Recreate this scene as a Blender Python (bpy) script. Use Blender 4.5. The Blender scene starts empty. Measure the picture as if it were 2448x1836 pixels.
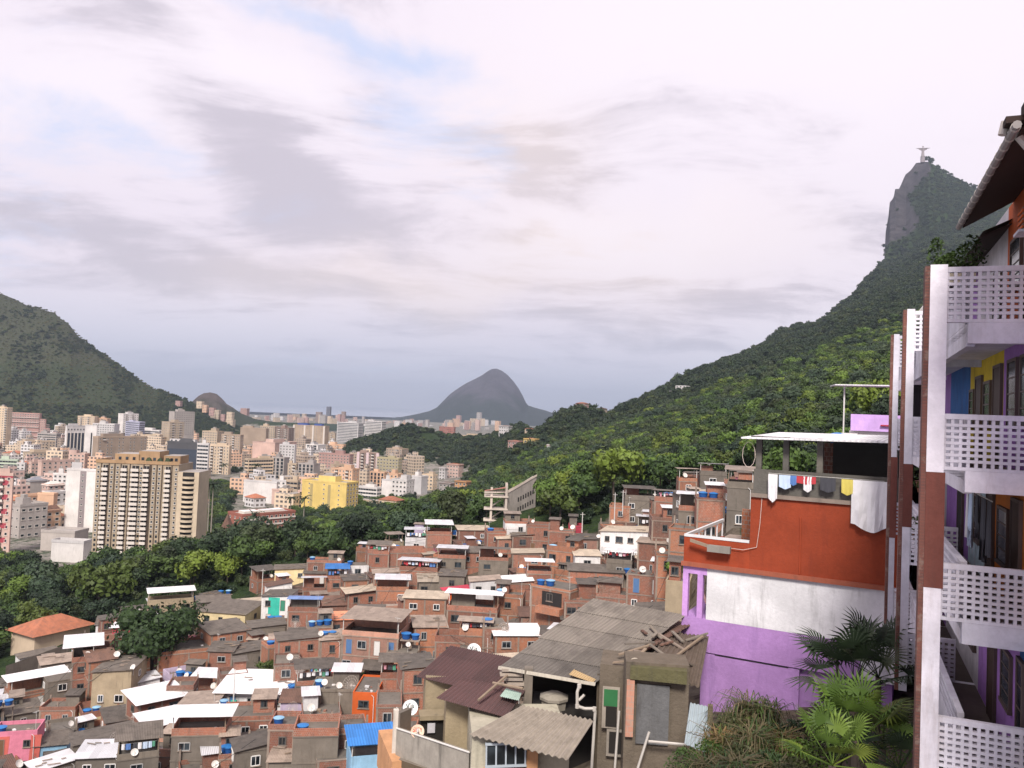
import bpy, math, random
import numpy as np
from mathutils import Vector, Matrix
R = math.radians
random.seed(7); RNG = np.random.default_rng(7)
S = bpy.context.scene
COL = S.collection

# ------------------------------------------------------------------ camera
F = 1950.0; CX, CY = 1224.0, 918.0; PITCH = math.atan(67/1950); ROLL = 0.04
CM = Matrix.Rotation(math.pi/2 + PITCH, 3, 'X') @ Matrix.Rotation(ROLL, 3, 'Z')
cam = bpy.data.objects.new('camera', bpy.data.cameras.new('camera')); COL.objects.link(cam)
cam.matrix_world = CM.to_4x4()
cam.data.sensor_width = 36; cam.data.lens = F/2448*36
cam.data.clip_start = 0.1; cam.data.clip_end = 60000
S.camera = cam
S.render.resolution_x = 1024; S.render.resolution_y = 768
CMI = CM.transposed()

def P(px, py, D):
    d = CM @ Vector(((px-CX)/F, (CY-py)/F, -1.0))
    return d*(D/d.y)
def proj(p):
    q = CMI @ Vector(p)
    return (CX + F*q.x/-q.z, CY - F*q.y/-q.z)

# ------------------------------------------------------------------ materials
MATS = {}
def newmat(name):
    m = bpy.data.materials.new(name); m.use_nodes = True
    nt = m.node_tree; b = nt.nodes['Principled BSDF']
    return m, nt, b
def N(nt, t, **kw):
    n = nt.nodes.new(t)
    for k, v in kw.items():
        if k.startswith('i_'):
            n.inputs[k[2:].replace('_', ' ')].default_value = v
        else: setattr(n, k, v)
    return n
def L(nt, a, b): nt.links.new(a, b)
def math_n(nt, op, a, b=None, c=None, clamp=False):
    n = nt.nodes.new('ShaderNodeMath'); n.operation = op; n.use_clamp = clamp
    for i, x in enumerate((a, b, c)):
        if x is None: continue
        if isinstance(x, (int, float)): n.inputs[i].default_value = x
        else: nt.links.new(x, n.inputs[i])
    return n.outputs[0]
def mixc(nt, f, a, b, blend='MIX'):
    n = nt.nodes.new('ShaderNodeMix'); n.data_type = 'RGBA'; n.blend_type = blend
    for s, x in ((n.inputs[0], f), (n.inputs[6], a), (n.inputs[7], b)):
        if isinstance(x, (int, float)): s.default_value = x
        elif isinstance(x, (tuple, list)): s.default_value = (*x[:3], 1)
        else: nt.links.new(x, s)
    return n.outputs[2]
def ramp(nt, f, lo, hi):
    n = nt.nodes.new('ShaderNodeMapRange'); n.interpolation_type = 'SMOOTHSTEP'
    nt.links.new(f, n.inputs[0]); n.inputs[1].default_value = lo; n.inputs[2].default_value = hi
    return n.outputs[0]
def noise(nt, vec, scale, detail=4, rough=.6, dist=0):
    n = nt.nodes.new('ShaderNodeTexNoise'); n.inputs['Scale'].default_value = scale
    n.inputs['Detail'].default_value = detail; n.inputs['Roughness'].default_value = rough
    n.inputs['Distortion'].default_value = dist
    if vec is not None: nt.links.new(vec, n.inputs['Vector'])
    return n.outputs[0]
def mapping(nt, vec, scale=(1,1,1), rot=(0,0,0), loc=(0,0,0)):
    n = nt.nodes.new('ShaderNodeMapping'); nt.links.new(vec, n.inputs[0])
    n.inputs['Scale'].default_value = scale; n.inputs['Rotation'].default_value = rot; n.inputs['Location'].default_value = loc
    return n.outputs[0]
def sc(c, k): return tuple(min(1, x*k) for x in c)

def vary(nt, c, lo=.68, hi=1.18):
    """each object its own shade: older or newer, cleaner or dirtier"""
    oi = nt.nodes.new('ShaderNodeObjectInfo').outputs['Random']
    return mixc(nt, 1.0, c, mixc(nt, oi, (lo,lo,lo), (hi,hi*.98,hi*.94)), 'MULTIPLY')
def plaster(name, col, grime=.45, rough=.85, scale=.6, stain=(.06,.055,.05), bump=.15):
    """painted render / concrete: blotches, rain streaks, fine grain"""
    if name in MATS: return MATS[name]
    m, nt, b = newmat(name)
    pos = nt.nodes.new('ShaderNodeNewGeometry').outputs['Position']
    n1 = noise(nt, pos, scale, 5, .65)
    n2 = noise(nt, mapping(nt, pos, (1.6, 1.6, .22)), 1.3, 5, .7)
    n3 = noise(nt, pos, 9, 4, .7)
    c = mixc(nt, ramp(nt, n1, .3, .75), sc(col, .82), sc(col, 1.1))
    g = math_n(nt, 'MULTIPLY', ramp(nt, n2, .5, .78), grime)
    c = mixc(nt, g, c, stain)
    c = mixc(nt, math_n(nt, 'MULTIPLY', ramp(nt, n3, .35, .75), .22), c, sc(col, .55))
    c = vary(nt, c, .82, 1.12)
    L(nt, c, b.inputs['Base Color']); b.inputs['Roughness'].default_value = rough
    b.inputs['Specular IOR Level'].default_value = .25
    if bump:
        bp = N(nt, 'ShaderNodeBump', i_Strength=bump, i_Distance=.05); L(nt, n3, bp.inputs['Height']); L(nt, bp.outputs[0], b.inputs['Normal'])
    MATS[name] = m; return m
def brick(name, col=(.30,.125,.075), col2=(.22,.095,.06), mortar=(.27,.22,.19), bw=.20, bh=.20, grime=.6):
    if name in MATS: return MATS[name]
    m, nt, b = newmat(name)
    uv = nt.nodes.new('ShaderNodeUVMap').outputs[0]
    pos = nt.nodes.new('ShaderNodeNewGeometry').outputs['Position']
    t = N(nt, 'ShaderNodeTexBrick', offset=.5); L(nt, uv, t.inputs['Vector'])
    t.inputs['Color1'].default_value = (*col, 1); t.inputs['Color2'].default_value = (*col2, 1); t.inputs['Mortar'].default_value = (*mortar, 1)
    t.inputs['Scale'].default_value = 1; t.inputs['Mortar Size'].default_value = .018
    t.inputs['Brick Width'].default_value = bw; t.inputs['Row Height'].default_value = bh
    n1 = noise(nt, pos, .5, 5, .7); n2 = noise(nt, mapping(nt, pos, (1.5, 1.5, .25)), 1.1, 5, .7); n4 = noise(nt, pos, 3.5, 4, .7)
    c = mixc(nt, math_n(nt, 'MULTIPLY', ramp(nt, n1, .35, .7), .6), t.outputs[0], sc(col, 1.35))
    c = mixc(nt, math_n(nt, 'MULTIPLY', ramp(nt, n2, .5, .75), grime), c, (.085,.07,.06))
    c = mixc(nt, math_n(nt, 'MULTIPLY', ramp(nt, n4, .52, .66), .45), c, (.34,.27,.22))
    c = vary(nt, c)
    L(nt, c, b.inputs['Base Color']); b.inputs['Roughness'].default_value = .9
    bp = N(nt, 'ShaderNodeBump', i_Strength=.3, i_Distance=.02); L(nt, t.outputs[1], bp.inputs['Height']); bp.invert = True
    L(nt, bp.outputs[0], b.inputs['Normal'])
    MATS[name] = m; return m
def corr(name, col, pitch=.18, grime=.4, stain=(.09,.06,.04), rough=.6, seams=True, metal=0):
    """corrugated sheet: ribs by bump across UV.x, their troughs shaded in the colour, seams between sheets, rust/moss"""
    if name in MATS: return MATS[name]
    m, nt, b = newmat(name)
    uv = nt.nodes.new('ShaderNodeUVMap').outputs[0]
    sx = nt.nodes.new('ShaderNodeSeparateXYZ'); L(nt, uv, sx.inputs[0])
    pos = nt.nodes.new('ShaderNodeNewGeometry').outputs['Position']
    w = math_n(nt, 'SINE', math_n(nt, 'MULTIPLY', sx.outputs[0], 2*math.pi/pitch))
    n1 = noise(nt, pos, 1.1, 5, .7); n2 = noise(nt, mapping(nt, uv, (2.2, .5, 1)), 1.5, 4, .7)
    cell = N(nt, 'ShaderNodeTexWhiteNoise', noise_dimensions='2D')
    sn = N(nt, 'ShaderNodeVectorMath', operation='SNAP'); L(nt, uv, sn.inputs[0]); sn.inputs[1].default_value = (1.0, 1.8, 1)
    L(nt, sn.outputs[0], cell.inputs['Vector'])
    c = mixc(nt, cell.outputs[0], sc(col, .84), sc(col, 1.08))
    c = mixc(nt, math_n(nt, 'MULTIPLY', ramp(nt, n1, .42, .72), grime), c, stain)
    c = mixc(nt, math_n(nt, 'MULTIPLY', ramp(nt, n2, .5, .75), grime*.8), c, sc(stain, 1.6))
    c = mixc(nt, math_n(nt, 'MULTIPLY', ramp(nt, w, .2, -.9), .25), c, sc(col, .5))  # troughs darkened in the colour so the ribs read as shaded
    c = vary(nt, c, .72, 1.15)
    L(nt, c, b.inputs['Base Color']); b.inputs['Roughness'].default_value = rough; b.inputs['Metallic'].default_value = metal
    bp = N(nt, 'ShaderNodeBump', i_Strength=.8, i_Distance=.03); L(nt, w, bp.inputs['Height']); L(nt, bp.outputs[0], b.inputs['Normal'])
    MATS[name] = m; return m
def plain(name, col, rough=.6, metal=0, spec=.3, var=.15):
    if name in MATS: return MATS[name]
    m, nt, b = newmat(name)
    pos = nt.nodes.new('ShaderNodeNewGeometry').outputs['Position']
    n1 = noise(nt, pos, 2.5, 4, .6)
    L(nt, mixc(nt, n1, sc(col, 1-var), sc(col, 1+var)), b.inputs['Base Color'])
    b.inputs['Roughness'].default_value = rough; b.inputs['Metallic'].default_value = metal; b.inputs['Specular IOR Level'].default_value = spec
    MATS[name] = m; return m
def glass(name, col=(.02,.025,.03), rough=.12):
    if name in MATS: return MATS[name]
    m, nt, b = newmat(name)
    pos = nt.nodes.new('ShaderNodeNewGeometry').outputs['Position']
    wn = noise(nt, pos, .9, 1)
    L(nt, mixc(nt, ramp(nt, wn, .45, .6), sc(col, .6), sc(col, 2.2)), b.inputs['Base Color'])
    b.inputs['Roughness'].default_value = rough; b.inputs['Specular IOR Level'].default_value = .5
    MATS[name] = m; return m
def cloth(name, col):
    return plain(name, col, .95, var=.2)
def foliage(name, dark, light, hue=.5):
    if name in MATS: return MATS[name]
    m, nt, b = newmat(name)
    oi = nt.nodes.new('ShaderNodeObjectInfo').outputs['Random']
    pos = nt.nodes.new('ShaderNodeNewGeometry').outputs['Position']
    n1 = noise(nt, pos, .35, 4, .7); n2 = noise(nt, pos, 2.2, 2, .6); n3 = noise(nt, pos, .012, 3, .6)
    c = mixc(nt, ramp(nt, n1, .3, .7), dark, light)
    c = mixc(nt, oi, c, sc(c if isinstance(c, tuple) else light, .0) if False else c)
    warm = (light[0]*1.5, light[1]*.95, light[2]*.55)
    c = mixc(nt, math_n(nt, 'MULTIPLY', ramp(nt, oi, .5, 1.0), .42), c, warm)
    c = mixc(nt, math_n(nt, 'MULTIPLY', ramp(nt, oi, .42, 0.0), .75), c, sc(dark, .8))
    c = mixc(nt, math_n(nt, 'MULTIPLY', ramp(nt, n3, .45, .65), .4), c, (light[0]*1.25, light[1]*1.1, light[2]))
    c = mixc(nt, math_n(nt, 'MULTIPLY', ramp(nt, n2, .5, .8), .35), c, sc(light, 1.5))
    L(nt, c, b.inputs['Base Color']); b.inputs['Roughness'].default_value = .6; b.inputs['Specular IOR Level'].default_value = .25
    MATS[name] = m; return m

# ------------------------------------------------------------------ mesh builder
class MB:
    def __init__(s): s.v=[]; s.f=[]; s.uv=[]; s.m=[]; s.mats=[]; s.smooth=False
    def mi(s, mat):
        if mat not in s.mats: s.mats.append(mat)
        return s.mats.index(mat)
    def quad(s, pts, mat, uvs=None):
        i = len(s.v); pts = [Vector(p) for p in pts]; s.v += [tuple(p) for p in pts]
        s.f.append(tuple(range(i, i+len(pts))))
        if uvs is None:
            n = (pts[1]-pts[0]).cross(pts[2]-pts[0])
            if n.length < 1e-12: n = Vector((0,0,1))
            n.normalize()
            if abs(n.z) > .95: uvs = [(p.x, p.y) for p in pts]
            else:
                t = Vector((-n.y, n.x, 0)).normalized()
                if abs(n.z) < .2: uvs = [(p.dot(t), p.z) for p in pts]
                else:
                    w = n.cross(t); uvs = [(p.dot(t), p.dot(w)) for p in pts]
        s.uv += list(uvs); s.m.append(s.mi(mat))
    def box(s, x0, x1, y0, y1, z0, z1, mat, top=None, bottom=True):
        a=[(x0,y0,z0),(x1,y0,z0),(x1,y1,z0),(x0,y1,z0),(x0,y0,z1),(x1,y0,z1),(x1,y1,z1),(x0,y1,z1)]
        for q in ((0,1,5,4),(1,2,6,5),(2,3,7,6),(3,0,4,7)): s.quad([a[k] for k in q], mat)
        s.quad([a[k] for k in (4,5,6,7)], top or mat)
        if bottom: s.quad([a[k] for k in (3,2,1,0)], mat)
    def obox(s, c, ax, ay, az, mat):
        """oriented box: centre and three half-extent vectors"""
        c=Vector(c); ax=Vector(ax); ay=Vector(ay); az=Vector(az)
        a=[c-ax-ay-az,c+ax-ay-az,c+ax+ay-az,c-ax+ay-az,c-ax-ay+az,c+ax-ay+az,c+ax+ay+az,c-ax+ay+az]
        for q in ((0,1,5,4),(1,2,6,5),(2,3,7,6),(3,0,4,7),(4,5,6,7),(3,2,1,0)): s.quad([a[k] for k in q], mat)
    def bar(s, p, q, r, mat, n=6, r2=None):
        p=Vector(p); q=Vector(q); d=(q-p)
        if d.length<1e-6: return
        d.normalize(); u=d.orthogonal().normalized(); w=d.cross(u); r2=r if r2 is None else r2
        a=[p+(u*math.cos(t)+w*math.sin(t))*r for t in [2*math.pi*k/n for k in range(n)]]
        b=[q+(u*math.cos(t)+w*math.sin(t))*r2 for t in [2*math.pi*k/n for k in range(n)]]
        for k in range(n): s.quad([a[k],a[(k+1)%n],b[(k+1)%n],b[k]], mat)
        s.quad(list(reversed(a)), mat); s.quad(b, mat)
    def path(s, pts, r, mat, n=5):
        for a, b in zip(pts[:-1], pts[1:]): s.bar(a, b, r, mat, n)
    def lathe(s, prof, mat, n=14, c=(0,0,0)):
        cx,cy,cz=c
        ring=lambda r,z:[(cx+r*math.cos(2*math.pi*k/n),cy+r*math.sin(2*math.pi*k/n),cz+z) for k in range(n)]
        R_=[ring(r,z) for r,z in prof]
        for a,b in zip(R_[:-1],R_[1:]):
            for k in range(n): s.quad([a[k],a[(k+1)%n],b[(k+1)%n],b[k]], mat)
        if prof[0][0]>1e-4: s.quad(list(reversed(R_[0])), mat)
        if prof[-1][0]>1e-4: s.quad(R_[-1], mat)
    def mesh(s, name):
        me = bpy.data.meshes.new(name); me.from_pydata(s.v, [], s.f)
        ul = me.uv_layers.new(name='UVMap'); ul.data.foreach_set('uv', np.array(s.uv, dtype=np.float32).ravel())
        for m in s.mats: me.materials.append(m)
        me.polygons.foreach_set('material_index', s.m)
        if s.smooth: me.polygons.foreach_set('use_smooth', [True]*len(s.f))
        me.update(); return me
    def build(s, name, parent=None, kind=None, label=None):
        o = bpy.data.objects.new(name, s.mesh(name)); COL.objects.link(o)
        if parent is not None: o.parent = parent
        if kind: o['kind'] = kind
        if label: o['label'] = label
        return o
def inst(name, me, parent=None, loc=(0,0,0), rot=(0,0,0), scale=(1,1,1)):
    o = bpy.data.objects.new(name, me); COL.objects.link(o); o.parent = parent
    o.location = loc; o.rotation_euler = rot; o.scale = scale if isinstance(scale, (tuple, list)) else (scale,)*3
    return o

# ------------------------------------------------------------------ things and labels
REG = []
def tag(o, label, cat, group=None, px=None):
    o['category'] = cat
    if group: o['group'] = group
    REG.append((o, label, px)); return o
def thing(name, label, cat, loc, rotz=0, group=None, px=None):
    o = bpy.data.objects.new(name, None); COL.objects.link(o); o.empty_display_size = .5
    o.location = loc; o.rotation_euler = (0, 0, rotz)
    return tag(o, label, cat, group, px if px is not None else proj(Vector(loc)))
ORD = ['first','second','third','fourth','fifth','sixth','seventh','eighth','ninth','tenth','eleventh','twelfth','thirteenth','fourteenth','fifteenth','sixteenth','seventeenth','eighteenth','nineteenth','twentieth']
def zone(px):
    x = px[0]
    return ('far left' if x < 245 else 'left side' if x < 735 else 'middle' if x < 1225 else 'right side' if x < 1715 else 'far right')
def finish_labels():
    from collections import defaultdict
    def grp(items):
        d = defaultdict(list)
        for it in items: d[it[1]].append(it)
        return d
    out = []
    for lab, its in grp(REG).items():
        if len(its) == 1 or lab.endswith('*'): out += its; continue
        if len(its) > 5:
            its = [(o, f'{l}, {zone(px)}', px) for o, l, px in its]
        out += its
    for lab, its in grp(out).items():
        if len(its) == 1 or lab.endswith('*'):
            for o, l, px in its: o['label'] = l.rstrip('*')
            continue
        its.sort(key=lambda t: t[2][0])
        for k, (o, l, px) in enumerate(its):
            if len(its) == 2: o['label'] = l + (', the left one' if k == 0 else ', the right one')
            elif k == len(its)-1: o['label'] = l + ', rightmost'
            else: o['label'] = l + (', ' + ORD[k] + ' from left' if k < len(ORD) else ', one of many')

def merge_rest(name, roots):
    """fold the smallest members of a very numerous kind into one object"""
    global REG
    V=[]; Fc=[]; UV=[]; MI=[]; mats=[]
    bpy.context.view_layer.update(); names = {o.name for o in roots}
    kids = {}
    for o in bpy.data.objects:
        if o.parent: kids.setdefault(o.parent.name, []).append(o)
    def rec(o):
        out = []
        for c in kids.get(o.name, []): out.append(c); out += rec(c)
        return out
    gone = []
    for root in roots:
        sub = rec(root); gone += [root]+sub
        for o in sub:
            if o.type != 'MESH': continue
            me = o.data; mw = o.matrix_world; n0 = len(V)
            co = np.empty(len(me.vertices)*3, np.float32); me.vertices.foreach_get('co', co)
            M = np.array(mw); co = co.reshape(-1, 3) @ M[:3,:3].T + M[:3,3]; V += co.tolist()
            ul = me.uv_layers.active; uvs = np.zeros(len(me.loops)*2, np.float32)
            if ul: ul.data.foreach_get('uv', uvs)
            UV.append(uvs)
            mi = []
            for m in me.materials:
                if m not in mats: mats.append(m)
                mi.append(mats.index(m))
            for p in me.polygons: Fc.append([n0+i for i in p.vertices]); MI.append(mi[p.material_index])
    me = bpy.data.meshes.new(name); me.from_pydata(V, [], Fc)
    ul = me.uv_layers.new(name='UVMap'); ul.data.foreach_set('uv', np.concatenate(UV))
    for m in mats: me.materials.append(m)
    me.polygons.foreach_set('material_index', MI); me.update()
    o = bpy.data.objects.new(name, me); COL.objects.link(o); o['kind'] = 'stuff'
    REG = [t for t in REG if t[0].name not in names]
    bpy.data.batch_remove(gone)
def trim_kind(prefix, name, cap, keep=()):
    rs = [t for t in REG if t[0].name.split('.')[0] == prefix]
    if len(rs) <= cap: return
    wl = {}
    for o in bpy.data.objects:
        if o.parent and o.name.startswith('wall') and o.type == 'MESH': wl.setdefault(o.parent.name, o)
    def size(t):
        bb = wl[t[0].name]
        d = bb.dimensions; return (0 if t[2][0] < -30 or t[2][1] > 1836 else 1)*(max(d.x, d.y)*d.z)/t[0].location.y**2
    ranked = sorted(rs, key=size, reverse=True)
    rest = [t[0] for t in ranked[cap:]]
    merge_rest(name, rest)
# ------------------------------------------------------------------ terrain
def vnoise(x, y, seed=0):
    xi = np.floor(x).astype(np.int64); yi = np.floor(y).astype(np.int64); xf = x-xi; yf = y-yi
    def h(a, b):
        n = (a*374761393 + b*668265263 + seed*1442695041) & 0xffffffff
        n = ((n ^ (n >> 13))*1274126177) & 0xffffffff
        return ((n ^ (n >> 16)) & 0xffff)/65535.0
    u = xf*xf*(3-2*xf); v = yf*yf*(3-2*yf)
    return (h(xi,yi)*(1-u)+h(xi+1,yi)*u)*(1-v)+(h(xi,yi+1)*(1-u)+h(xi+1,yi+1)*u)*v
def fbm(x, y, seed=0, o=4):
    s = 0; a = .5
    for k in range(o): s = s + a*(vnoise(x*2**k, y*2**k, seed+k)-.5); a *= .5
    return s
CITY = -72.0
def plane(x, y): return -43.5 + .27*(x+30) + .08*(y-140)
# column: px -> knots (D, py) canopy line, or (D, None, z)
Z = lambda D, z: (D, None, z)
TAB = {
 -1500: [Z(215,-80),Z(320,-74),Z(1300,CITY),(1900,620),Z(2600,100)],
 -500: [Z(215,-66),Z(320,-72),Z(1300,CITY),(1900,610),Z(2500,100)],
 0:  [Z(180,-59),Z(215,-64),Z(260,-67),Z(330,-70),Z(430,CITY),Z(1180,CITY),(1300,1025),(1600,880),(1900,690),Z(2400,60)],
 60: [Z(180,-57),Z(215,-62),Z(260,-66),Z(330,-70),Z(430,CITY),Z(1200,CITY),(1310,1025),(1600,885),(1900,714),Z(2400,60)],
 130:[Z(180,-56),Z(215,-60),Z(260,-65),Z(330,-70),Z(430,CITY),Z(1250,CITY),(1350,1025),(1600,900),(1880,738),Z(2350,40)],
 165:[Z(180,-55),Z(215,-59),Z(260,-64),Z(330,-70),Z(430,CITY),Z(1270,CITY),(1370,1024),(1600,905),(1860,765),Z(2350,30)],
 190:[Z(215,-57),Z(260,-60),Z(330,-70),Z(430,CITY),Z(1280,CITY),(1380,1024),(1600,915),(1850,797),Z(2300,20)],
 260:[Z(215,-54),Z(260,-58),Z(330,-69),Z(430,CITY),Z(1300,CITY),(1400,1022),(1600,930),(1820,845),Z(2300,0)],
 330:[Z(215,-50),Z(260,-57),Z(330,-68),Z(430,CITY),Z(1320,CITY),(1420,1023),(1600,955),(1790,893),Z(2200,-20)],
 375:[Z(215,-46),Z(260,-56),Z(330,-67),Z(430,CITY),Z(1320,CITY),(1430,1023),(1600,970),(1770,921),Z(2200,-35)],
 440:[Z(215,-45),Z(260,-55),Z(330,-67),Z(430,CITY),Z(1320,CITY),(1450,1026),(1600,990),(1740,952),Z(2200,-40)],
 490:[Z(215,-44),Z(260,-55),Z(330,-66),Z(430,CITY),Z(1350,CITY),(1500,1020),(1720,974),Z(2200,-50)],
 560:[Z(215,-42),Z(260,-54),Z(330,-66),Z(430,CITY),Z(1500,CITY),(1600,1028),(1720,1012),Z(2200,CITY)],
 620:[Z(210,-41),Z(260,-54),Z(330,-66),Z(430,CITY),Z(1900,CITY),Z(2150,-50),Z(2500,CITY)],
 740:[Z(208,-38),Z(260,-52),Z(330,-65),Z(430,CITY),Z(1900,CITY),Z(2150,-48),Z(2500,CITY)],
 800:[Z(206,-37),Z(260,-51),Z(330,-64),Z(430,CITY),Z(1050,CITY),Z(1500,CITY)],
 850:[Z(206,-36),Z(260,-50),Z(330,-63),Z(430,-71),Z(1000,CITY),(1120,1048),Z(1500,CITY)],
 900:[Z(206,-35),Z(260,-49),Z(330,-62),Z(430,-70),Z(1000,CITY),(1140,1034),Z(1500,CITY)],
 980:[Z(206,-33),Z(260,-46),Z(330,-59),Z(430,-68),Z(980,CITY),(1150,1008),Z(1500,CITY)],
 1050:[Z(206,-31),(260,1236),(400,1180),Z(620,-68),Z(960,CITY),(1150,1022),Z(1500,CITY)],
 1120:[Z(206,-29),(260,1225),(400,1160),Z(620,-64),Z(900,-68),(1100,1038),Z(1500,CITY)],
 1180:[Z(206,-27),(260,1215),(400,1145),(650,1118),(850,1070),(1050,1040),Z(1500,CITY)],
 1240:[Z(206,-25),(260,1205),(400,1130),(650,1090),(850,1030),(1000,1012),Z(1500,CITY)],
 1300:[Z(206,-23),(260,1195),(400,1125),(650,1065),(860,1002),Z(1300,CITY)],
 1345:[Z(206,-22),(260,1190),(400,1115),(650,1050),(870,965),Z(1300,CITY)],
 1390:[Z(206,-21),(260,1182),(400,1110),(650,1035),(875,955),Z(1300,CITY)],
 1430:[Z(206,-20),(260,1175),(400,1100),(650,1020),(890,966),Z(1300,-65)],
 1455:[Z(206,-19),(260,1170),(400,1095),(650,1015),(900,976),Z(1300,-60)],
 1550:[Z(200,-17),(250,1150),(380,1075),(650,985),(960,924),Z(1500,-40)],
 1640:[Z(60,-24),Z(110,-19),Z(175,-14),(220,1135),(350,1050),(650,950),(1050,890),Z(1600,0)],
 1750:[Z(60,-19),Z(110,-13),(170,1120),(240,1065),(350,1010),(650,905),(1200,848),Z(1700,20)],
 1860:[Z(60,-15),(120,1110),(200,1020),(300,955),(420,905),(500,905),(800,850),(1350,795),Z(1800,60)],
 1960:[Z(60,-12),(120,1090),(200,985),(300,910),(420,868),(520,875),(900,800),(1500,762),Z(2000,80)],
 2070:[Z(60,-10),(120,1060),(200,950),(300,870),(420,825),(540,835),(1000,730),(1800,662),Z(2300,120)],
 2108:[Z(60,-9),(120,1050),(200,935),(300,855),(420,810),(540,825),(1000,715),(1950,622),Z(2450,140)],
 2117:[Z(60,-9),(120,1048),(200,930),(300,850),(420,805),(540,822),(1000,710),(1850,640),(2280,555),Z(2700,150)],
 2127:[Z(60,-9),(120,1045),(200,925),(300,845),(420,800),(540,820),(1000,706),(1900,640),(2340,478),Z(2700,250)],
 2140:[Z(60,-8),(120,1040),(200,920),(300,840),(420,795),(540,815),(1000,700),(1950,625),(2390,445),Z(2700,300)],
 2165:[Z(60,-8),(120,1035),(200,915),(300,835),(420,790),(540,810),(1000,695),(1950,610),(2360,470),(2420,402),Z(2700,350)],
 2190:[Z(60,-8),(120,1030),(200,910),(300,830),(420,785),(540,805),(1000,690),(1950,590),(2360,440),(2430,380),Z(2700,400)],
 2222:[Z(60,-8),(120,1025),(200,905),(300,825),(420,780),(540,800),(1000,680),(1900,570),(2430,380),Z(2700,420)],
 2240:[Z(60,-8),(120,1025),(200,905),(300,825),(420,780),(540,800),(1000,675),(1900,565),(2440,400),Z(2750,420)],
 2280:[Z(60,-7),(120,1020),(200,900),(300,820),(420,775),(540,795),(1000,670),(1900,560),(2450,424),Z(2750,400)],
 2340:[Z(60,-7),(120,1020),(200,895),(300,815),(420,770),(540,790),(1000,660),(1900,550),(2450,450),Z(2750,380)],
 2440:[Z(60,-6),(120,1010),(200,890),(300,810),(420,765),(900,660),(1900,540),(2450,490),Z(2750,350)],
 2900:[Z(60,0),(120,1000),(200,880),(300,800),(900,640),(2450,560),Z(2750,300)],
 4500:[Z(60,20),Z(2750,300)],
}
COLS = []
for px in sorted(TAB):
    ks = []
    if px <= 1560:
        for D in (4, 60, 110, 160): 
            a = (px-CX)/F; ks.append((D, a, plane(a*D, D)))
    else: 
        D0, _, z0 = TAB[px][0]
        ks.append((4, (px-CX)/F, min(z0-6, -8)))
    for k in TAB[px]:
        if k[1] is None: ks.append((k[0], (px-CX)/F - .04*k[2]/k[0], k[2]))
        else:
            p = P(px, k[1], k[0]); ks.append((k[0], p.x/p.y, p.z-(1 if k[0] > 2200 else 7 if k[0] > 215 else 6)))
    D_, _, z_ = ks[-1]; ks.append((D_+700, (px-CX)/F, CITY-8)); ks.append((5300, (px-CX)/F, CITY-10)); ks.append((6600, (px-CX)/F, -130)); ks.append((30000, (px-CX)/F, -140))
    COLS.append((np.array([k[0] for k in ks], float), np.array([k[1] for k in ks]), np.array([k[2] for k in ks])))
def near(x, y):
    """the steep shoulder the near houses stand on"""
    h = -14.5 + .5*(np.asarray(x)-2)
    h = np.where(x > 7, -12+.25*(np.asarray(x)-7), h)
    h = h - np.maximum(0, -4-x)*1.4 - np.maximum(0, np.asarray(y)-37)*1.1
    return h
def row_h(D, a):
    A = np.array([np.interp(D, c[0], c[1]) for c in COLS]); Zc = np.array([np.interp(D, c[0], c[2]) for c in COLS])
    A = np.maximum.accumulate(A + np.arange(len(A))*1e-6)
    h = np.interp(a, A, Zc)
    x = a*D; y = np.full_like(x, D)
    if D < 90: h = np.maximum(h, near(x, y))
    hill = np.clip((h+62)/25, 0, 1)*(D > 225)
    amp = min(26, .02*D+2)
    h = h + hill*amp*(fbm(x/90, y/90, 3, 5)) + .5*fbm(x/9, y/9, 9, 2)*(D > 30)
    if D > 1800: h = h + hill*14*fbm(x/260, y/60, 5, 3)
    return h
def ground(x, y):
    return float(row_h(float(y), np.array([x/y]))[0])

# zones: 0 favela soil, 1 forest, 2 city, 3 scrub
EDGE = [(-200,1700),(0,1640),(60,1590),(160,1540),(270,1470),(350,1420),(475,1415),(600,1400),(640,1360),(700,1345),(740,1330),(820,1345),(880,1300),(960,1290),(1010,1262),(1060,1255),(1170,1250),(1200,1240),(1290,1245),(1310,1260),(1370,1235),(1430,1235),(1450,1200),(1510,1175),(1600,1180),(1660,1120),(1740,1120),(1800,1130),(2500,1130)]
_ex = [e[0] for e in EDGE]; _ey = [e[1] for e in EDGE]
def edge(px): return float(np.interp(px, _ex, _ey))
def forest_mask(px_, D, z):
    """is the point (by its column and distance) wooded"""
    if 140 < D < 240 and px_ < 1640:
        q = proj((((px_-CX)/F)*D, D, z)); return q[1] < edge(q[0])+38
    if D < 208: 
        if px_ > 1780 and D > 90: return True
        if px_ < 270: return D > 172-px_*.02
        if px_ < 480: return D > 200
        return px_ > 1650 and D > 175
    if px_ > 1560: return True
    if px_ > 1000: 
        if D < 560: return True
        return z > -66 or D < 640 and px_ > 1100
    if D < (760 if px_ > 950 else 610 if px_ > 860 else 540 if px_ > 690 else 395 if px_ > 560 else 330 if px_ > 480 or px_ < 0 else 345 if px_ < 110 else 300): return True
    if 790 < px_ and 1000 < D < 1500 and z > -69: return True
    if 490 < px_ < 568 and D < 900: return True
    if z > -62 and D > 1250: return True
    return False
def rockk(px_, D, z):
    """the bare west face of the peak"""
    q = proj(((px_-CX)/F*D, D, z)); return 1.0 if q[0] < 2212-(q[1]-385)*.22+18*math.sin(q[1]*.05) and 385 < q[1] < 640 else 0.0
ncol = 560
aa = np.concatenate([np.linspace(-4, -.85, 24), np.linspace(-.84, .84, ncol), np.linspace(.85, 4, 24)])
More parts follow.
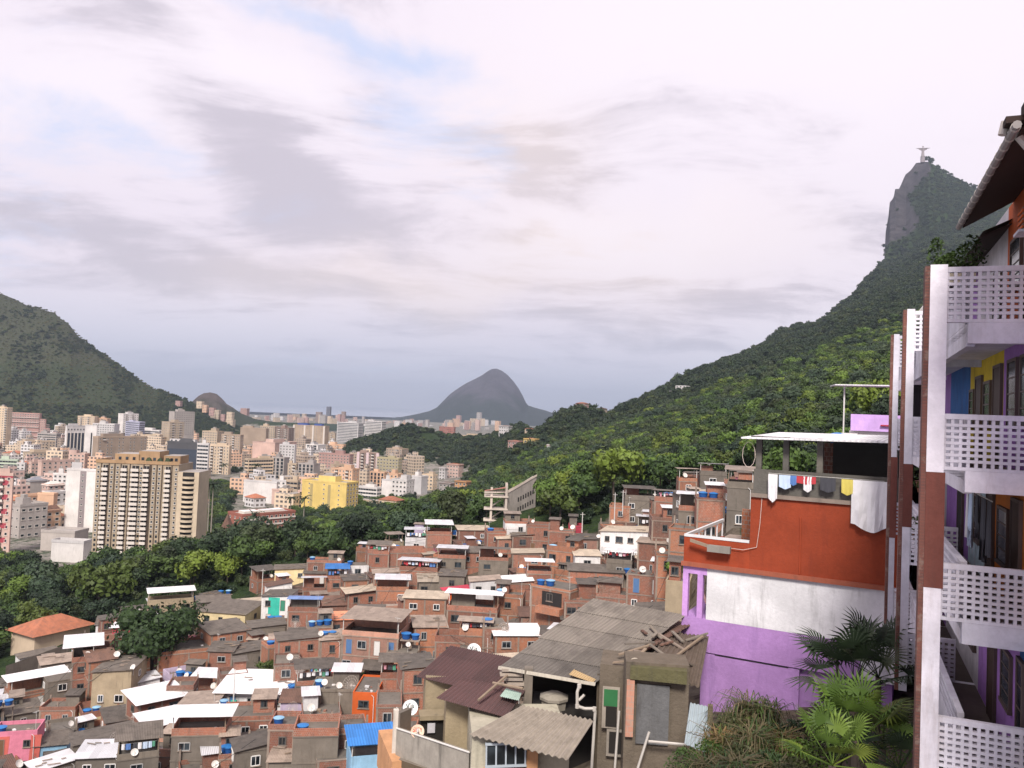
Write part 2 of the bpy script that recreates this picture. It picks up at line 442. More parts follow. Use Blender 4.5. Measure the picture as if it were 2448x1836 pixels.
# denser around the cliff
aa = np.sort(np.concatenate([aa, np.linspace(.440, .515, 110)]))
DD = np.concatenate([np.linspace(4, 80, 26), np.linspace(83, 225, 60), np.geomspace(228, 3300, 230), np.geomspace(3400, 30000, 16)])
vs = np.zeros((len(DD), len(aa), 3), np.float32)
for i, D in enumerate(DD):
    h = row_h(D, aa); vs[i, :, 0] = aa*D; vs[i, :, 1] = D; vs[i, :, 2] = h
nr, nc = len(DD), len(aa)
idx = np.arange(nr*nc).reshape(nr, nc)
fc = np.stack([idx[:-1,:-1], idx[:-1,1:], idx[1:,1:], idx[1:,:-1]], -1).reshape(-1, 4)
me = bpy.data.meshes.new('ground'); me.vertices.add(nr*nc); me.vertices.foreach_set('co', vs.ravel())
me.loops.add(len(fc)*4); me.loops.foreach_set('vertex_index', fc.ravel()); me.polygons.add(len(fc))
me.polygons.foreach_set('loop_start', np.arange(0, len(fc)*4, 4)); me.polygons.foreach_set('loop_total', np.full(len(fc), 4))
me.update(); me.polygons.foreach_set('use_smooth', [True]*len(fc))
zf = np.zeros((nr, nc, 4), np.float32); zf[..., 3] = 1
for i, D in enumerate(DD):
    pxs = CX+aa*F
    for j in range(nc):
        z = vs[i, j, 2]
        if forest_mask(pxs[j], D, z): zf[i, j, 0] = 1
        if D > 1250 and pxs[j] < 600 and z > -60: zf[i, j, 0] = .85 if z < 60 else .7
        elif D > 215 and z < -58: zf[i, j, 1] = 1
        if 2050 < D and 2095 < pxs[j] < 2290: zf[i, j, 2] = rockk(pxs[j], D, z)
at = me.color_attributes.new('zone', 'FLOAT_COLOR', 'POINT'); at.data.foreach_set('color', zf.ravel())
g = bpy.data.objects.new('ground', me); COL.objects.link(g); g['kind'] = 'structure'
m, nt, b = newmat('terrain')
geo = nt.nodes.new('ShaderNodeNewGeometry'); pos = geo.outputs['Position']
att = N(nt, 'ShaderNodeAttribute', attribute_name='zone'); sp = nt.nodes.new('ShaderNodeSeparateColor'); L(nt, att.outputs['Color'], sp.inputs[0])
n1 = noise(nt, pos, .02, 6, .7); n2 = noise(nt, pos, .35, 5, .7); n3 = noise(nt, mapping(nt, pos, (1,1,.25)), .045, 6, .75)
soil = mixc(nt, n2, (.05,.04,.03), (.16,.13,.10))
wood = mixc(nt, ramp(nt, n2, .3, .7), (.012,.022,.01), (.035,.055,.018))
city = mixc(nt, ramp(nt, noise(nt, pos, .06, 4, .7), .42, .56), (.22,.20,.18), (.05,.07,.04))
city = mixc(nt, ramp(nt, n2, .4, .7), city, (.30,.26,.23))
c = mixc(nt, sp.outputs[0], soil, wood); c = mixc(nt, sp.outputs[1], c, city)
rock = mixc(nt, ramp(nt, n3, .3, .7), (.018,.017,.022), (.075,.066,.072)); rock = mixc(nt, ramp(nt, noise(nt, mapping(nt, pos, (1,1,.15)), .12, 5, .7), .45, .7), rock, (.05,.045,.045))
nz = nt.nodes.new('ShaderNodeSeparateXYZ'); L(nt, geo.outputs['Normal'], nz.inputs[0])
yz = nt.nodes.new('ShaderNodeSeparateXYZ'); L(nt, pos, yz.inputs[0])
steep = math_n(nt, 'MAXIMUM', sp.outputs[2], 0.0) if True else math_n(nt, 'MULTIPLY', ramp(nt, math_n(nt, 'ADD', nz.outputs[2], math_n(nt, 'MULTIPLY', math_n(nt, 'SUBTRACT', n3, .5), .5)), .62, .45), ramp(nt, yz.outputs[1], 900, 1200))
c = mixc(nt, steep, c, rock)
L(nt, c, b.inputs['Base Color']); b.inputs['Roughness'].default_value = .95; b.inputs['Specular IOR Level'].default_value = .1
bp = N(nt, 'ShaderNodeBump', i_Strength=.8, i_Distance=6); L(nt, n3, bp.inputs['Height']); L(nt, bp.outputs[0], b.inputs['Normal'])
me.materials.append(m)
MATS['rock'] = m

def hillpatch(name, sil, Dr, Df, Db, colA, colB, z0=-80, rockness=.5, amp=10, seed=1, ns=180, nd=40):
    """a free-standing hill: crest line given by its outline, real front and back slopes"""
    px = np.linspace(sil[0][0], sil[-1][0], ns); py = np.interp(px, [s[0] for s in sil], [s[1] for s in sil])
    V = np.zeros((nd*2-1, ns, 3), np.float32)
    for j in range(ns):
        c_ = P(px[j], py[j], Dr)
        for i in range(nd*2-1):
            t = i/(nd-1)   # 0 front .. 1 crest .. 2 back
            D = Df+(Dr-Df)*t if t <= 1 else Dr+(Db-Dr)*(t-1)
            k = t if t <= 1 else 2-t
            prof = math.sin(k*math.pi/2)**.9 if t <= 1 else math.sin(k*math.pi/2)
            a = c_.x/c_.y
            V[i, j] = (a*D, D, z0+(c_.z-z0)*prof)
    x, y = V[..., 0], V[..., 1]
    fr = np.clip(1-np.abs(np.arange(nd*2-1)/(nd-1)-1), 0, 1)[:, None]
    V[..., 2] += amp*fbm(x/(amp*14), y/(amp*14), seed, 5)*np.clip((V[..., 2]-z0)/60, 0, 1)*np.where(fr > .97, .25, 1)
    n0, n1_ = V.shape[:2]; ix = np.arange(n0*n1_).reshape(n0, n1_)
    f = np.stack([ix[:-1,:-1], ix[:-1,1:], ix[1:,1:], ix[1:,:-1]], -1).reshape(-1, 4)
    me = bpy.data.meshes.new(name); me.from_pydata(V.reshape(-1, 3).tolist(), [], f.tolist())
    me.polygons.foreach_set('use_smooth', [True]*len(f))
    o = bpy.data.objects.new(name, me); COL.objects.link(o); o['kind'] = 'structure'
    m, nt, b = newmat(name+'_rock')
    geo = nt.nodes.new('ShaderNodeNewGeometry'); pos = geo.outputs['Position']
    k = 10/amp
    n1 = noise(nt, mapping(nt, pos, (1,1,.3)), .012*k, 7, .75); n2 = noise(nt, pos, .03*k, 6, .8)
    zz = nt.nodes.new('ShaderNodeSeparateXYZ'); L(nt, pos, zz.inputs[0])
    c = mixc(nt, ramp(nt, n1, .3, .7), sc(colA, .7), sc(colA, 1.4)); gcol = mixc(nt, n2, sc(colB, .6), sc(colB, 1.5))
    hh = math_n(nt, 'ADD', zz.outputs[2], math_n(nt, 'MULTIPLY', math_n(nt, 'SUBTRACT', n1, .5), amp*14))
    c = mixc(nt, ramp(nt, hh, rockness[0], rockness[1]), gcol, c) if isinstance(rockness, tuple) else mixc(nt, rockness, gcol, c)
    L(nt, c, b.inputs['Base Color']); b.inputs['Roughness'].default_value = .95; b.inputs['Specular IOR Level'].default_value = .1
    bp = N(nt, 'ShaderNodeBump', i_Strength=1, i_Distance=amp*.8); L(nt, n2, bp.inputs['Height']); L(nt, bp.outputs[0], b.inputs['Normal'])
    me.materials.append(m); return o
hillpatch('mountain', [(880,1012),(925,1004),(960,998),(1000,990),(1026,984),(1044,975),(1058,960),(1076,942),(1094,929),(1115,916),(1135,907),(1152,899),(1163,891),(1175,884),(1187,883),(1200,888),(1214,898),(1228,913),(1240,930),(1250,948),(1257,963),(1263,970),(1280,975),(1300,980),(1330,990),(1400,1010)],
          6200, 5000, 7400, (.060,.056,.070), (.028,.037,.036), -86, (20, 150), 26, 4)  # bluish tone of distant haze mixed into the rock colours
hillpatch('hill', [(440,985),(462,958),(474,947),(487,940),(502,938),(518,942),(530,952),(542,966),(556,974),(575,988),(610,1002),(660,1010)],
          2350, 2100, 2700, (.085,.068,.062), (.035,.042,.025), -76, (-40, 10), 9, 8, ns=90)
hillpatch('hill', [(540,1006),(620,1010),(660,1012),(760,1012),(850,1016),(910,1024),(980,1040)],
          2700, 2500, 3000, (.05,.06,.04), (.028,.045,.028), -78, 0.1, 9, 12, ns=90)
# sea
mb = MB(); m_, nt, b = newmat('sea_water'); b.inputs['Base Color'].default_value = (.22,.27,.34,1); b.inputs['Roughness'].default_value = .3
mb.quad([(-40000,6800,-85),(40000,6800,-85),(40000,55000,-85),(-40000,55000,-85)], m_)
o = mb.build('sea', kind='structure')
# ------------------------------------------------------------------ sky, sun, haze
SUN = Vector((-.10, -.70, .70)).normalized()
w = bpy.data.worlds.new('World'); S.world = w; w.use_nodes = True; nt = w.node_tree
bg = nt.nodes['Background']; out = nt.nodes['World Output']
sky = N(nt, 'ShaderNodeTexSky', sky_type='NISHITA', sun_disc=False, sun_elevation=math.asin(SUN.z), sun_rotation=math.atan2(SUN.x, SUN.y), altitude=80, air_density=1.0, dust_density=1.0, ozone_density=1.5)
bg.inputs['Strength'].default_value = .13
d = nt.nodes.new('ShaderNodeTexCoord').outputs['Generated']
sp = nt.nodes.new('ShaderNodeSeparateXYZ'); L(nt, d, sp.inputs[0]); zc = math_n(nt, 'MAXIMUM', sp.outputs[2], 0.0)
den = math_n(nt, 'ADD', zc, .16)
cb = nt.nodes.new('ShaderNodeCombineXYZ'); L(nt, math_n(nt, 'DIVIDE', sp.outputs[0], den), cb.inputs[0]); L(nt, math_n(nt, 'DIVIDE', sp.outputs[1], den), cb.inputs[1])
uv = cb.outputs[0]
wv = N(nt, 'ShaderNodeTexNoise', i_Scale=1.3, i_Detail=1.0); L(nt, uv, wv.inputs['Vector'])
va = N(nt, 'ShaderNodeVectorMath', operation='MULTIPLY_ADD'); L(nt, wv.outputs['Color'], va.inputs[0]); va.inputs[1].default_value = (.5,.5,0); L(nt, uv, va.inputs[2])
# streaks run from upper left down to the lower right of the view
n1 = noise(nt, mapping(nt, va.outputs[0], (1.0, 1.5, 1), (0, 0, R(28))), 1.6, 7, .68)
n2 = noise(nt, mapping(nt, va.outputs[0], (.9, 1.6, 1), (0, 0, R(20)), (3.1, 1.7, 0)), 1.5, 6, .68)
# warp of the direction for explicit cloud masses
wn = N(nt, 'ShaderNodeTexNoise', i_Scale=5.0, i_Detail=5.0); L(nt, d, wn.inputs['Vector'])
wd = N(nt, 'ShaderNodeVectorMath', operation='MULTIPLY_ADD'); L(nt, wn.outputs['Color'], wd.inputs[0]); wd.inputs[1].default_value = (.2,.2,.15); L(nt, d, wd.inputs[2])
def blob(px, py, rx, ry, rot=0):
    c = P(px, py, 1).normalized(); off = Vector((.10, .10, .075))
    rt = Vector((c.y, -c.x, 0)).normalized(); up = rt.cross(c).normalized()
    a = rt*math.cos(rot)+up*math.sin(rot); b_ = up*math.cos(rot)-rt*math.sin(rot)
    s1 = N(nt, 'ShaderNodeVectorMath', operation='SUBTRACT'); L(nt, wd.outputs[0], s1.inputs[0]); s1.inputs[1].default_value = c+off
    def dt(v, r):
        n = N(nt, 'ShaderNodeVectorMath', operation='DOT_PRODUCT'); L(nt, s1.outputs[0], n.inputs[0]); n.inputs[1].default_value = v
        return math_n(nt, 'POWER', math_n(nt, 'ABSOLUTE', math_n(nt, 'MULTIPLY', n.outputs['Value'], F/r)), 2)
    s = math_n(nt, 'ADD', dt(a, rx), dt(b_, ry))
    return math_n(nt, 'EXPONENT', math_n(nt, 'MULTIPLY', s, -1))
def addup(lst):
    s = None
    for k, bl in lst:
        t = math_n(nt, 'MULTIPLY', blob(*bl), k); s = t if s is None else math_n(nt, 'ADD', s, t)
    return s
blue = addup([(1.0,(960,235,260,130,-.35)),(.8,(250,330,330,70,-.25)),(.75,(820,70,420,35,-.12)),(.5,(0,430,130,190,0)),(.4,(60,60,200,60,0)),(.35,(1500,150,330,60,0)),(.45,(820,900,430,60,-.05)),(.35,(1150,380,80,150,0))])
grey = addup([(1.0,(690,450,330,95,-.45)),(.9,(1300,400,200,110,-.1)),(.35,(420,100,200,60,-.5)),(.7,(300,590,420,45,-.2)),(.55,(640,660,330,28,-.12)),(.6,(1290,560,60,28,0)),(.4,(1650,290,200,40,-.2)),(.5,(1980,480,200,70,-.1)),(.6,(1720,720,300,50,-.1)),(.45,(1500,790,330,25,-.12)),(.3,(1150,620,300,30,-.1)),(.35,(250,430,150,40,-.3))])
glow = addup([(1.0,(2000,60,900,420,0)),(.8,(150,230,330,110,0)),(.7,(560,150,260,80,-.3)),(.6,(1500,600,350,110,0)),(.9,(1800,850,260,90,.4)),(.5,(420,760,500,60,0))])
warm = addup([(1.0,(1500,590,330,90,0)),(.6,(1000,690,500,70,0)),(.5,(1250,320,200,160,0))])
cover = math_n(nt, 'ADD', math_n(nt, 'SUBTRACT', 1.15, math_n(nt, 'MULTIPLY', blue, .8)), math_n(nt, 'MULTIPLY', math_n(nt, 'SUBTRACT', n1, .5), 2.2))
cover = math_n(nt, 'ADD', cover, math_n(nt, 'MULTIPLY', glow, .4))
cover = ramp(nt, cover, -.05, 1.0)
dark = math_n(nt, 'ADD', math_n(nt, 'MULTIPLY', grey, .9), math_n(nt, 'MULTIPLY', math_n(nt, 'SUBTRACT', n2, .5), 3.4))
dark = ramp(nt, math_n(nt, 'SUBTRACT', math_n(nt, 'ADD', dark, .24), math_n(nt, 'MULTIPLY', glow, .35)), .05, 1.0)
cl = mixc(nt, dark, (.655,.585,.65), (.455,.41,.465))
cl = mixc(nt, math_n(nt, 'MULTIPLY', warm, .7, clamp=True), cl, (.76,.62,.54))
cl = mixc(nt, math_n(nt, 'MULTIPLY', math_n(nt, 'SUBTRACT', glow, math_n(nt, 'MULTIPLY', dark, .7)), .9, clamp=True), cl, (.73,.665,.715))
haz = ramp(nt, sp.outputs[2], .16, .0)
cl = mixc(nt, math_n(nt, 'MULTIPLY', haz, .55), cl, (.40,.45,.56))
L(nt, sky.outputs[0], bg.inputs['Color'])
bg1 = N(nt, 'ShaderNodeBackground', i_Strength=1.0)
pale = N(nt, 'ShaderNodeBackground', i_Strength=1.0); pale.inputs['Color'].default_value = (.46,.52,.70,1)
ms0 = nt.nodes.new('ShaderNodeMixShader'); ms0.inputs[0].default_value = .85; L(nt, bg.outputs[0], ms0.inputs[1]); L(nt, pale.outputs[0], ms0.inputs[2])
L(nt, cl, bg1.inputs['Color'])
ms = nt.nodes.new('ShaderNodeMixShader'); L(nt, cover, ms.inputs[0]); L(nt, ms0.outputs[0], ms.inputs[1]); L(nt, bg1.outputs[0], ms.inputs[2])
L(nt, ms.outputs[0], out.inputs['Surface'])
w.cycles.sampling_method = 'MANUAL'; w.cycles.sample_map_resolution = 512

sl = bpy.data.lights.new('sun', 'SUN'); sl.energy = 3.2; sl.angle = R(14); sl.color = (1, .95, .88)
so = bpy.data.objects.new('sun', sl); COL.objects.link(so); so.rotation_euler = SUN.to_track_quat('Z', 'Y').to_euler()
mb = MB(); hm = bpy.data.materials.new('haze_air'); hm.use_nodes = True; nt = hm.node_tree
nt.nodes.remove(nt.nodes['Principled BSDF'])
pv = N(nt, 'ShaderNodeVolumePrincipled'); pv.inputs['Color'].default_value = (.70,.82,1,1); pv.inputs['Density'].default_value = 7e-5; pv.inputs['Anisotropy'].default_value = .2
L(nt, pv.outputs[0], nt.nodes['Material Output'].inputs['Volume'])
mb.box(-33000, 33000, -60, 31000, -100, 900, hm)
hz = mb.build('haze', kind='stuff')
S.view_settings.view_transform = 'Standard'; S.view_settings.look = 'None'; S.view_settings.exposure = 0.6; S.view_settings.gamma = 1
S.cycles.max_bounces = 5; S.cycles.diffuse_bounces = 2; S.cycles.glossy_bounces = 2; S.cycles.volume_bounces = 0; S.cycles.transparent_max_bounces = 6
S.cycles.use_denoising = True
# ------------------------------------------------------------------ trees
FOL = foliage('foliage_green', (.018,.036,.012), (.062,.105,.024))
FOL2 = foliage('foliage_bright', (.040,.075,.014), (.12,.195,.032))
FOLD = foliage('foliage_dark', (.012,.022,.012), (.034,.056,.022))
FOLB = foliage('foliage_scrub', (.040,.048,.020), (.115,.115,.045))
FOLG = foliage('foliage_bluegreen', (.018,.034,.020), (.048,.078,.040))
FOLF = foliage('foliage_far', (.010,.021,.011), (.034,.056,.021)); FOLF2 = foliage('foliage_far_bright', (.018,.034,.012), (.055,.085,.024))
BARK = plain('bark', (.09,.07,.055), .9)
def crown_mesh(name, seed, lobes, leaves, ls, mat, flat=.75):
    """a crown of radius about 1 standing on z = 0: many leaf sprays spread through uneven limbs' worth of lobes"""
    rg = np.random.default_rng(seed); V=[]; Fc=[]
    C_ = []
    for k in range(lobes):
        a = rg.uniform(0, 6.28); r = rg.uniform(0, .68)**.8; z = .75+rg.uniform(-.35,.5)*(1-.4*r)
        C_.append((r*math.cos(a), r*math.sin(a), z*flat, rg.uniform(.24,.44)))
    for (x,y,z,r) in C_:
        # inner body: a rough low polyhedron well inside the leaves
        n0 = len(V); rr = r*.72
        for i in range(5):
            for j in range(8):
                th = math.pi*(i+.5)/5; ph = 6.283*j/8+i*.3; q = rr*rg.uniform(.75,1.15)
                V.append((x+q*math.sin(th)*math.cos(ph), y+q*math.sin(th)*math.sin(ph), z+q*math.cos(th)*.8))
        for i in range(4):
            for j in range(8):
                Fc.append((n0+i*8+j, n0+i*8+(j+1)%8, n0+(i+1)*8+(j+1)%8, n0+(i+1)*8+j))
        Fc.append(tuple(n0+j for j in range(8)))
    per = leaves//lobes
    for (x,y,z,r) in C_:
        for k in range(per):
            v = rg.normal(size=3); v[2] = v[2]*.8+.25; v /= np.linalg.norm(v)
            q = r*rg.uniform(.75,1.25); c = np.array([x,y,z])+v*q*np.array([1,1,.82])
            t = rg.normal(size=3); n = v+t*.55; n /= np.linalg.norm(n)
            u = np.cross(n, rg.normal(size=3)); u /= np.linalg.norm(u)+1e-9; w_ = np.cross(n, u)
            s1 = ls*rg.uniform(.6,1.4); s2 = s1*rg.uniform(.5,.9)
            i0 = len(V)
            V += [tuple(c-u*s1-w_*s2*.3), tuple(c-w_*s2), tuple(c+u*s1+w_*s2*.2), tuple(c+w_*s2)]
            Fc.append((i0,i0+1,i0+2,i0+3))
    me = bpy.data.meshes.new(name); me.from_pydata(V, [], Fc); me.materials.append(mat); me.update(); return me
def trunk_mesh(name, h, r, seed):
    mb = MB(); rg = random.Random(seed); top = Vector((rg.uniform(-.15,.15), rg.uniform(-.15,.15), h))
    mb.bar((0,0,-.6), top*.55, r, BARK, 7, r*.75); mb.bar(top*.55, top, r*.75, BARK, 7, r*.4)
    for k in range(5):
        a = k*1.3+rg.random(); b0 = top*rg.uniform(.5,.8)
        mb.bar(b0, b0+Vector((math.cos(a)*.6, math.sin(a)*.6, rg.uniform(.4,.7)))*h*.4, r*.45, BARK, 5, r*.15)
    return mb.mesh(name)
# detailed crowns for single trees, coarser ones for the woods
CR_HI = [crown_mesh('crown', 10+i, 16, 3600, .045, m_, f) for i, (m_, f) in enumerate([(FOL,.8),(FOLD,.8),(FOL2,.7),(FOL,.95),(FOLG,.75)])]
CR_MID = [crown_mesh('crown', 30+i, 12, 1100, .075, m_, f) for i, (m_, f) in enumerate([(FOL,.8),(FOLD,.75),(FOL,.9),(FOL2,.8),(FOLG,.8)])]
CR_LO = [crown_mesh('crown', 50+i, 9, 420, .12, m_, f) for i, (m_, f) in enumerate([(FOLF,.8),(FOLD,.75),(FOLF,.9),(FOLF,.8),(FOLF,.9),(FOLF2,.7)])]
CR_SC = [crown_mesh('crown', 70+i, 7, 260, .13, m_, .6) for i, m_ in enumerate([FOLB, FOL, FOLB])]
TR = [trunk_mesh('trunk', 1.0, .05, i) for i in range(3)]
_gc = {}
def tree(px, D, r, crown, label, cat='tree', group=None, h=None, x=None, y=None, z=None, name='broadleaf_tree', seed=0):
    if x is None: p = P(px, 1000, D); x, y = p.x, p.y
    if z is None: z = ground(x, y)
    h = h or r*1.0
    rg = random.Random(int(x*7+y*13+seed))
    t = thing(name, label, cat, (x, y, z), rg.uniform(0, 6.28), group, proj((x, y, z+h+r*.6)))
    s = h
    inst('trunk', rg.choice(TR), t, scale=(s, s, s*1.15))
    inst('crown', crown, t, loc=(0,0,h*.55), scale=(r, r*rg.uniform(.85,1.1), r*rg.uniform(.85,1.1)))
    return t

def scatter(name, protos, pts, scl, seed):
    """one 'stuff' object: crowns instanced on points by geometry nodes"""
    me = bpy.data.meshes.new(name); me.from_pydata([tuple(p) for p in pts], [], [])
    for nm, arr in (('s', scl), ('k', np.random.default_rng(seed).uniform(0, len(protos)-1e-3, len(pts))), ('r', np.random.default_rng(seed+1).uniform(0, 6.28, len(pts)))):
        a = me.attributes.new(nm, 'FLOAT', 'POINT'); a.data.foreach_set('value', np.asarray(arr, np.float32))
    o = bpy.data.objects.new(name, me); COL.objects.link(o); o['kind'] = 'stuff'
    ng = bpy.data.node_groups.new(name, 'GeometryNodeTree')
    ng.interface.new_socket('Geometry', in_out='INPUT', socket_type='NodeSocketGeometry'); ng.interface.new_socket('Geometry', in_out='OUTPUT', socket_type='NodeSocketGeometry')
    gi = ng.nodes.new('NodeGroupInput'); go = ng.nodes.new('NodeGroupOutput')
    iop = ng.nodes.new('GeometryNodeInstanceOnPoints'); g2i = ng.nodes.new('GeometryNodeGeometryToInstance')
    for q in reversed(protos):
        po = bpy.data.objects.new('crown_source', q)
        oi = ng.nodes.new('GeometryNodeObjectInfo'); oi.inputs['Object'].default_value = po; oi.inputs['As Instance'].default_value = True
        ng.links.new(oi.outputs['Geometry'], g2i.inputs[0])
    def attr(nm):
        n = ng.nodes.new('GeometryNodeInputNamedAttribute'); n.data_type = 'FLOAT'; n.inputs['Name'].default_value = nm; return n.outputs[0]
    ng.links.new(gi.outputs[0], iop.inputs['Points']); ng.links.new(g2i.outputs[0], iop.inputs['Instance'])
    iop.inputs['Pick Instance'].default_value = True
    fi = ng.nodes.new('FunctionNodeFloatToInt'); fi.rounding_mode = 'FLOOR'; ng.links.new(attr('k'), fi.inputs[0]); ng.links.new(fi.outputs[0], iop.inputs['Instance Index'])
    cr = ng.nodes.new('ShaderNodeCombineXYZ'); ng.links.new(attr('r'), cr.inputs[2]); ng.links.new(cr.outputs[0], iop.inputs['Rotation'])
    ng.links.new(attr('s'), iop.inputs['Scale']); ng.links.new(iop.outputs[0], go.inputs[0])
    md = o.modifiers.new('scatter', 'NODES'); md.node_group = ng
    return o
CLEAR = []   # (x, y, r) kept free of trees
def wood_points(D0, D1, a0, a1, step, rmin, rmax, seed, cond, jit=.45):
    rg = np.random.default_rng(seed); pts=[]; sc_=[]; CA = np.array(CLEAR+[(0,-99,1)])
    D = D0
    while D < D1:
        n = int((a1-a0)*D/step)+1
        aj = a0+(np.arange(n)+rg.uniform(-jit, jit, n))*(step/D)
        h = row_h(D, aj)
        for a, z in zip(aj, h):
            px = CX+a*F; Dj = D+rg.uniform(-jit, jit)*step
            if not cond(px, D, z): continue
            x = a*Dj
            if ((x-CA[:,0])**2+(Dj-CA[:,1])**2 < CA[:,2]**2).any(): continue
            r = rg.uniform(rmin, rmax)*(1.35 if rg.random() < .1 else 1)
            pts.append((x, Dj, z-r*.25)); sc_.append(r)
        D += step*.9
    return pts, sc_
def build_woods():
    # nearest strips: single trees
    n_ind = 0
    pts, rs = wood_points(141, 330, -.66, .22, 8.6, 3.6, 6.0, 11, lambda px, D, z: forest_mask(px, D, z))
    order = sorted(range(len(pts)), key=lambda i: pts[i][1])
    keep = [i for i in order if proj(pts[i])[0] > -60][:240]; ks = set(keep)
    rg = random.Random(5)
    for i in keep:
        x, y, z = pts[i]; r = rs[i]; px = proj(pts[i])[0]
        bright = vnoise(np.array([x/22]), np.array([y/22]), 5)[0] > .62 or px > 1230
        k = rg.choice([2,0,0]) if bright else rg.choice([0,1,1,3,4])
        lab = ['mid green broadleaf tree in the wood behind the hillside houses*','dark green broadleaf tree in the wood behind the hillside houses*','bright green broadleaf tree in the wood behind the hillside houses*','tall mid green broadleaf tree in the wood behind the hillside houses*','blue green broadleaf tree in the wood behind the hillside houses*'][k]
        tree(0, 0, r, CR_MID[[0,1,3,2,4][k]], lab, 'tree', 'trees in the wood behind the hillside houses', h=r*.9, x=x, y=y, z=z+r*.25)
    rest = [i for i in range(len(pts)) if i not in ks]
    P1 = [pts[i] for i in rest]; R1 = [rs[i] for i in rest]
    p2, r2 = wood_points(330, 700, -.64, .56, 8.2, 3.6, 6.2, 12, forest_mask)
    pa, ra_ = wood_points(206, 332, .22, .57, 7.8, 3.4, 5.6, 23, forest_mask)
    scatter('wooded_valley', CR_MID, P1+p2+pa, R1+r2+ra_, 3)
    pu, ru = wood_points(141, 400, -.66, .57, 4.2, 1.3, 2.6, 24, forest_mask)
    scatter('undergrowth', CR_LO, [(x, y, z+.3) for x, y, z in pu], ru, 9)
    p3, r3 = wood_points(700, 1300, -.25, .6, 9.0, 3.8, 6.6, 13, lambda px, D, z: forest_mask(px, D, z) and px > 480)
    p4, r4 = wood_points(1300, 2600, .2, .6, 12.5, 4.8, 8.5, 14, lambda px, D, z: forest_mask(px, D, z))
    def steepcut(ps, rs_):
        o1=[];o2=[]
        for p, r in zip(ps, rs_):
            x, y, z = p
            if y > 2050:
                px_ = CX+x/y*F
                if 2095 < px_ < 2290 and rockk(px_, y, z) and random.random() < .96: continue
            o1.append(p); o2.append(r)
        return o1, o2
    p4, r4 = steepcut(p4, r4)
    scatter('forested_hillside', CR_LO, p3+p4, r3+r4, 4)
    def lh(px, D, z): return z > -66 and px < 620
    p5, r5 = wood_points(1280, 1960, -.66, -.30, 10.5, 2.8, 5.4, 15, lambda px, D, z: lh(px, D, z) and (fbm(np.array([px/60.]), np.array([z/35.]), 4)[0] < -.02 or px > 380 or z < -20))
    p6, r6 = wood_points(1400, 1900, -.66, -.36, 9.5, 1.8, 3.6, 16, lambda px, D, z: lh(px, D, z) and px < 420)
    scatter('hillside_trees', CR_LO, p5, r5, 5)
    scatter('hillside_scrub', CR_SC, p6, r6, 6)
    # trees dotted through the town
    p8, r8 = wood_points(430, 1280, -.64, -.12, 21, 3.2, 5.8, 19, lambda px, D, z: z < -66 and not forest_mask(px, D, z) and vnoise(np.array([px/40.]), np.array([D/60.]), 9)[0] > .38)
    scatter('town_trees', CR_LO, p8, r8, 8)
    # right-hand slope close by
    p7, r7 = wood_points(112, 206, .20, .56, 7.5, 3.2, 5.2, 17, forest_mask)
    for (x, y, z), r in zip(p7, r7):
        if proj((x,y,z))[0] > 2150: continue
        k = rg.choice([0,1,2,3])
        lab = ['mid green tree on the slope right of the brick houses*','dark green tree on the slope right of the brick houses*','bright green tree on the slope right of the brick houses*','tall green tree on the slope right of the brick houses*'][k]
        tree(0, 0, r, CR_MID[[0,1,3,2][k]], lab, 'tree', 'trees on the slope right of the houses', h=r*.9, x=x, y=y, z=z+r*.25)
# ------------------------------------------------------------------ city buildings
WCOL = {
 'cream': (.66,.52,.38), 'beige': (.50,.40,.30), 'pink': (.62,.44,.38), 'white': (.68,.65,.64), 'grey': (.42,.38,.36), 'peach': (.68,.44,.30),
 'tan': (.40,.31,.24), 'brown': (.28,.20,.17), 'yellow': (.78,.58,.20), 'red': (.32,.12,.09), 'dark': (.10,.10,.11), 'lilac': (.48,.48,.62),
 'olive': (.42,.37,.24), 'orange': (.62,.33,.15), 'darktower': (.10,.11,.15), 'blue': (.25,.42,.62), 'palegreen': (.45,.52,.42), 'rose': (.46,.28,.25)}
CN = {'cream':'cream','beige':'beige','pink':'pale pink','white':'white','grey':'grey','peach':'peach','tan':'tan','brown':'brown','yellow':'yellow','red':'brick red','dark':'dark','lilac':'lilac blue','olive':'olive','orange':'orange','darktower':'dark blue grey','blue':'blue','palegreen':'pale green','rose':'dusty rose'}
def wmat(c): return plaster('render_'+c, WCOL[c], grime=.3, scale=.09, stain=(.10,.09,.08), bump=0)
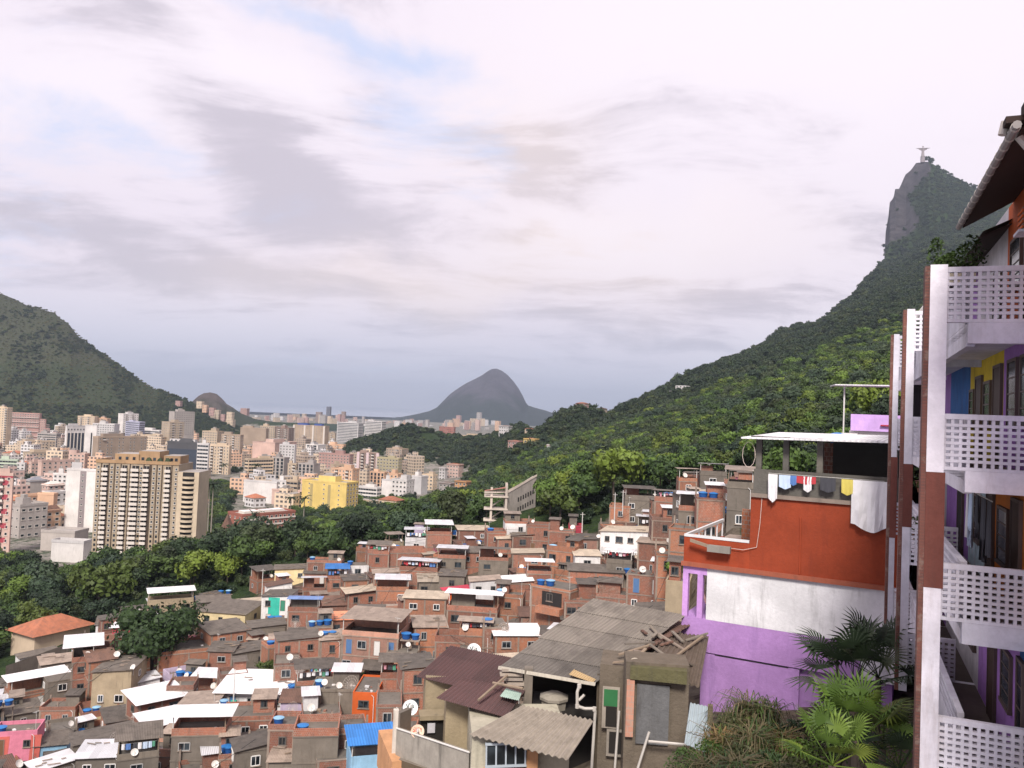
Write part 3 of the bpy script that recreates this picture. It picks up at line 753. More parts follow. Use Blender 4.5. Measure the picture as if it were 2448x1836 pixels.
def farmat(c):
    """wall of a far block with its rows of windows as a surface pattern"""
    nm = 'far_'+c
    if nm in MATS: return MATS[nm]
    m, nt, b = newmat(nm); uv = nt.nodes.new('ShaderNodeUVMap').outputs[0]
    sx = nt.nodes.new('ShaderNodeSeparateXYZ'); L(nt, uv, sx.inputs[0])
    fx = math_n(nt, 'FRACT', math_n(nt, 'DIVIDE', sx.outputs[0], 3.4)); fy = math_n(nt, 'FRACT', math_n(nt, 'DIVIDE', sx.outputs[1], 3.1))
    k = math_n(nt, 'MULTIPLY', math_n(nt, 'LESS_THAN', math_n(nt, 'ABSOLUTE', math_n(nt, 'SUBTRACT', fx, .5)), .30), math_n(nt, 'LESS_THAN', math_n(nt, 'ABSOLUTE', math_n(nt, 'SUBTRACT', fy, .5)), .24))
    geo = nt.nodes.new('ShaderNodeNewGeometry'); nz = nt.nodes.new('ShaderNodeSeparateXYZ'); L(nt, geo.outputs['Normal'], nz.inputs[0])
    k = math_n(nt, 'MULTIPLY', k, math_n(nt, 'LESS_THAN', nz.outputs[2], .5))
    cell = N(nt, 'ShaderNodeTexWhiteNoise', noise_dimensions='2D'); sn = N(nt, 'ShaderNodeVectorMath', operation='SNAP'); L(nt, uv, sn.inputs[0]); sn.inputs[1].default_value = (3.4,3.1,1); L(nt, sn.outputs[0], cell.inputs['Vector'])
    n1 = noise(nt, geo.outputs['Position'], .05, 4, .6)
    c_ = mixc(nt, n1, sc(WCOL[c], .8), sc(WCOL[c], 1.15))
    c_ = mixc(nt, k, c_, mixc(nt, cell.outputs[0], (.03,.03,.035), (.22,.19,.17)))
    L(nt, c_, b.inputs['Base Color']); b.inputs['Roughness'].default_value = .7; MATS[nm] = m; return m
ROOFC = plaster('roof_concrete', (.36,.33,.31), .5, scale=.15, bump=0)
GL = glass('window_glass'); GL2 = glass('window_glass_blue', (.05,.07,.09)); FR = plain('window_frame', (.55,.52,.48)); SILL = plain('pale_trim', (.62,.56,.50))
DK = plain('dark_recess', (.025,.022,.022), .9); BLUETARP = plain('blue_sheet', (.05,.16,.45)); TILE = corr('roof_tile', (.42,.15,.08), .22, .5, (.10,.07,.06), .9)  # dark_recess: near-black colour for the shade in bays and openings
TILE2 = corr('roof_tile_old', (.20,.11,.08), .22, .5, (.07,.05,.045), .95)
WM = {}
def win_mesh(w, h, kind='plain', d=.12):
    """one window: dark pane set in a frame; or a balcony bay, its shade a flat dark panel, with slab and rail"""
    key = (round(w,1), round(h,1), kind)
    if key in WM: return WM[key]
    mb = MB(); hw = w/2; hh = h/2
    if kind == 'plain':
        f = min(.14, w*.1)
        mb.box(-hw+f, hw-f, -.04, .05, -hh+f, hh-f, GL)
        mb.box(-hw, -hw+f, -.10, .05, -hh, hh, FR); mb.box(hw-f, hw, -.10, .05, -hh, hh, FR)
        mb.box(-hw+f, hw-f, -.10, .05, -hh, -hh+f, FR); mb.box(-hw+f, hw-f, -.10, .05, hh-f, hh, FR)
        mb.box(-hw-.1, hw+.1, -.22, .05, -hh-.16, -hh-.003, SILL)
    elif kind == 'band':
        mb.box(-hw, hw, -.06, .05, -hh, hh, GL)
        n = max(2, int(w/2.2))
        for k in range(1, n): x = -hw+w*k/n; mb.box(x-.07, x+.07, -.12, -.062, -hh, hh, FR)
    elif kind == 'dark':
        mb.box(-hw, hw, -.05, .05, -hh, hh, GL)
    elif kind == 'balcony':
        mb.box(-hw, hw, -.05, .05, -hh, hh, DK)
        mb.box(-hw, -hw+.1, -.12, -.052, -hh, hh, FR); mb.box(-.05, .05, -.12, -.052, -hh, hh, FR)
        mb.box(-hw-.1, hw+.1, -1.1, .05, -hh-.32, -hh-.003, SILL)
        mb.box(-hw-.1, hw+.1, -1.1, -1.0, -hh, -hh+.75, SILL)
    WM[key] = mb.mesh('window'); return WM[key]

def facade(parent, face, w, d, H, cols, floors, z0, kind, ww, wh, cap=100, margin=None, skip=None, name='window'):
    """windows one by one on the front or on a side face of a block whose front is y=0"""
    L_ = w if face == 'F' else d
    margin = L_/cols/2 if margin is None else margin
    me = win_mesh(ww, wh, kind); n = 0; fh = (H-z0)/floors
    for i in range(floors):
        for j in range(cols):
            if skip and skip(i, j): continue
            if n >= cap: return n
            t = margin+(L_-2*margin)*(j/(cols-1) if cols > 1 else .5); z = H-fh*(i+.5)
            if face == 'F': loc, rot = (-w/2+t, 0, z), 0
            elif face == 'R': loc, rot = (w/2, t, z), math.pi/2
            else: loc, rot = (-w/2, d-t, z), -math.pi/2
            inst(name, me, parent, loc, (0,0,rot)); n += 1
    return n
def place(x0, x1, ytop, ybase, D, side, fr, zg=None):
    cx = (x0+x1)/2; hz = 985+.04*(cx-CX)
    if D is None: D = -CITY*F/(ybase-hz)
    W = (x1-x0)*D/F; th = R(32)*(1 if side == 'L' else -1)
    if fr < .03: th = 0
    w = (1-fr)*W/math.cos(th); d = fr*W/abs(math.sin(th)) if fr >= .03 else min(w, 14)
    p = P(cx, (ytop+ybase)/2, D); al = math.atan2(p.x, p.y)
    base = CITY if zg is None else zg
    ztop = P(cx, ytop, D).z; rot = -al+th
    # centre of the visible outline: the front's centre is offset by half the side's share
    off = (W*fr/2)*(1 if side == 'L' else -1) if fr >= .03 else 0
    c = Vector((p.x, p.y, 0))+Vector((math.cos(al), -math.sin(al), 0))*off
    return D, w, d, c, rot, base, ztop-base
GROUP_CITY = 'apartment blocks in the valley'
def block(x0, x1, ytop, ybase, col, style='grid', side='R', fr=.25, D=None, label=None, cat='building', name='apartment_building', cols=None, floors=None, roofbox=True, group=GROUP_CITY, zg=None, sidecol=None, roofcol=None, cap=100, extras=None):
    D, w, d, c, rot, base, H = place(x0, x1, ytop, ybase, D, side, fr, zg)
    t = thing(name, label, cat, (c.x, c.y, base), rot, group, ((x0+x1)/2, ytop))
    CLEAR.append((c.x-math.sin(rot)*d/2, c.y+math.cos(rot)*d/2, math.hypot(w, d)/2+2))
    far = style == 'far'
    wm = farmat(col) if far else wmat(col)
    sm = (farmat(sidecol) if far else wmat(sidecol)) if sidecol else wm
    mb = MB(); a = (-w/2, w/2)
    mb.quad([(a[0],0,-6),(a[1],0,-6),(a[1],0,H),(a[0],0,H)], wm); mb.quad([(a[1],d,-6),(a[0],d,-6),(a[0],d,H),(a[1],d,H)], wm)
    mb.quad([(a[1],0,-6),(a[1],d,-6),(a[1],d,H),(a[1],0,H)], sm); mb.quad([(a[0],d,-6),(a[0],0,-6),(a[0],0,H),(a[0],d,H)], sm)
    mb.quad([(a[0],0,H),(a[1],0,H),(a[1],d,H),(a[0],d,H)], ROOFC)
    mb.build('wall', t)
    if H > 7 and not far:
        p_ = MB()
        for q in ((a[0]-.15,a[1]+.15,-.15,.2),(a[0]-.15,a[1]+.15,d-.2,d+.15)): p_.box(q[0],q[1],q[2],q[3],H-.3,H+.9, wmat(sidecol or col) if False else wm)
        for q in ((a[0]-.15,a[0]+.2),(a[1]-.2,a[1]+.15)): p_.box(q[0],q[1],.203,d-.203,H-.3,H+.9, sm)
        p_.build('parapet', t)
    if roofbox and H > 8:
        rb = MB(); rw = w*random.uniform(.25,.45); rx = random.uniform(-.25,.2)*w; rh = random.uniform(2.5,4.2)
        rb.box(rx-rw/2, rx+rw/2, d*.25, d*.75, H, H+rh, wm, ROOFC)
        if random.random() < .6: rb.box(rx-rw*.2, rx+rw*.25, d*.35, d*.6, H+rh, H+rh+1.6, ROOFC)
        rb.build('roof_house', t)
    fl = floors or max(1, round(H/3.05)); cc = cols or max(2, round(w/3.6)); sc_ = max(1, round(d/4.5))
    if style in ('grid', 'bands', 'balc', 'strips'):
        n = 0
        if style == 'grid': n = facade(t, 'F', w, d, H, cc, fl, 0, 'plain', min(1.9, w/cc*.55), 1.4, cap)
        elif style == 'bands': n = facade(t, 'F', w, d, H, 1, fl, 0, 'band', w*.94, 1.35, cap)
        elif style == 'balc':
            n = facade(t, 'F', w, d, H, cc, fl, 0, 'plain', 1.2, 1.3, cap, skip=lambda i, j: j % 3 == 1)
            n += facade(t, 'F', w, d, H, cc, fl, 0, 'balcony', min(3.0, w/cc*.9), 1.7, cap-n, skip=lambda i, j: j % 3 != 1, name='balcony')
        elif style == 'strips': n = facade(t, 'F', w, d, H, cc, fl, 0, 'dark', w/cc*.55, H/fl*.8, cap)
        if fr > .1 and n < cap: 
            if style == 'bands': facade(t, side, w, d, H, 1, fl, 0, 'band', d*.9, 1.35, cap-n)
            elif style in ('grid', 'balc'): facade(t, side, w, d, H, sc_, fl, 0, 'plain', 1.2, 1.2, cap-n)
    if extras: extras(t, w, d, H)
    return t
def hip_roof(t, w, d, H, rh=3, mat=None, over=.6, name='roof'):
    mat = mat or TILE; mb = MB(); x=w/2+over; y0=-over; y1=d+over; r=min(w,d)/2
    ra=(-w/2+min(r,w/2*.9), d/2, H+rh) ; rb=(w/2-min(r,w/2*.9), d/2, H+rh)
    A=(-x,y0,H); B=(x,y0,H); C_=(x,y1,H); D_=(-x,y1,H)
    mb.quad([A,B,rb,ra], mat); mb.quad([C_,D_,ra,rb], mat); mb.quad([B,C_,rb], mat); mb.quad([D_,A,ra], mat); mb.quad([D_,C_,B,A], SILL)
    return mb.build(name, t)

def build_city():
    # the tall beige tower -------------------------------------------------
    D = 300; c0 = P(340, 1380, D); al = math.atan2(c0.x, c0.y)
    zg = ground(c0.x, c0.y)-2; ztop = P(340, 1108, D).z; H = ztop-zg; rot = -al-R(20)
    t = thing('apartment_tower', 'tall beige tower with many balcony stacks and a pale balconied end', 'apartment tower', (c0.x, c0.y, zg), rot, None, (330, 1240))
    CLEAR.append((c0.x, c0.y+6, 22))
    be = plaster('tower_beige', (.42,.34,.25), .5, scale=.1, stain=(.12,.09,.07), bump=0); ce = plaster('tower_cream', (.62,.51,.38), .3, scale=.1, bump=0)
    rib = plain('tower_rib', (.10,.07,.05)); pent = plaster('penthouse_orange', (.40,.26,.15), .5, scale=.2, bump=0)
    Wt = 29.5; dt = 9.0; x0 = -18.5; x1 = x0+Wt
    mb = MB(); mb.box(x0, x1, 0, 16, -8, H, be, ROOFC); mb.build('wall', t)
    # pale end wing, a shallow bow with balconies
    mb = MB(); mb.box(x1, x1+7.5, -.6, 12, -8, H-2.5, ce, ROOFC); mb.build('end_wing', t)
    fl = 23; fh = H/fl
    stacks = [(.115,'b'),(.345,'b'),(.475,'B'),(.61,'b'),(.87,'b')]
    small = [.03,.19,.26,.545,.70,.765,.97]
    nwin = 0; bal = win_mesh(1.9, 1.75, 'balcony'); balB = win_mesh(2.6, 1.75, 'balcony'); sw = win_mesh(.75, .9, 'plain')
    rest = MB()
    for i in range(fl-1):
        z = H-fh*(i+1.0)
        for f_, k in stacks:
            inst('balcony', balB if k == 'B' else bal, t, (x0+Wt*f_, 0, z))
        for f_ in small:
            x = x0+Wt*f_
            if nwin < 100 and (i < 16): inst('window', sw, t, (x, 0, z)); nwin += 1
            else: rest.box(x-.37, x+.37, -.06, .02, z-.45, z+.45, GL)
    rest.build('small_windows', t, kind='stuff')
    for f_ in (.065,.155,.225,.30,.41,.575,.65,.665,.735,.80,.915):
        r_ = MB(); x = x0+Wt*f_; r_.box(x-.14, x+.14, -.35, .0, 0, H-.2, rib); r_.build('rib', t)
    eb = MB(); cb_ = win_mesh(4.2, 1.7, 'dark')
    wing = MB()
    for i in range(fl-1):
        z = H-2.5-fh*(i+.75)
        b_ = MB(); n = 8
        pts = [(x1+1.3+4.9*k/n, -.6-1.3*math.sin(math.pi*k/n)) for k in range(n+1)]
        for (xa,ya),(xb,yb) in zip(pts[:-1], pts[1:]):
            b_.quad([(xa,ya,z-1.15),(xb,yb,z-1.15),(xb,yb,z-.35),(xa,ya,z-.35)], ce)
            b_.quad([(xa,-.6,z-1.15),(xa,ya,z-1.15),(xb,yb,z-1.15),(xb,-.6,z-1.15)][::-1], ce)
            b_.quad([(xa,-.6,z-.9),(xa,ya,z-.9),(xb,yb,z-.9),(xb,-.6,z-.9)][::-1], ce)
        b_.build('bow_balcony', t)
        wing.box(x1+1.7, x1+5.8, -.66, -.58, z-.33, z+1.2, DK)  # flat dark panels paint the shade behind the bow balconies
    wing.build('recess_shade', t)
    for (xa, xb, h_) in ((-13,-4,3.2),(-4.5,3,4.4),(4.5,10.5,3.0)):
        mb = MB(); mb.box(xa, xb, 2.5, 12, H, H+h_, pent, ROOFC)
        for k in range(3): 
            x = xa+(xb-xa)*(.2+.28*k); mb.box(x-.5, x+.5, 2.44, 2.5, H+1, H+2.1, GL)
        mb.build('penthouse', t)
    for (x, y) in ((-1,3),(-.2,1),(6.5,1.2),(3.8,1.0)):
        mb = MB(); mb.lathe([(0,0),(.9,.2),(1.2,1.0),(.7,1.9),(.1,2.3)], FOLD, 8, (x,y,H)); mb.build('roof_plant', t)
    p = MB(); p.box(x0-.2, x1, -.25, 0, H-.2, H+1.0, pent); p.box(x0-.2, x0, 0, 12, H-.2, H+1, pent); p.build('parapet', t)
    # named blocks -------------------------------------------------------
    B = block
    B(-16,24,975,1065,'cream','balc','R',.25,label='cream tower at the left edge before the green hill', D=1050)
    def terr(t, w, d, H):
        for k in range(6):
            mb = MB(); mb.box(-w/2+.5, w/2-(6-k)*w*.0+k*-0-0.3, -1.6-.01*k, -.02, H*(k+.35)/6.3, H*(k+.42)/6.3, SILL); mb.build('terrace', t)
    t_ = B(20,92,988,1060,'rose','grid','R',.06,D=1180,label='dusty red terraced block stepping down the foot of the hill',roofbox=False,extras=terr)
    B(88,108,1003,1060,'rose','grid','R',.1,D=1180,label='lower dusty red end of the terraced block by the hill',roofbox=False)
    B(106,118,1025,1060,'rose','grid','R',.1,D=1180,label='lowest dusty red step of the terraced block by the hill',roofbox=False)
    B(92,141,1037,1082,'grey','bands','R',.2,D=1050,label='low grey office block with banded windows')
    B(47,126,1056,1093,'cream','grid','L',.15,label='cream block with dark balconies left of the dark glass office',D=910)
    def fins(t, w, d, H):
        g_ = MB(); g_.box(-w/2+.6, w/2-.2, -.18, 0, 4, H-7, plain('office_glass', (.05,.06,.08), .2)); g_.build('glass_front', t)
        for k in range(7): 
            f_ = MB(); x = -w/2+.4+(w-.8)*k/6; f_.box(x-.35, x+.35, -.9, -.18, 0, H-6.6, SILL); f_.build('fin', t)
        for k in range(7):
            f_ = MB(); x = -w/2+2+(w-4)*k/6; f_.box(x-.6, x+.6, -.08, 0, H-4.2, H-2.6, GL); f_.build('window', t)
    B(158,207,1019,1100,'white','none','L',.06,D=860,label='office block of dark glass between white vertical fins',extras=fins)
    def slot(t, w, d, H):
        f_ = MB(); f_.box(w*.02, w*.14, -.1, 0, 2, H-7, DK); f_.build('stair_slot', t)
    B(203,229,1018,1112,'white','none','R',.05,D=840,label='plain white end slab with dark slot beside the glass office',roofbox=False,extras=slot)
    B(188,232,996,1032,'cream','balc','R',.2,D=1230,label='cream stepped block right at the foot of the green hill')
    B(222,262,1001,1032,'peach','balc','R',.2,D=1240,label='peach block with blue roof cover below the green hill')
    B(224,282,1014,1050,'white','grid','R',.2,D=1120,label='bright white ornate block below the green hill')
    B(284,328,990,1038,'white','balc','L',.25,D=1230,label='white block with stepped top below the green hill')
    B(302,344,1009,1038,'lilac','bands','R',.3,D=1200,label='pale blue glass block before the stepped white one')
    B(405,462,985,1062,'grey','grid','L',.2,D=1150,label='tall grey tower standing before the green hill',floors=18,cols=9)
    B(387,437,1010,1080,'beige','balc','L',.35,D=1060,label='beige balconied tower before the tall grey one')
    B(322,392,1029,1055,'white','bands','R',.2,D=1230,label='low white banded block under the hill')
    B(338,392,1041,1070,'cream','grid','R',.2,D=1120,label='low cream block left of the beige balconied tower')
    B(228,345,1045,1120,'tan','balc','L',.1,D=760,label='long tan block rising behind the tall beige tower')
    def bw(t, w, d, H):
        g_ = MB(); 
        g_.box(-w/2+1, w/2-.5, -.15, 0, 1, H-5, plain('office_glass', (.05,.06,.08), .2)); g_.build('glass_front', t)
    B(400,471,1058,1160,'dark','none','R',.03,D=640,label='dark glass fronted office behind the tall beige tower',extras=bw,roofbox=True)
    B(408,470,1050,1062,'white','grid','R',.1,D=660,label='white top storeys above the dark glass office',roofbox=False,zg=P(440,1065,660).z)
    B(470,498,1062,1168,'white','bands','R',.1,D=636,label='white block with black window bands right of the tall beige tower',floors=13)
    B(484,532,1032,1085,'beige','grid','R',.3,D=1010,label='beige block with blank left wall beside the park')
    B(530,580,1040,1086,'tan','balc','R',.15,D=1000,label='tan balconied block beside the park')
    B(497,551,1066,1122,'cream','balc','R',.1,D=800,label='cream block with broad balconies near the park palms')
    B(575,640,1024,1075,'tan','none','R',.1,D=1160,label='tan block with a windowless left wall')
    B(622,664,1020,1062,'beige','grid','R',.2,D=1200,label='beige ornate block with rows of openings')
    B(660,702,1024,1068,'brown','balc','R',.3,D=1180,label='brown balconied block left of the blue roofed towers')
    B(605,708,1059,1110,'pink','none','R',.5,D=930,label='wide pale pink block with blank walls')
    B(668,707,1064,1108,'white','grid','R',.1,D=915,label='whitish windowed wing of the wide pale pink block')
    B(586,652,1098,1152,'cream','bands','L',.12,D=700,label='cream block with banded windows behind the big white wall')
    B(650,690,1095,1140,'grey','strips','R',.3,D=745,label='grey block with two dark window strips',cols=3)
    B(688,712,1110,1140,'beige','balc','R',.2,D=740,label='small beige balconied block between grey ones')
    B(713,764,1110,1150,'grey','strips','R',.3,D=735,label='grey block with four dark window strips',cols=4)
    def blueroof(t, w, d, H):
        mb = MB(); mb.box(-w*.42, -w*.1, d*.2, d*.8, H+.1, H+3.5, plain('blue_tank_cover', (.05,.09,.28))); mb.build('roof_tank', t)
        mb = MB(); mb.box(w*.12, w*.35, d*.2, d*.8, H+.1, H+3.5, plain('blue_tank_cover', (.05,.09,.28))); mb.build('roof_tank', t)
        for k in (.0,.35,.62,.97):
            p_ = MB(); x = -w/2+w*k; p_.box(x-1.3, x+1.3, -.7, 0, 0, H+.4, SILL); p_.build('pier', t)
    B(703,785,1018,1072,'tan','balc','R',.12,D=1290,label='pair of joined tan towers with blue roof tanks',extras=blueroof,roofbox=False,cols=13)
    B(785,803,1036,1065,'beige','balc','R',.2,D=1290,label='small beige block right of the blue roofed towers')
    B(806,868,1011,1048,'white','bands','R',.2,D=1560,label='white banded block behind the dark wooded knoll, left of its twin')
    B(872,922,1008,1034,'white','bands','R',.2,D=1600,label='white banded block behind the dark wooded knoll, right of its twin')
    B(860,912,1049,1092,'cream','bands','R',.03,D=1240,label='cream block ringed by dark window bands before the wooded knoll',floors=8)
    B(838,858,1070,1098,'beige','balc','R',.2,D=1150,label='narrow beige block left of the ringed cream one')
    B(782,830,1064,1090,'peach','balc','R',.2,D=1130,label='peach block with roof terraces')
    B(731,778,1064,1092,'white','strips','R',.4,D=1060,label='white block with one column of dark windows',cols=2)
    B(762,843,1086,1142,'rose','grid','R',.12,D=850,label='dusty pink block with many rows of windows')
    def twop(t, w, d, H):
        for k in (.04,.5,.98):
            p_ = MB(); x = -w/2+w*k; p_.box(x-1.5, x+1.5, -.6, 0, 0, H+.5, plain('pier_pink', (.6,.47,.47))); p_.build('pier', t)
    B(854,905,1083,1142,'brown','balc','R',.05,D=830,label='brown block with three pale full height piers',extras=twop,cols=6)
    B(900,960,1096,1146,'olive','grid','R',.15,D=800,label='olive block with tight rows of windows')
    B(923,976,1074,1112,'tan','grid','R',.3,D=1020,label='tan block with blank centre behind the olive one')
    B(1017,1091,1051,1095,'cream','grid','R',.08,D=1240,label='wide cream block with nine rows of windows before the knoll',cols=11,floors=7)
    B(1102,1174,1042,1092,'cream','grid','L',.05,D=1240,label='large cream block with regular window rows by the green slope',cols=13,floors=8)
    B(968,1006,1069,1098,'lilac','balc','R',.2,D=1180,label='lilac blue block left of the wide cream one')
    B(1003,1047,1072,1108,'beige','strips','R',.4,D=1110,label='beige block with blank walls below the wide cream one',cols=3)
    B(1152,1204,1080,1100,'white','grid','R',.3,D=1180,label='low white buildings right of the large cream block')
    B(1195,1235,1086,1104,'white','bands','R',.4,D=1120,label='white villa with dark balcony by the green slope')
    B(790,826,1112,1150,'beige','balc','L',.2,D=720,label='beige block with stacked balconies behind the yellow one')
    B(792,858,1122,1162,'peach','balc','R',.25,D=690,label='peach block with orange panels behind the yellow one')
    B(884,926,1130,1170,'peach','strips','R',.2,D=680,label='peach block with two dark window columns',cols=4)
    B(922,962,1134,1170,'peach','grid','R',.3,D=690,label='low peach block with a narrow side')
    B(912,938,1148,1196,'white','none','R',.03,D=640,label='blank white slab right of the yellow block')
    B(936,990,1148,1198,'white','grid','R',.35,D=625,label='white block with narrow windowed side above the trees')
    B(984,1022,1140,1180,'white','none','R',.4,D=660,label='bright white gabled house cluster right of the white block')
    B(1010,1045,1136,1165,'cream','grid','R',.3,D=700,label='small cream houses right of the gabled white ones')
    B(854,912,1166,1195,'white','bands','R',.2,D=640,label='low white row with dark awnings')
    # big white wall and its neighbours
    B(583,662,1152,1222,'white','none','R',.05,D=585,label='big blank white building at the edge of the park',roofbox=False)
    B(650,686,1150,1176,'white','grid','R',.1,D=600,label='upper white storey beside the big blank wall',cols=3)
    B(650,686,1172,1214,'pink','none','R',.05,D=580,label='blank pale pink wall right of the big white one',roofbox=False)
    B(684,716,1150,1216,'beige','bands','R',.2,D=590,label='narrow beige block with balconies beside the pink wall')
    B(712,758,1176,1220,'pink','strips','R',.1,D=565,label='pale pink slab with one dark window column',cols=2)
    def yel(t, w, d, H):
        for k in (.22,.62):
            p_ = MB(); x = -w/2+w*k; p_.box(x-1.1, x+1.1, -.04, .0, 2, H-1.5, plain('ochre_panel', (.38,.30,.14))); p_.build('stair_panel', t)  # two darker ochre strips up the yellow front
    B(722,855,1153,1226,'yellow','none','R',.22,D=560,label='big yellow block with a windowed right side behind two palms',extras=yel)
    tt = [o for o, l, p in REG if l.startswith('big yellow')][0]
    D_, w, d, c, rot, base, H = place(722,855,1153,1226,560,'R',.22)
    facade(tt, 'R', w, d, H, 4, 7, 0, 'plain', 1.6, 1.5)
    facade(tt, 'F', w, d, H, 3, 6, 0, 'plain', 1.0, 1.0)
    B(857,912,1195,1225,'cream','grid','R',.2,D=585,label='low cream house right of the yellow block')
    B(905,965,1196,1222,'cream','grid','R',.3,D=575,label='cream house with red tiles above the trees',roofbox=False, extras=lambda t, w, d, H: hip_roof(t, w, d, H, 2.5))
    # school block, tiled hall, pyramid roof
    def school(t, w, d, H):
        for k in range(4):
            m_ = MB(); m_.box(-w/2-.1, w/2+.1, -.5, 0, H*(k+.05)/4, H*(k+.05)/4+.8, SILL); m_.build('floor_band', t)
        for (x, y, s) in ((-.25,.5,.14),(.05,.45,.1),(.25,.5,.12)):
            m_ = MB(); m_.box(w*(x-s), w*(x+s), d*(y-.2), d*(y+.2), H, H+1.5, SILL, plaster('white_roof', (.75,.72,.72), .3, bump=0)); m_.build('roof_light', t)
    B(548,703,1228,1282,'red','grid','L',.22,D=440,label='low brick red school block with flat pale roof',cat='school building',name='school_building',cols=12,floors=4,roofbox=False,extras=school)
    def hall(t, w, d, H): hip_roof(t, w, d, H, 5)
    B(508,655,1292,1312,'white','none','L',.3,D=372,label='broad hall with low red tiled roof before the school',cat='hall',name='tiled_hall',roofbox=False,extras=hall)
    def pyr(t, w, d, H):
        m_ = MB(); q = [(-w/2-.8,-.8,H),(w/2+.8,-.8,H),(w/2+.8,d+.8,H),(-w/2-.8,d+.8,H)]; ap = (0, d/2, H+11)
        for k in range(4): m_.quad([q[k], q[(k+1)%4], ap], TILE2)
        m_.build('roof', t)
    B(524,560,1282,1300,'beige','none','R',.4,D=400,label='steep pyramid roofed pavilion beside the tiled hall',cat='pavilion',name='pavilion',roofbox=False,extras=pyr)
    gz = P(120,1560,182); zz = ground(gz.x, gz.y)
    B(40,205,1508,1530,'cream','none','L',.3,D=182,zg=zz-2,label='long red tiled roof half hidden in the left hand wood',cat='hall',name='tiled_hall',roofbox=False,extras=lambda t, w, d, H: hip_roof(t, w, d, H, 2.6, TILE, 1.0))
    for D_ in range(166, 182, 4):
        for px_ in range(40, 210, 24): CLEAR.append(((px_-CX)/F*D_, D_, 3.5))
    # left low quarter
    def chk(t, w, d, H):
        m_ = MB(); rm = plain('red_panel', (.36,.06,.08)); n = 11
        for i in range(n):
            for j in range(2):
                if (i+j) % 2: m_.box(-w/2+w*(.25+j*.33), -w/2+w*(.25+j*.33)+w*.24, -.06, 0, H-3.2-i*3.1-1.2, H-3.2-i*3.1+1.0, rm)
        m_.build('red_panels', t)
        m2 = MB(); m2.box(-w/2, w/2, -.05, -.0, H-1.2, H-.3, rm); m2.build('red_band', t)
    B(-26,24,1135,1330,'pink','balc','R',.05,D=356,label='tower with red and white checks cut by the left edge',extras=chk)
    B(18,106,1208,1286,'grey','grid','L',.35,D=405,label='grey block with square windows above the left hand trees',floors=4)
    def pair(t, w, d, H):
        m_ = MB(); m_.box(-w*.04, w*.16, -.05, 0, 0, H-.5, plain('grey_strip', (.26,.22,.22))); m_.build('window_strip', t)
        for k in range(14): inst('window', win_mesh(1.0, 1.0), t, (w*.05, -.06, H-2.5-k*3.1))
    B(160,226,1124,1268,'white','none','R',.04,D=432,label='twin white slabs joined by a grey strip beside the tall tower',extras=pair)
    B(128,160,1134,1194,'white','grid','R',.1,D=560,label='white block with neat dark windows left of the twin slabs',cols=3)
    B(70,98,1106,1142,'pink','grid','L',.2,D=700,label='pale pink block left of a larger pink one')
    B(96,172,1102,1150,'pink','grid','L',.1,D=680,label='large pale pink block with few windows',cols=6)
    B(62,150,1082,1105,'beige','grid','L',.2,D=800,label='long beige block above the pink ones')
    B(150,212,1085,1120,'pink','grid','R',.2,D=740,label='pale pink terraces behind the twin white slabs')
    B(0,42,1100,1136,'palegreen','bands','R',.1,D=700,label='pale green banded block near the left edge')
    B(40,62,1108,1134,'white','grid','R',.2,D=700,label='small white block right of the pale green one')
    B(0,26,1128,1150,'pink','grid','R',.2,D=600,label='small pink block behind the checked tower')
    B(30,100,1186,1222,'peach','grid','L',.2,D=470,label='peach houses above the grey block',roofbox=False)
    B(92,134,1182,1220,'peach','none','R',.2,D=470,label='blank peach gable wall left of the twin slabs',roofbox=False)
    B(103,142,1222,1262,'peach','grid','L',.2,D=425,label='peach house with brown tiled roof below the blank gable',roofbox=False,extras=lambda t, w, d, H: hip_roof(t, w, d, H, 3, TILE2))
    B(18,45,1196,1208,'beige','none','R',.2,D=440,label='small house with red tiled roof near the checked tower',roofbox=False,extras=lambda t, w, d, H: hip_roof(t, w, d, H, 2))
    B(58,108,1150,1176,'grey','none','L',.3,D=560,label='old shed with grey weathered roof',roofbox=False,extras=lambda t, w, d, H: hip_roof(t, w, d, H, 2.5, plain('old_grey_roof', (.22,.22,.24))))
    B(103,150,1160,1180,'pink','grid','L',.3,D=520,label='low pink gabled house before the neat white block',roofbox=False,extras=lambda t, w, d, H: hip_roof(t, w, d, H, 2.5, SILL))
    B(104,158,1178,1196,'white','grid','L',.3,D=480,label='long low white shed left of the twin slabs',roofbox=False)
    B(105,205,1272,1300,'grey','none','R',.3,D=372,label='low sheds with flat roofs left of the tall tower',roofbox=False)
    B(128,212,1296,1345,'white','none','R',.2,D=345,label='pale retaining building with flat top left of the tall tower',roofbox=False)
    # houses on the slopes
    def hh(x0,x1,y0,y1,col,lab,D,roof=None,**k):
        cx = (x0+x1)/2; p = P(cx, y1, D); gz = ground(p.x, p.y)-1; hz_ = (y1-y0)*D/F+3; y0 = proj((p.x, p.y, gz+hz_))[1]; p.z = gz
        B(x0,x1,y0,y1,col,k.pop('st','grid'),'R',.3,D=D,label=lab,cat='house',name='hillside_house',group='houses on the wooded slopes',roofbox=False,zg=p.z,
          extras=(lambda t, w, d, H: hip_roof(t, w, d, H, w*.12, roof)) if roof else None, **k)
    hh(1255,1276,1005,1014,'cream','small villa with orange tiled roof on the wooded slope',860,TILE)
    hh(1376,1408,950,958,'rose','red roofed house on top of the wooded hump',868,TILE)
    hh(1425,1452,957,963,'beige','low beige house beside the hump on the ridge',885,TILE2)
    hh(1192,1224,1056,1070,'white','white house with dark roof on the green slope',980,TILE2)
    hh(1213,1250,1106,1122,'rose','pink house with tiled roof at the foot of the green slope',760,TILE)
    hh(1250,1288,1112,1124,'yellow','yellow house at the foot of the green slope',740,TILE)
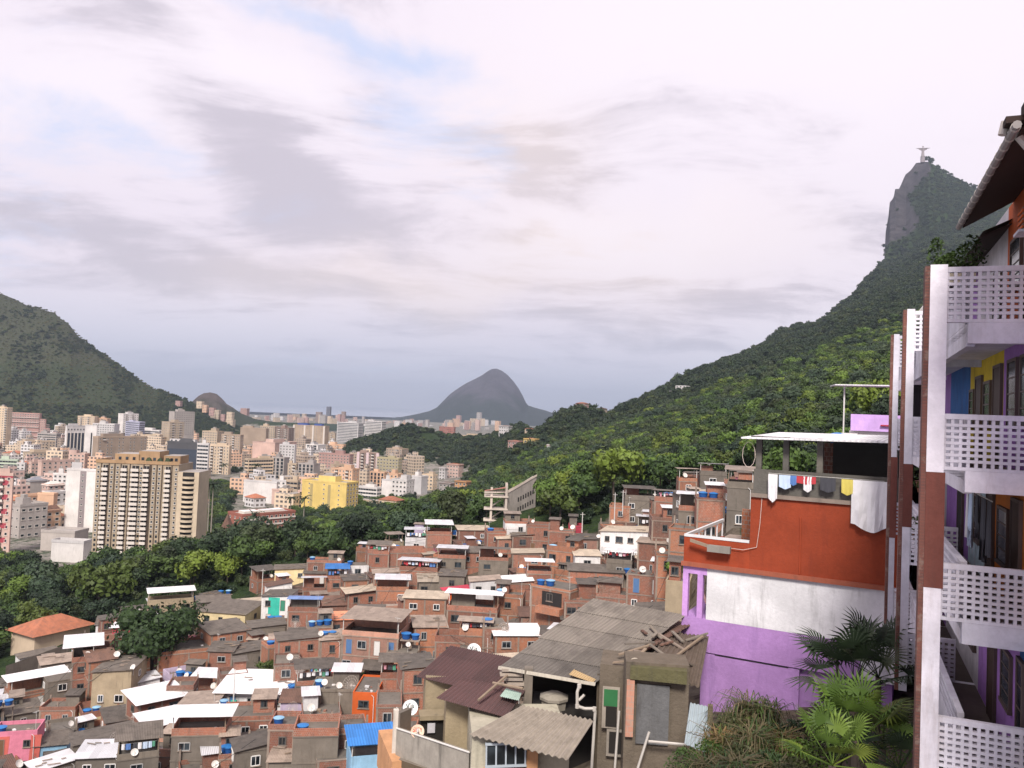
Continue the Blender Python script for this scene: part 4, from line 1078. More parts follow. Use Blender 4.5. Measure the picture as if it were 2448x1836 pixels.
    hh(1306,1326,1110,1122,'white','small house with orange roof alone on the green slope',660,TILE)
    hh(1087,1126,1140,1166,'orange','salmon house above the unfinished grey school',600,TILE2)
    hh(1050,1088,1138,1166,'grey','grey old house left of the salmon one',610,TILE2)
    hh(1050,1070,1102,1122,'white','narrow white house among the trees right of centre valley',820,TILE2)
    hh(1068,1108,1100,1125,'pink','pink house cluster among valley trees',830,TILE)
    hh(1015,1046,1112,1120,'white','low white shed among valley trees',800)
    hh(1600,1616,932,936,'white','tiny pale house high on the forested slope',820)
    hh(1615,1650,936,941,'white','two pale roofs high on the forested slope',815)
    for k, (x0,x1,y0,y1,c_) in enumerate([(470,488,959,966,'cream'),(484,498,968,976,'peach'),(500,516,974,984,'rose'),(512,528,980,992,'beige'),(542,560,985,1000,'cream'),(540,562,1003,1022,'cream'),(503,520,988,996,'tan'),(420,436,958,961,'rose'),(528,540,990,1000,'rose'),(575,596,976,998,'rose')]):
        p = P((x0+x1)/2, y1, 1690)
        B(x0,x1,y0,y1,c_,'far','R',.3,D=1690 if x0 < 570 else 2400,label='small '+CN[c_]+' block on the shoulder of the left hill',roofbox=False,zg=p.z-3,group='buildings on the shoulder of the left hill')
    # far skyline ---------------------------------------------------------
    rg = random.Random(21)
    B(780,792,972,1005,'darktower','far','R',.3,D=3600,label='dark slender skyscraper, tallest on the far skyline',roofbox=False,group='far skyline')
    B(755,771,985,1006,'brown','far','R',.3,D=3600,label='squat brown tower left of the dark skyscraper',roofbox=False,group='far skyline')
    B(807,816,990,1010,'rose','far','R',.3,D=3500,label='reddish tower left of the round one on the skyline',roofbox=False,group='far skyline')
    B(816,827,984,1008,'brown','far','R',.3,D=3500,label='round looking brown tower right of the dark skyscraper',roofbox=False,group='far skyline')
    B(1139,1152,986,1018,'grey','far','R',.3,D=4300,label='tall grey tower before the bluish mountain',roofbox=False,group='far skyline')
    B(1090,1103,993,1018,'rose','far','R',.3,D=4300,label='reddish tower before the bluish mountain',roofbox=False,group='far skyline')
    B(1050,1089,1020,1028,'red','far','R',.1,D=1500,label='low red and white hall beyond the knoll trees',roofbox=False,group='far skyline',zg=-60)
    for k in range(150):
        if k < 70:   x = rg.uniform(520, 900); top = 1003+rg.uniform(-10, 8)-6*math.exp(-((x-690)/90)**2); D = rg.uniform(2900, 4000); b_ = top+12
        elif k < 112: x = rg.uniform(920, 1215); top = 1013+rg.uniform(-13, 9); D = rg.uniform(3000, 4800); b_ = top+12
        else: x = rg.uniform(860, 1010); top = 1010+rg.uniform(-6, 8); D = rg.uniform(2900, 4200); b_ = top+12
        wpx = rg.uniform(7, 20); c_ = rg.choice(['pink','pink','rose','cream','beige','grey','white','peach'])
        B(x-wpx/2, x+wpx/2, top, b_, c_, 'far', rg.choice('LR'), .3, D=D, label='small '+CN[c_]+' block on the far skyline', roofbox=False, group='far skyline')
    # mid and low rise filling between the named blocks
    n = 0; cols_ = ['pink','cream','cream','beige','white','white','peach','tan']
    occupied = list(CLEAR)
    for k in range(1800):
        D = 430+900*rg.random()**.8; x = rg.uniform(-40, 1020) if D > 560 else rg.uniform(-40, 460)
        if 478 < x < 575 and D < 900: continue
        if x > 860 and D < 680 or x > 950 and D < 790: continue
        a = (x-CX)/F; X = a*D
        if any((X-c[0])**2+(D-c[1])**2 < (c[2]+5)**2 for c in occupied): continue
        if 800 < x and D > 980: continue
        w = rg.uniform(12, 26); hpx = rg.choice([7,9,11,14,18,22]) if D > 700 else rg.choice([6,8,10,12])
        wp = w*F/D; yb = 985+.04*(x-CX)+72*F/D; yt = yb-hpx*F/D
        c_ = rg.choice(cols_)
        st = rg.choice(['far','far','far'])
        low = hpx < 9
        B(x-wp/2, x+wp/2, yt, yb, c_, st, rg.choice('LR'), rg.uniform(.15,.45), D=D, label=('low ' if low else 'mid rise ')+CN[c_]+' block in the valley town', roofbox=not low, group='ordinary blocks filling the valley town',
          extras=(lambda t, w, d, H: hip_roof(t, w, d, H, 2.5, TILE)) if low and rg.random() < .35 else None)
        occupied.append(CLEAR[-1]); n += 1
        if n > 215: break
    # unfinished school on stilts at the edge of the hillside houses ---------
    D = 205; p0 = P(1160, 1275, D); al = math.atan2(p0.x, p0.y)
    t = thing('unfinished_building', 'unfinished grey concrete building with open stair frame and sloping top', 'building', (p0.x, p0.y, ground(p0.x, p0.y)-1), -al+R(0), None, (1220, 1200))
    zb = t.location.z; g_ = plaster('raw_concrete', (.36,.32,.29), .5, scale=.4); con = plaster('pale_concrete', (.58,.50,.44), .4, scale=.4)
    zt = lambda y: P(1200, y, D).z-zb
    # main wall recedes away to the right
    dirv = Vector((math.cos(R(38)), math.sin(R(38)), 0)); L0 = 8.4; A0 = Vector((5.2, 0, 0)); Lw = 9.4
    top0, top1 = zt(1180), zt(1148)+.8
    mb = MB(); nrm = Vector((dirv.y, -dirv.x, 0))
    def q(s, z, off=0): v = A0+dirv*s+nrm*off; return (v.x, v.y, z)
    mb.quad([q(0,-3), q(Lw,-3), q(Lw,top1), q(0,top0)], g_); mb.quad([q(Lw,-3,-1.4), q(0,-3,-1.4), q(0,top0,-1.4), q(Lw,top1,-1.4)], g_)
    mb.quad([q(Lw,-3), q(Lw,-3,-1.4), q(Lw,top1,-1.4), q(Lw,top1)], g_); mb.quad([q(0,-3,-1.4), q(0,-3), q(0,top0), q(0,top0,-1.4)], g_); mb.quad([q(0,top0), q(Lw,top1), q(Lw,top1,-1.4), q(0,top0,-1.4)], con)
    mb.build('wall', t)
    for lv, zz in enumerate((zt(1208), zt(1232))):
        for k in range(7):
            w_ = MB(); s = 3.6+k*.8; rise = (top1-top0)*s/Lw*.85
            c_ = q(s, zz+rise, .02); ax = dirv*.2; w_.obox(c_, ax, nrm*.03, (0,0,.55), DK); w_.build('window', t)
    for zz in (zt(1186), zt(1216), zt(1243)):
        s_ = MB(); s_.box(-.6, 5.4, -1.2, 3.5, zz-.28, zz, con); s_.build('landing_slab', t)
    for x in (1.2, 4.9):
        for y in (-.6, 2.6):
            p_ = MB(); p_.box(x-.28, x+.28, y-.28, y+.28, -4, zt(1184)+1.6+(x-1)*.35, con); p_.build('pillar', t)
    for (za, zb_) in ((zt(1243), zt(1216)), (zt(1216), zt(1186))):
        s_ = MB(); s_.obox((2.9, 1.2, (za+zb_)/2), Vector((1.7, 0, (zb_-za)/2*.8)), (0,.6,0), (0,0,.12), con); s_.build('stair_flight', t)
    r_ = MB(); a = Vector((-.6,-1.4,zt(1184)+1)); b_ = Vector(q(Lw, top1+.6, .2)); r_.quad([a, Vector(q(0, top0+1.0, .25)), b_, b_+Vector((0,0,-.5)), Vector(q(0, top0+.3, .25)), a+Vector((0,0,-.6))], con)
    r_.quad([a, Vector((4.6,-1.4+0.0,zt(1182)+1.7)), Vector((5.0,1,zt(1182)+1.9)), Vector((-.6,1.2,zt(1184)+1))], plaster('red_floor', (.30,.13,.10), .3)); r_.build('sloping_top', t)
    CLEAR.append((p0.x+7, p0.y+5, 13))
    for D_ in range(165, 212, 6):
        for px_ in range(1140, 1262, 30): CLEAR.append(((px_-CX)/F*D_, D_, 4.5))
# ------------------------------------------------------------------ hillside houses
BR = brick('brick_red', (.29,.098,.056), (.21,.072,.043)); BR2 = brick('brick_orange', (.37,.135,.065), (.28,.10,.05)); BR3 = brick('brick_pinkish', (.42,.21,.15), (.33,.16,.115), grime=.35); BR4 = brick('brick_dark', (.21,.078,.05), (.15,.06,.04))
CONC = plaster('bare_concrete', (.20,.172,.145), .65, scale=.7, stain=(.07,.06,.05)); SLAB = plaster('slab_edge', (.30,.24,.20), .5, scale=.8); SLABTOP = plaster('slab_top', (.17,.15,.13), .8, scale=.5, stain=(.05,.045,.04))
WHITE = plaster('wall_white', (.74,.72,.72), .45); YEL = plaster('wall_yellow', (.76,.62,.36), .3); PINK = plaster('wall_pink', (.72,.24,.34), .25); CORAL = plaster('wall_coral', (.68,.16,.13), .25)
TURQ = plaster('wall_turquoise', (.06,.56,.42), .2); SKYB = plaster('wall_skyblue', (.30,.52,.72), .4); BEI = plaster('wall_beige', (.40,.32,.22), .5); ORG = plaster('wall_orange', (.66,.13,.03), .35); MAG = plaster('wall_magenta', (.48,.06,.09), .2)
LIL = plaster('wall_lilac', (.50,.42,.56), .35)
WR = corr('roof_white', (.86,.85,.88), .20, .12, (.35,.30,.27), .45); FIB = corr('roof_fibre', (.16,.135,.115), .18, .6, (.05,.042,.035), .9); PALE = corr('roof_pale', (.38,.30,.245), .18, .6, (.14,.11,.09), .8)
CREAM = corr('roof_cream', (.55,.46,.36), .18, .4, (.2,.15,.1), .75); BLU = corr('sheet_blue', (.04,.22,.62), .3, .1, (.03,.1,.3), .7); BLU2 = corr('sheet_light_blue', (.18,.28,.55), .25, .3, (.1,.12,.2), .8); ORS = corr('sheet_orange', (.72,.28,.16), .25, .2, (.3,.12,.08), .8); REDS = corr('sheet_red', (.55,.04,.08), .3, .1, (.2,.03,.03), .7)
MET = plain('metal_pole', (.55,.53,.50), .5); TANKB = plain('tank_blue', (.02,.09,.30), .45); TANKL = plain('tank_lid', (.03,.16,.42), .45); TANKG = plain('tank_pale', (.55,.62,.66), .6)
DISH = plain('dish_pale', (.66,.62,.58), .5); WOOD = plain('old_wood', (.24,.18,.13), .9, var=.4)
WALLS = {'brick':(BR,'red brick'),'brick2':(BR2,'orange brick'),'brick3':(BR3,'pinkish brick'),'brick4':(BR4,'dark brick'),'conc':(CONC,'bare concrete'),'white':(WHITE,'white'),'yellow':(YEL,'yellow'),'pink':(PINK,'pink'),'coral':(CORAL,'coral'),'sky':(SKYB,'light blue'),'beige':(BEI,'beige'),'orange':(ORG,'orange'),'magenta':(MAG,'magenta'),'lilac':(LIL,'lilac grey'),'turq':(TURQ,'turquoise')}
ROOFS = {'white':(WR,'bright white sheet roof'),'fib':(FIB,'dark grey sheet roof'),'pale':(PALE,'pale sheet roof'),'cream':(CREAM,'cream sheet roof'),'tile':(TILE2,'old brown tiled roof'),'slab':(SLABTOP,'bare flat roof'),'terrace':(SLABTOP,'roof terrace'),
  'awhite':(WR,'white canopy on top'),'afib':(FIB,'dark canopy on top'),'apale':(PALE,'pale canopy on top'),'ablue':(BLU,'blue sheet on top'),'red':(REDS,'red sheet roof'),'orange':(ORS,'orange sheet roof'),'ablue2':(BLU2,'light blue sheet on top')}
HOUSES = []; HAND = []
GH = 'houses packed on the hillside'
def hwin(w, h, kind):
    key = ('h', w, h, kind)
    if key in WM: return WM[key]
    mb = MB(); hw, hh = w/2, h/2; f = .06
    fm = {'w': plain('frame_white', (.70,.68,.66)), 'b': plain('frame_dark', (.10,.09,.08)), 'g': plain('frame_grey', (.35,.34,.33))}[kind]
    mb.box(-hw-.02, hw+.02, -.03, .05, -hh-.02, hh+.02, DK)
    mb.box(-hw+f, hw-f, -.05, -.031, -hh+f, hh-f, GL)
    mb.box(-hw-.04, -hw+f, -.10, .05, -hh, hh, fm); mb.box(hw-f, hw+.04, -.10, .05, -hh, hh, fm)
    mb.box(-hw+f+.001, hw-f-.001, -.10, .05, -hh-.04, -hh+f, fm); mb.box(-hw+f+.001, hw-f-.001, -.10, .05, hh-f, hh+.04, fm)
    mb.box(-.03, .03, -.095, -.051, -hh+f+.002, hh-f-.002, fm); mb.box(-hw-.12, hw+.12, -.16, .05, -hh-.14, -hh-.045, SLAB)
    WM[key] = mb.mesh('window'); return WM[key]
def hdoor(col):
    key = ('door', col)
    if key in WM: return WM[key]
    mb = MB(); mb.box(-.42, .42, -.05, .05, 0, 2.05, plain('door_'+col, {'brown':(.16,.09,.05),'white':(.6,.58,.55),'blue':(.08,.16,.32),'green':(.05,.22,.14)}[col])); mb.box(-.5,-.42,-.08,.05,0,2.1,SLAB); mb.box(.42,.5,-.08,.05,0,2.1,SLAB); mb.box(-.419,.419,-.08,.05,2.05,2.13,SLAB)
    WM[key] = mb.mesh('door'); return WM[key]
def sheet(p00, p10, p11, p01, th, mat, pitch=0, amp=.02, uscale=None):
    """a roof sheet: thin solid slab between four corners; ribs (if pitch) run from the 00-10 edge to the 01-11 edge"""
    p00, p10, p11, p01 = map(Vector, (p00, p10, p11, p01)); mb = MB()
    n = (p10-p00).cross(p01-p00).normalized(); 
    if n.z < 0: n = -n
    W = ((p10-p00).length+(p11-p01).length)/2; Hh = ((p01-p00).length+(p11-p10).length)/2
    K = 1 if not pitch else max(2, int(W/pitch)*6)
    for k in range(K):
        s0, s1 = k/K, (k+1)/K
        o0 = n*(amp*math.sin(2*math.pi*s0*W/pitch)) if pitch else n*0; o1 = n*(amp*math.sin(2*math.pi*s1*W/pitch)) if pitch else n*0
        a = p00.lerp(p10, s0)+o0; b = p00.lerp(p10, s1)+o1; c = p01.lerp(p11, s1)+o1; d = p01.lerp(p11, s0)+o0
        u0, u1 = s0*W, s1*W
        mb.quad([a, b, c, d], mat, [(u0,0),(u1,0),(u1,Hh),(u0,Hh)])
        t = n*-th
        mb.quad([d+t, c+t, b+t, a+t], mat, [(u0,Hh),(u1,Hh),(u1,0),(u0,0)])
        mb.quad([a+t, b+t, b, a], mat, [(u0,0),(u1,0),(u1,th),(u0,th)]); mb.quad([d, c, c+t, d+t], mat, [(u0,0),(u1,0),(u1,th),(u0,th)])
        if k == 0: mb.quad([a, d, d+t, a+t], mat)
        if k == K-1: mb.quad([b+t, c+t, c, b], mat)
    return mb
TANKM = {}
def tank(loc, r=.62, h=.75, kind='b', on='a roof'):
    key = (round(r, 1), kind)
    if key not in TANKM:
        bm, lm = (TANKB, TANKL) if kind == 'b' else (TANKG, TANKG) if kind == 'g' else (TANKB, SKYB)
        b_ = MB(); b_.lathe([(r*.72,0),(r*.8,.05),(r*.98,h*.9),(r*1.06,h*.92),(r*1.06,h)], bm, 16); b_.smooth = True
        l_ = MB(); l_.lathe([(r*1.08,h+.002),(r*1.1,h+.06),(r*.6,h+.16),(r*.22,h+.21),(0,h+.22)], lm, 16); l_.smooth = True
        TANKM[key] = (b_.mesh('body'), l_.mesh('lid'))
    t = thing('water_tank', {'b':'blue round water tank with lid on '+on,'g':'pale round water tank with lid on '+on,'l':'light blue lidded water tank on '+on}[kind], 'water tank', loc, random.uniform(0, 6), 'water tanks on the roofs')
    inst('body', TANKM[key][0], t); inst('lid', TANKM[key][1], t); return t
DM = {}
def dish(loc, r=.42, aim=None, on='a roof', mesh=False, text=None, mast=1.0, col=None, label=None, wallmount=False):
    """bowl on an arm and a short mast; aimed mostly up and towards the camera side"""
    az = random.uniform(-.9, .9) if aim is None else aim
    key = (round(r, 2), mesh, round(mast, 1), col.name if col else '')
    cm = col or (DISH if not mesh else plain('dish_mesh', (.42,.36,.32), .7))
    if key not in DM:
        b_ = MB(); n = 20; tilt = Matrix.Rotation(R(58), 3, 'X')   # opens towards -y and up
        def pt(rr, k): 
            v = Vector((rr*math.cos(2*math.pi*k/n), rr*math.sin(2*math.pi*k/n), rr*rr/(r*3.2))); return tilt @ v + Vector((0,0,mast+.1))
        if not mesh:
            for a, c in ((0,.5),(.5,1)):
                for k in range(n):
                    q = [pt(r*a,k), pt(r*c,k), pt(r*c,k+1), pt(r*a,k+1)] if a > 0 else [pt(0,0), pt(r*c,k), pt(r*c,k+1)]
                    b_.quad(q, cm); b_.quad([p-(tilt@Vector((0,0,.02))) for p in reversed(q)], cm)
                    if c == 1: 
                        o = tilt@Vector((0,0,.02)); b_.quad([pt(r,k), pt(r,k)-o, pt(r,k+1)-o, pt(r,k+1)], cm)
            b_.smooth = True
        else:
            for k in range(0, n*2, 2):
                ps = [pt(r*s, k/2) for s in (0,.35,.7,1)]; b_.path(ps, .018, cm, 4)
            for s in (.4,.7,1):
                b_.path([pt(r*s, k) for k in range(n+1)], .016, cm, 4)
        a_ = MB(); f_ = tilt @ Vector((0, 0, r*.9)) + Vector((0,0,mast+.1)); a_.bar(pt(r*.95, n*.75), f_, .018, MET, 5); a_.bar(f_-Vector((0,.05,0)), f_+Vector((0,.1,0)), .045, MET, 6)
        m_ = MB(); m_.bar((0,.05,-.2), (0,.05,mast+.05), .03, MET, 6)
        DM[key] = (b_.mesh('reflector'), a_.mesh('feed_arm'), m_.mesh('mast'))
    t = thing('satellite_dish', label or ('skeletal mesh satellite dish on '+on if mesh else ('small' if r < .5 else 'large')+' pale satellite dish on '+on), 'satellite dish', loc, az, 'satellite dishes on the roofs')
    rf = inst('reflector', DM[key][0], t); inst('feed_arm', DM[key][1], t); inst('mast', DM[key][2], t)
    if text:
        cu = bpy.data.curves.new('lettering', 'FONT'); cu.body = text[0]; cu.size = r*.9; cu.align_x = 'CENTER'; cu.align_y = 'CENTER'; cu.extrude = .004
        cu.materials.append(plain('ink_'+text[0].lower(), text[1]))
        tmp = bpy.data.objects.new('text_source', cu); me_ = bpy.data.meshes.new_from_object(tmp); bpy.data.objects.remove(tmp)
        o = bpy.data.objects.new('lettering', me_); COL.objects.link(o); o.parent = rf
        o.matrix_local = Matrix.Translation((0, 0, mast+.1)) @ Matrix.Rotation(R(58), 4, 'X') @ Matrix.Translation((0, r*.25, r*.07+.03))
    return t
def find_D(px, py, H, lo=70, hi=235):
    D = lo
    while D < hi:
        p = P(px, py, D)
        if p.z < ground(p.x, p.y)+H: return D
        D += 1.5
    return hi
TOPS = []
def house(px, py, wpx, n=2, wall='brick', roof='slab', rot=0, dep=None, label=None, D=None, tanks=0, dishes=0, sh=2.85, wins=None, band=True, clutter=True, kind='w', over=.3, upper=None, name=None):
    H = n*sh; rg = random.Random(int(px*31+py*17))
    if D is None: D = find_D(px, py, H)
    p = P(px, py, D); al = math.atan2(p.x, p.y); th = -al+R(rot)
    w = wpx*D/F/max(.8, math.cos(R(rot))); dep = dep or rg.uniform(3.6, 5.6)
    if abs(rot) > 12: w = max(3, w-dep*.25*abs(math.sin(R(rot))))
    wm, wn = WALLS[wall]; rm, rn = ROOFS[roof]
    lab = label or f'{wn} {"low" if n < 1.6 else "two storey" if n < 2.6 else "tall"} house with {rn}'
    zb = p.z-H
    t = thing(name or 'hillside_house', lab, 'house', (p.x, p.y, zb), th, GH, (px, py))
    cx_, cy_ = p.x-math.sin(th)*dep/2, p.y+math.cos(th)*dep/2
    HOUSES.append((cx_, cy_, math.hypot(w, dep)/2*.82))
    CLEAR.append((cx_, cy_, math.hypot(w, dep)/2+2.5))
    a, b_ = -w/2, w/2; down = 7
    mb = MB(); mb.box(a, b_, 0, dep, -down, H, wm, SLABTOP, bottom=False); mb.build('wall', t)
    bare = wall.startswith('brick')
    if bare or wall == 'conc':
        for i in range(int(n)+1):
            fb = MB(); z = H-i*sh; fb.box(a-.05, b_+.05, -.06, dep+.05, z-.16, z+.0 if i else z-.002, SLAB if bare else CONC); fb.build('floor_slab', t)
        if bare:
            if 'pillar' not in WM:
                c_ = MB(); c_.box(-.13, .13, -.045, .05, 0, 1, SLAB); WM['pillar'] = c_.mesh('pillar')
            for x in [a+.13, b_-.13]+([0.0] if w > 6.5 else []):
                inst('pillar', WM['pillar'], t, (x, 0, -3), (0,0,0), (1, 1, H+3-.005))
            s_ = a if rot > 0 else b_
            if abs(rot) > 5: inst('pillar', WM['pillar'], t, (s_, dep-.2, -3), (0,0,-math.pi/2 if rot > 0 else math.pi/2), (1, 1, H+3-.005))
    # openings
    nw = wins if wins is not None else max(1, int(w/2.6)); kd = rg.choice('wbgbg') if kind == 'w' else kind
    for i in range(max(1, int(n+.3))):
        zc = H-i*sh-1.25
        for j in range(nw):
            if rg.random() < .2: continue
            x = a+w*(j+.5)/nw+rg.uniform(-.25, .25)
            if rg.random() < .12 and w > 4: inst('door', hdoor(rg.choice(['brown','white','blue','green'])), t, (x, 0, H-i*sh-2.65)); continue
            ww = rg.choice([.8,1.0,1.3]); inst('window', hwin(ww, rg.choice([.9,1.1]), kd), t, (x, 0, zc))
        if abs(rot) > 8 and rg.random() < .75:
            s = a if rot > 0 else b_
            inst('window', hwin(rg.choice([.8,1.0]), .9, kd), t, (s, dep*rg.uniform(.35,.7), zc), (0, 0, -math.pi/2 if rot > 0 else math.pi/2))
    top = H
    # roof
    if roof in ('white','fib','pale','cream','tile','red','orange'):
        ov = over; rise = rg.uniform(.25, .6)*(1.5 if roof == 'tile' else 1); lf = rg.choice([0,0,1])
        z0 = H+.12; z1 = H+.12+rise
        ribs = {'tile':0}.get(roof, 0)
        if not lf: m_ = sheet((a-ov,-ov,z0),(b_+ov,-ov,z0+rg.uniform(-.1,.1)),(b_+ov,dep+ov,z1),(a-ov,dep+ov,z1), .05, rm)
        else: m_ = sheet((a-ov,dep+ov,z0),(a-ov,-ov,z0),(b_+ov,-ov,z1),(b_+ov,dep+ov,z1), .05, rm)
        m_.build('roof', t); f_ = MB()
        f_.quad([(a,0,H),(b_,0,H),(b_,0,H+.1+(rise*.85 if lf else .05)),(a,0,H+.1)], wm); 
        f_.quad([(b_,0,H),(b_,dep,H),(b_,dep,H+.1+rise*.85),(b_,0,H+.1+(rise*.85 if lf else .05))], wm); f_.quad([(a,dep,H),(a,0,H),(a,0,H+.1),(a,dep,H+.1+(0 if lf else rise*.85))], wm)
        f_.build('gable', t); top = z1
        if clutter and rg.random() < .5:
            c_ = MB()
            for k in range(rg.randint(3, 8)):
                x = rg.uniform(a, b_); y = rg.uniform(0, dep*.8); L_ = rg.uniform(.5, 1.6); an = rg.uniform(-.5,.5); zz = z0+(z1-z0)*((y+ov)/(dep+2*ov) if not lf else (x-a+ov)/(w+2*ov))+.12
                c_.obox((x,y,zz+.05), (L_*math.cos(an)/2, L_*math.sin(an)/2, 0), (-.06*math.sin(an), .06*math.cos(an), 0), (0,0,.05), rg.choice([WOOD, SLAB, CONC]))
            c_.build('loose_boards', t, kind='stuff')
    else:
        par = MB(); pm = wm if bare or rg.random() < .6 else BR; ph = rg.uniform(.5, 1.05) if roof != 'slab' else rg.choice([0,.25,.5])
        if ph > 0:
            par.box(a, b_, 0, .14, H, H+ph, pm); par.box(a, a+.14, .143, dep, H, H+ph, pm); par.box(b_-.14, b_, .143, dep, H, H+ph, pm); par.box(a+.143, b_-.143, dep-.14, dep, H, H+ph, pm)
            par.build('parapet', t)
        top = H
        if roof.startswith('a'):
            ch = rg.uniform(2.1, 2.6); ov = over+.1; tl = rg.uniform(-.3, .5); cov = rg.uniform(.7, 1.0)
            ya = -ov if rg.random() < .75 else dep*(1-cov)
            m_ = sheet((a-ov,ya,H+ch),(b_+ov,ya,H+ch+rg.uniform(-.1,.1)),(b_+ov,dep*cov+ov,H+ch+tl),(a-ov,dep*cov+ov,H+ch+tl), .05, rm); m_.build('canopy', t)
            for x in (a+.12, b_-.12):
                for y in (max(.1, ya+.3), dep*cov-.1):
                    q = MB(); q.box(x-.05, x+.05, y-.05, y+.05, H, H+ch+min(0,tl)+.02, MET if rg.random() < .6 else WOOD); q.build('post', t)
            if rg.random() < .6:   # a room or back wall under the canopy
                q = MB(); q.box(a+.2, b_-.2 if rg.random() < .5 else 0, dep*.55, dep*cov-.16, H+.003, H+ch-.35+min(0,tl), rg.choice([wm, CONC, BR])); q.build('roof_room', t)
            if rg.random() < .35: laundry((p.x, p.y, zb), th, a+.3, b_-.3, .25, H+1.7, rg)
            top = H+ch+max(tl,0)
        elif upper or (clutter and rg.random() < .45):
            q = MB(); ux = rg.uniform(.35,.6)*w; s = rg.choice([-1,1]); x0 = a+.15 if s < 0 else b_-.15-ux; hh_ = rg.uniform(1.6,2.3)
            q.box(x0, x0+ux, dep*.45, dep-.16, H+.003, H+hh_, rg.choice([wm, BR, CONC])); q.build('roof_room', t)
            sheet((x0-.3,dep*.35,H+hh_+.05),(x0+ux+.3,dep*.35,H+hh_+.05),(x0+ux+.3,dep+.1,H+hh_+.25),(x0-.3,dep+.1,H+hh_+.25), .04, rg.choice([FIB,PALE,FIB,WR])).build('roof_sheet', t)
            if rg.random() < .6: inst('window', hwin(.8,.9,'b'), t, (x0+ux/2, dep*.45, H+1.2))
        if clutter and rg.random() < .5:
            c_ = MB()
            for k in range(rg.randint(4, 12)):
                x = rg.uniform(a+.3, b_-.3); y = rg.uniform(.4, dep*.45); s = rg.uniform(.08,.3); an = rg.random()*3
                c_.obox((x,y,H+s*.4+.01), (s*math.cos(an), s*math.sin(an), 0), (-s*.6*math.sin(an), s*.6*math.cos(an), 0), (0,0,s*.4), rg.choice([WOOD,SLAB,BR,CONC,WHITE]))
            c_.build('roof_clutter', t, kind='stuff')
    if roof in ('slab','terrace') and rg.random() < .55:
        if 'stub' not in WM:
            q = MB(); q.box(-.1,.1,-.1,.1,0,1,SLAB)
            for (x, y) in ((-.06,-.06),(.06,.06),(-.06,.06)): q.bar((x,y,1),(x,y,1.3), .012, plain('rebar', (.12,.06,.04)), 4)
            WM['stub'] = q.mesh('column_stub')
        for x in ([a+.12, b_-.12] if rg.random() < .6 else [a+.12, 0, b_-.12]):
            inst('column_stub', WM['stub'], t, (x, rg.choice([.12, dep-.12]), H+.002), (0,0,0), (1.12, 1.12, rg.uniform(.9, 1.9)))
    # pipes on the face
    if rg.random() < .3:
        q = MB(); x = b_-.35; q.path([(x,-.12,-3),(x,-.12,H-.3),(x-.3,-.12,H)], .04, plain('pvc_white', (.68,.66,.64))); q.build('drain_pipe', t)
    M_ = Matrix.Translation((p.x, p.y, zb)) @ Matrix.Rotation(th, 4, 'Z')
    onl = f'{wn} house'
    flat = roof in ('slab','terrace')
    for k in range(tanks):
        x = a+.9+k*1.35 if k*1.35+.9 < w-.6 else rg.uniform(a+.8,b_-.8); y = rg.uniform(.9, dep*.4) if flat else dep*.4
        z = H+.002 if flat else None
        if not flat:
            x = b_+.85+k*1.4; y = 1+rg.uniform(0,1.5)
            s_ = MB(); s_.box(x-.75, x+.75, y-.75, y+.75, H-.4, H-.25, SLAB)
            for dx in (-.6,.6): s_.box(x+dx-.08, x+dx+.08, y-.08, y+.08, -5, H-.4, SLAB)
            s_.build('tank_stand', t); z = H-.247
        tank(M_ @ Vector((x, y, z)), rg.choice([.58,.7]), .8, rg.choice('bbbl'), 'a '+onl)
    for k in range(dishes):
        x = rg.uniform(a+.3, b_-.3); y = rg.uniform(.1,.35) if flat else rg.uniform(0,.2)
        if flat or roof.startswith('a'): z = H
        else: x = b_+.1; y = .4; z = H-.4
        dish(M_ @ Vector((x, y, z)), rg.choice([.36,.42,.42,.5]), th+rg.uniform(-.6,.6), 'a '+onl, mast=rg.choice([.6,1.0,1.0]))
    TOPS.append((M_, a, b_, dep, H, roof, t)); HAND.append((px, wpx, py, D, n))
    return t
CLC = {'white':(.75,.73,.74),'blue':(.10,.20,.45),'pink':(.6,.3,.36),'dark grey':(.06,.06,.07),'red':(.45,.05,.06),'yellow':(.6,.5,.12),'pale blue':(.5,.6,.75),'green':(.1,.3,.2)}
def laundry(base, th, x0, x1, y, z, rg, n=None):
    M_ = Matrix.Translation(base) @ Matrix.Rotation(th, 4, 'Z')
    t = thing('washing_line', 'washing line of clothes under a canopy', 'washing line', M_ @ Vector(((x0+x1)/2, y, z)), th, 'washing lines on the terraces')
    hw = (x1-x0)/2; l_ = MB(); l_.bar((-hw,0,0),(hw,0,-.02), .008, MET, 4); l_.build('line', t)
    x = -hw+.1
    while x < hw-.4:
        w = rg.uniform(.25,.6); h = rg.uniform(.4,.9); c = rg.choice(['white','white','dark grey','pale blue','dark grey','blue','pink','red','green','white'])
        g_ = MB(); m_ = cloth('cloth_'+c.replace(' ','_'), CLC[c]); K = 5
        for k in range(K):
            xa, xb = x+w*k/K, x+w*(k+1)/K; ya, yb = .03*math.sin(k*2.), .03*math.sin((k+1)*2.)
            g_.quad([(xa,ya,-h),(xb,yb,-h),(xb,yb*.3,0),(xa,ya*.3,0)], m_)
        g_.build('garment', t); x += w+rg.uniform(.02,.25)
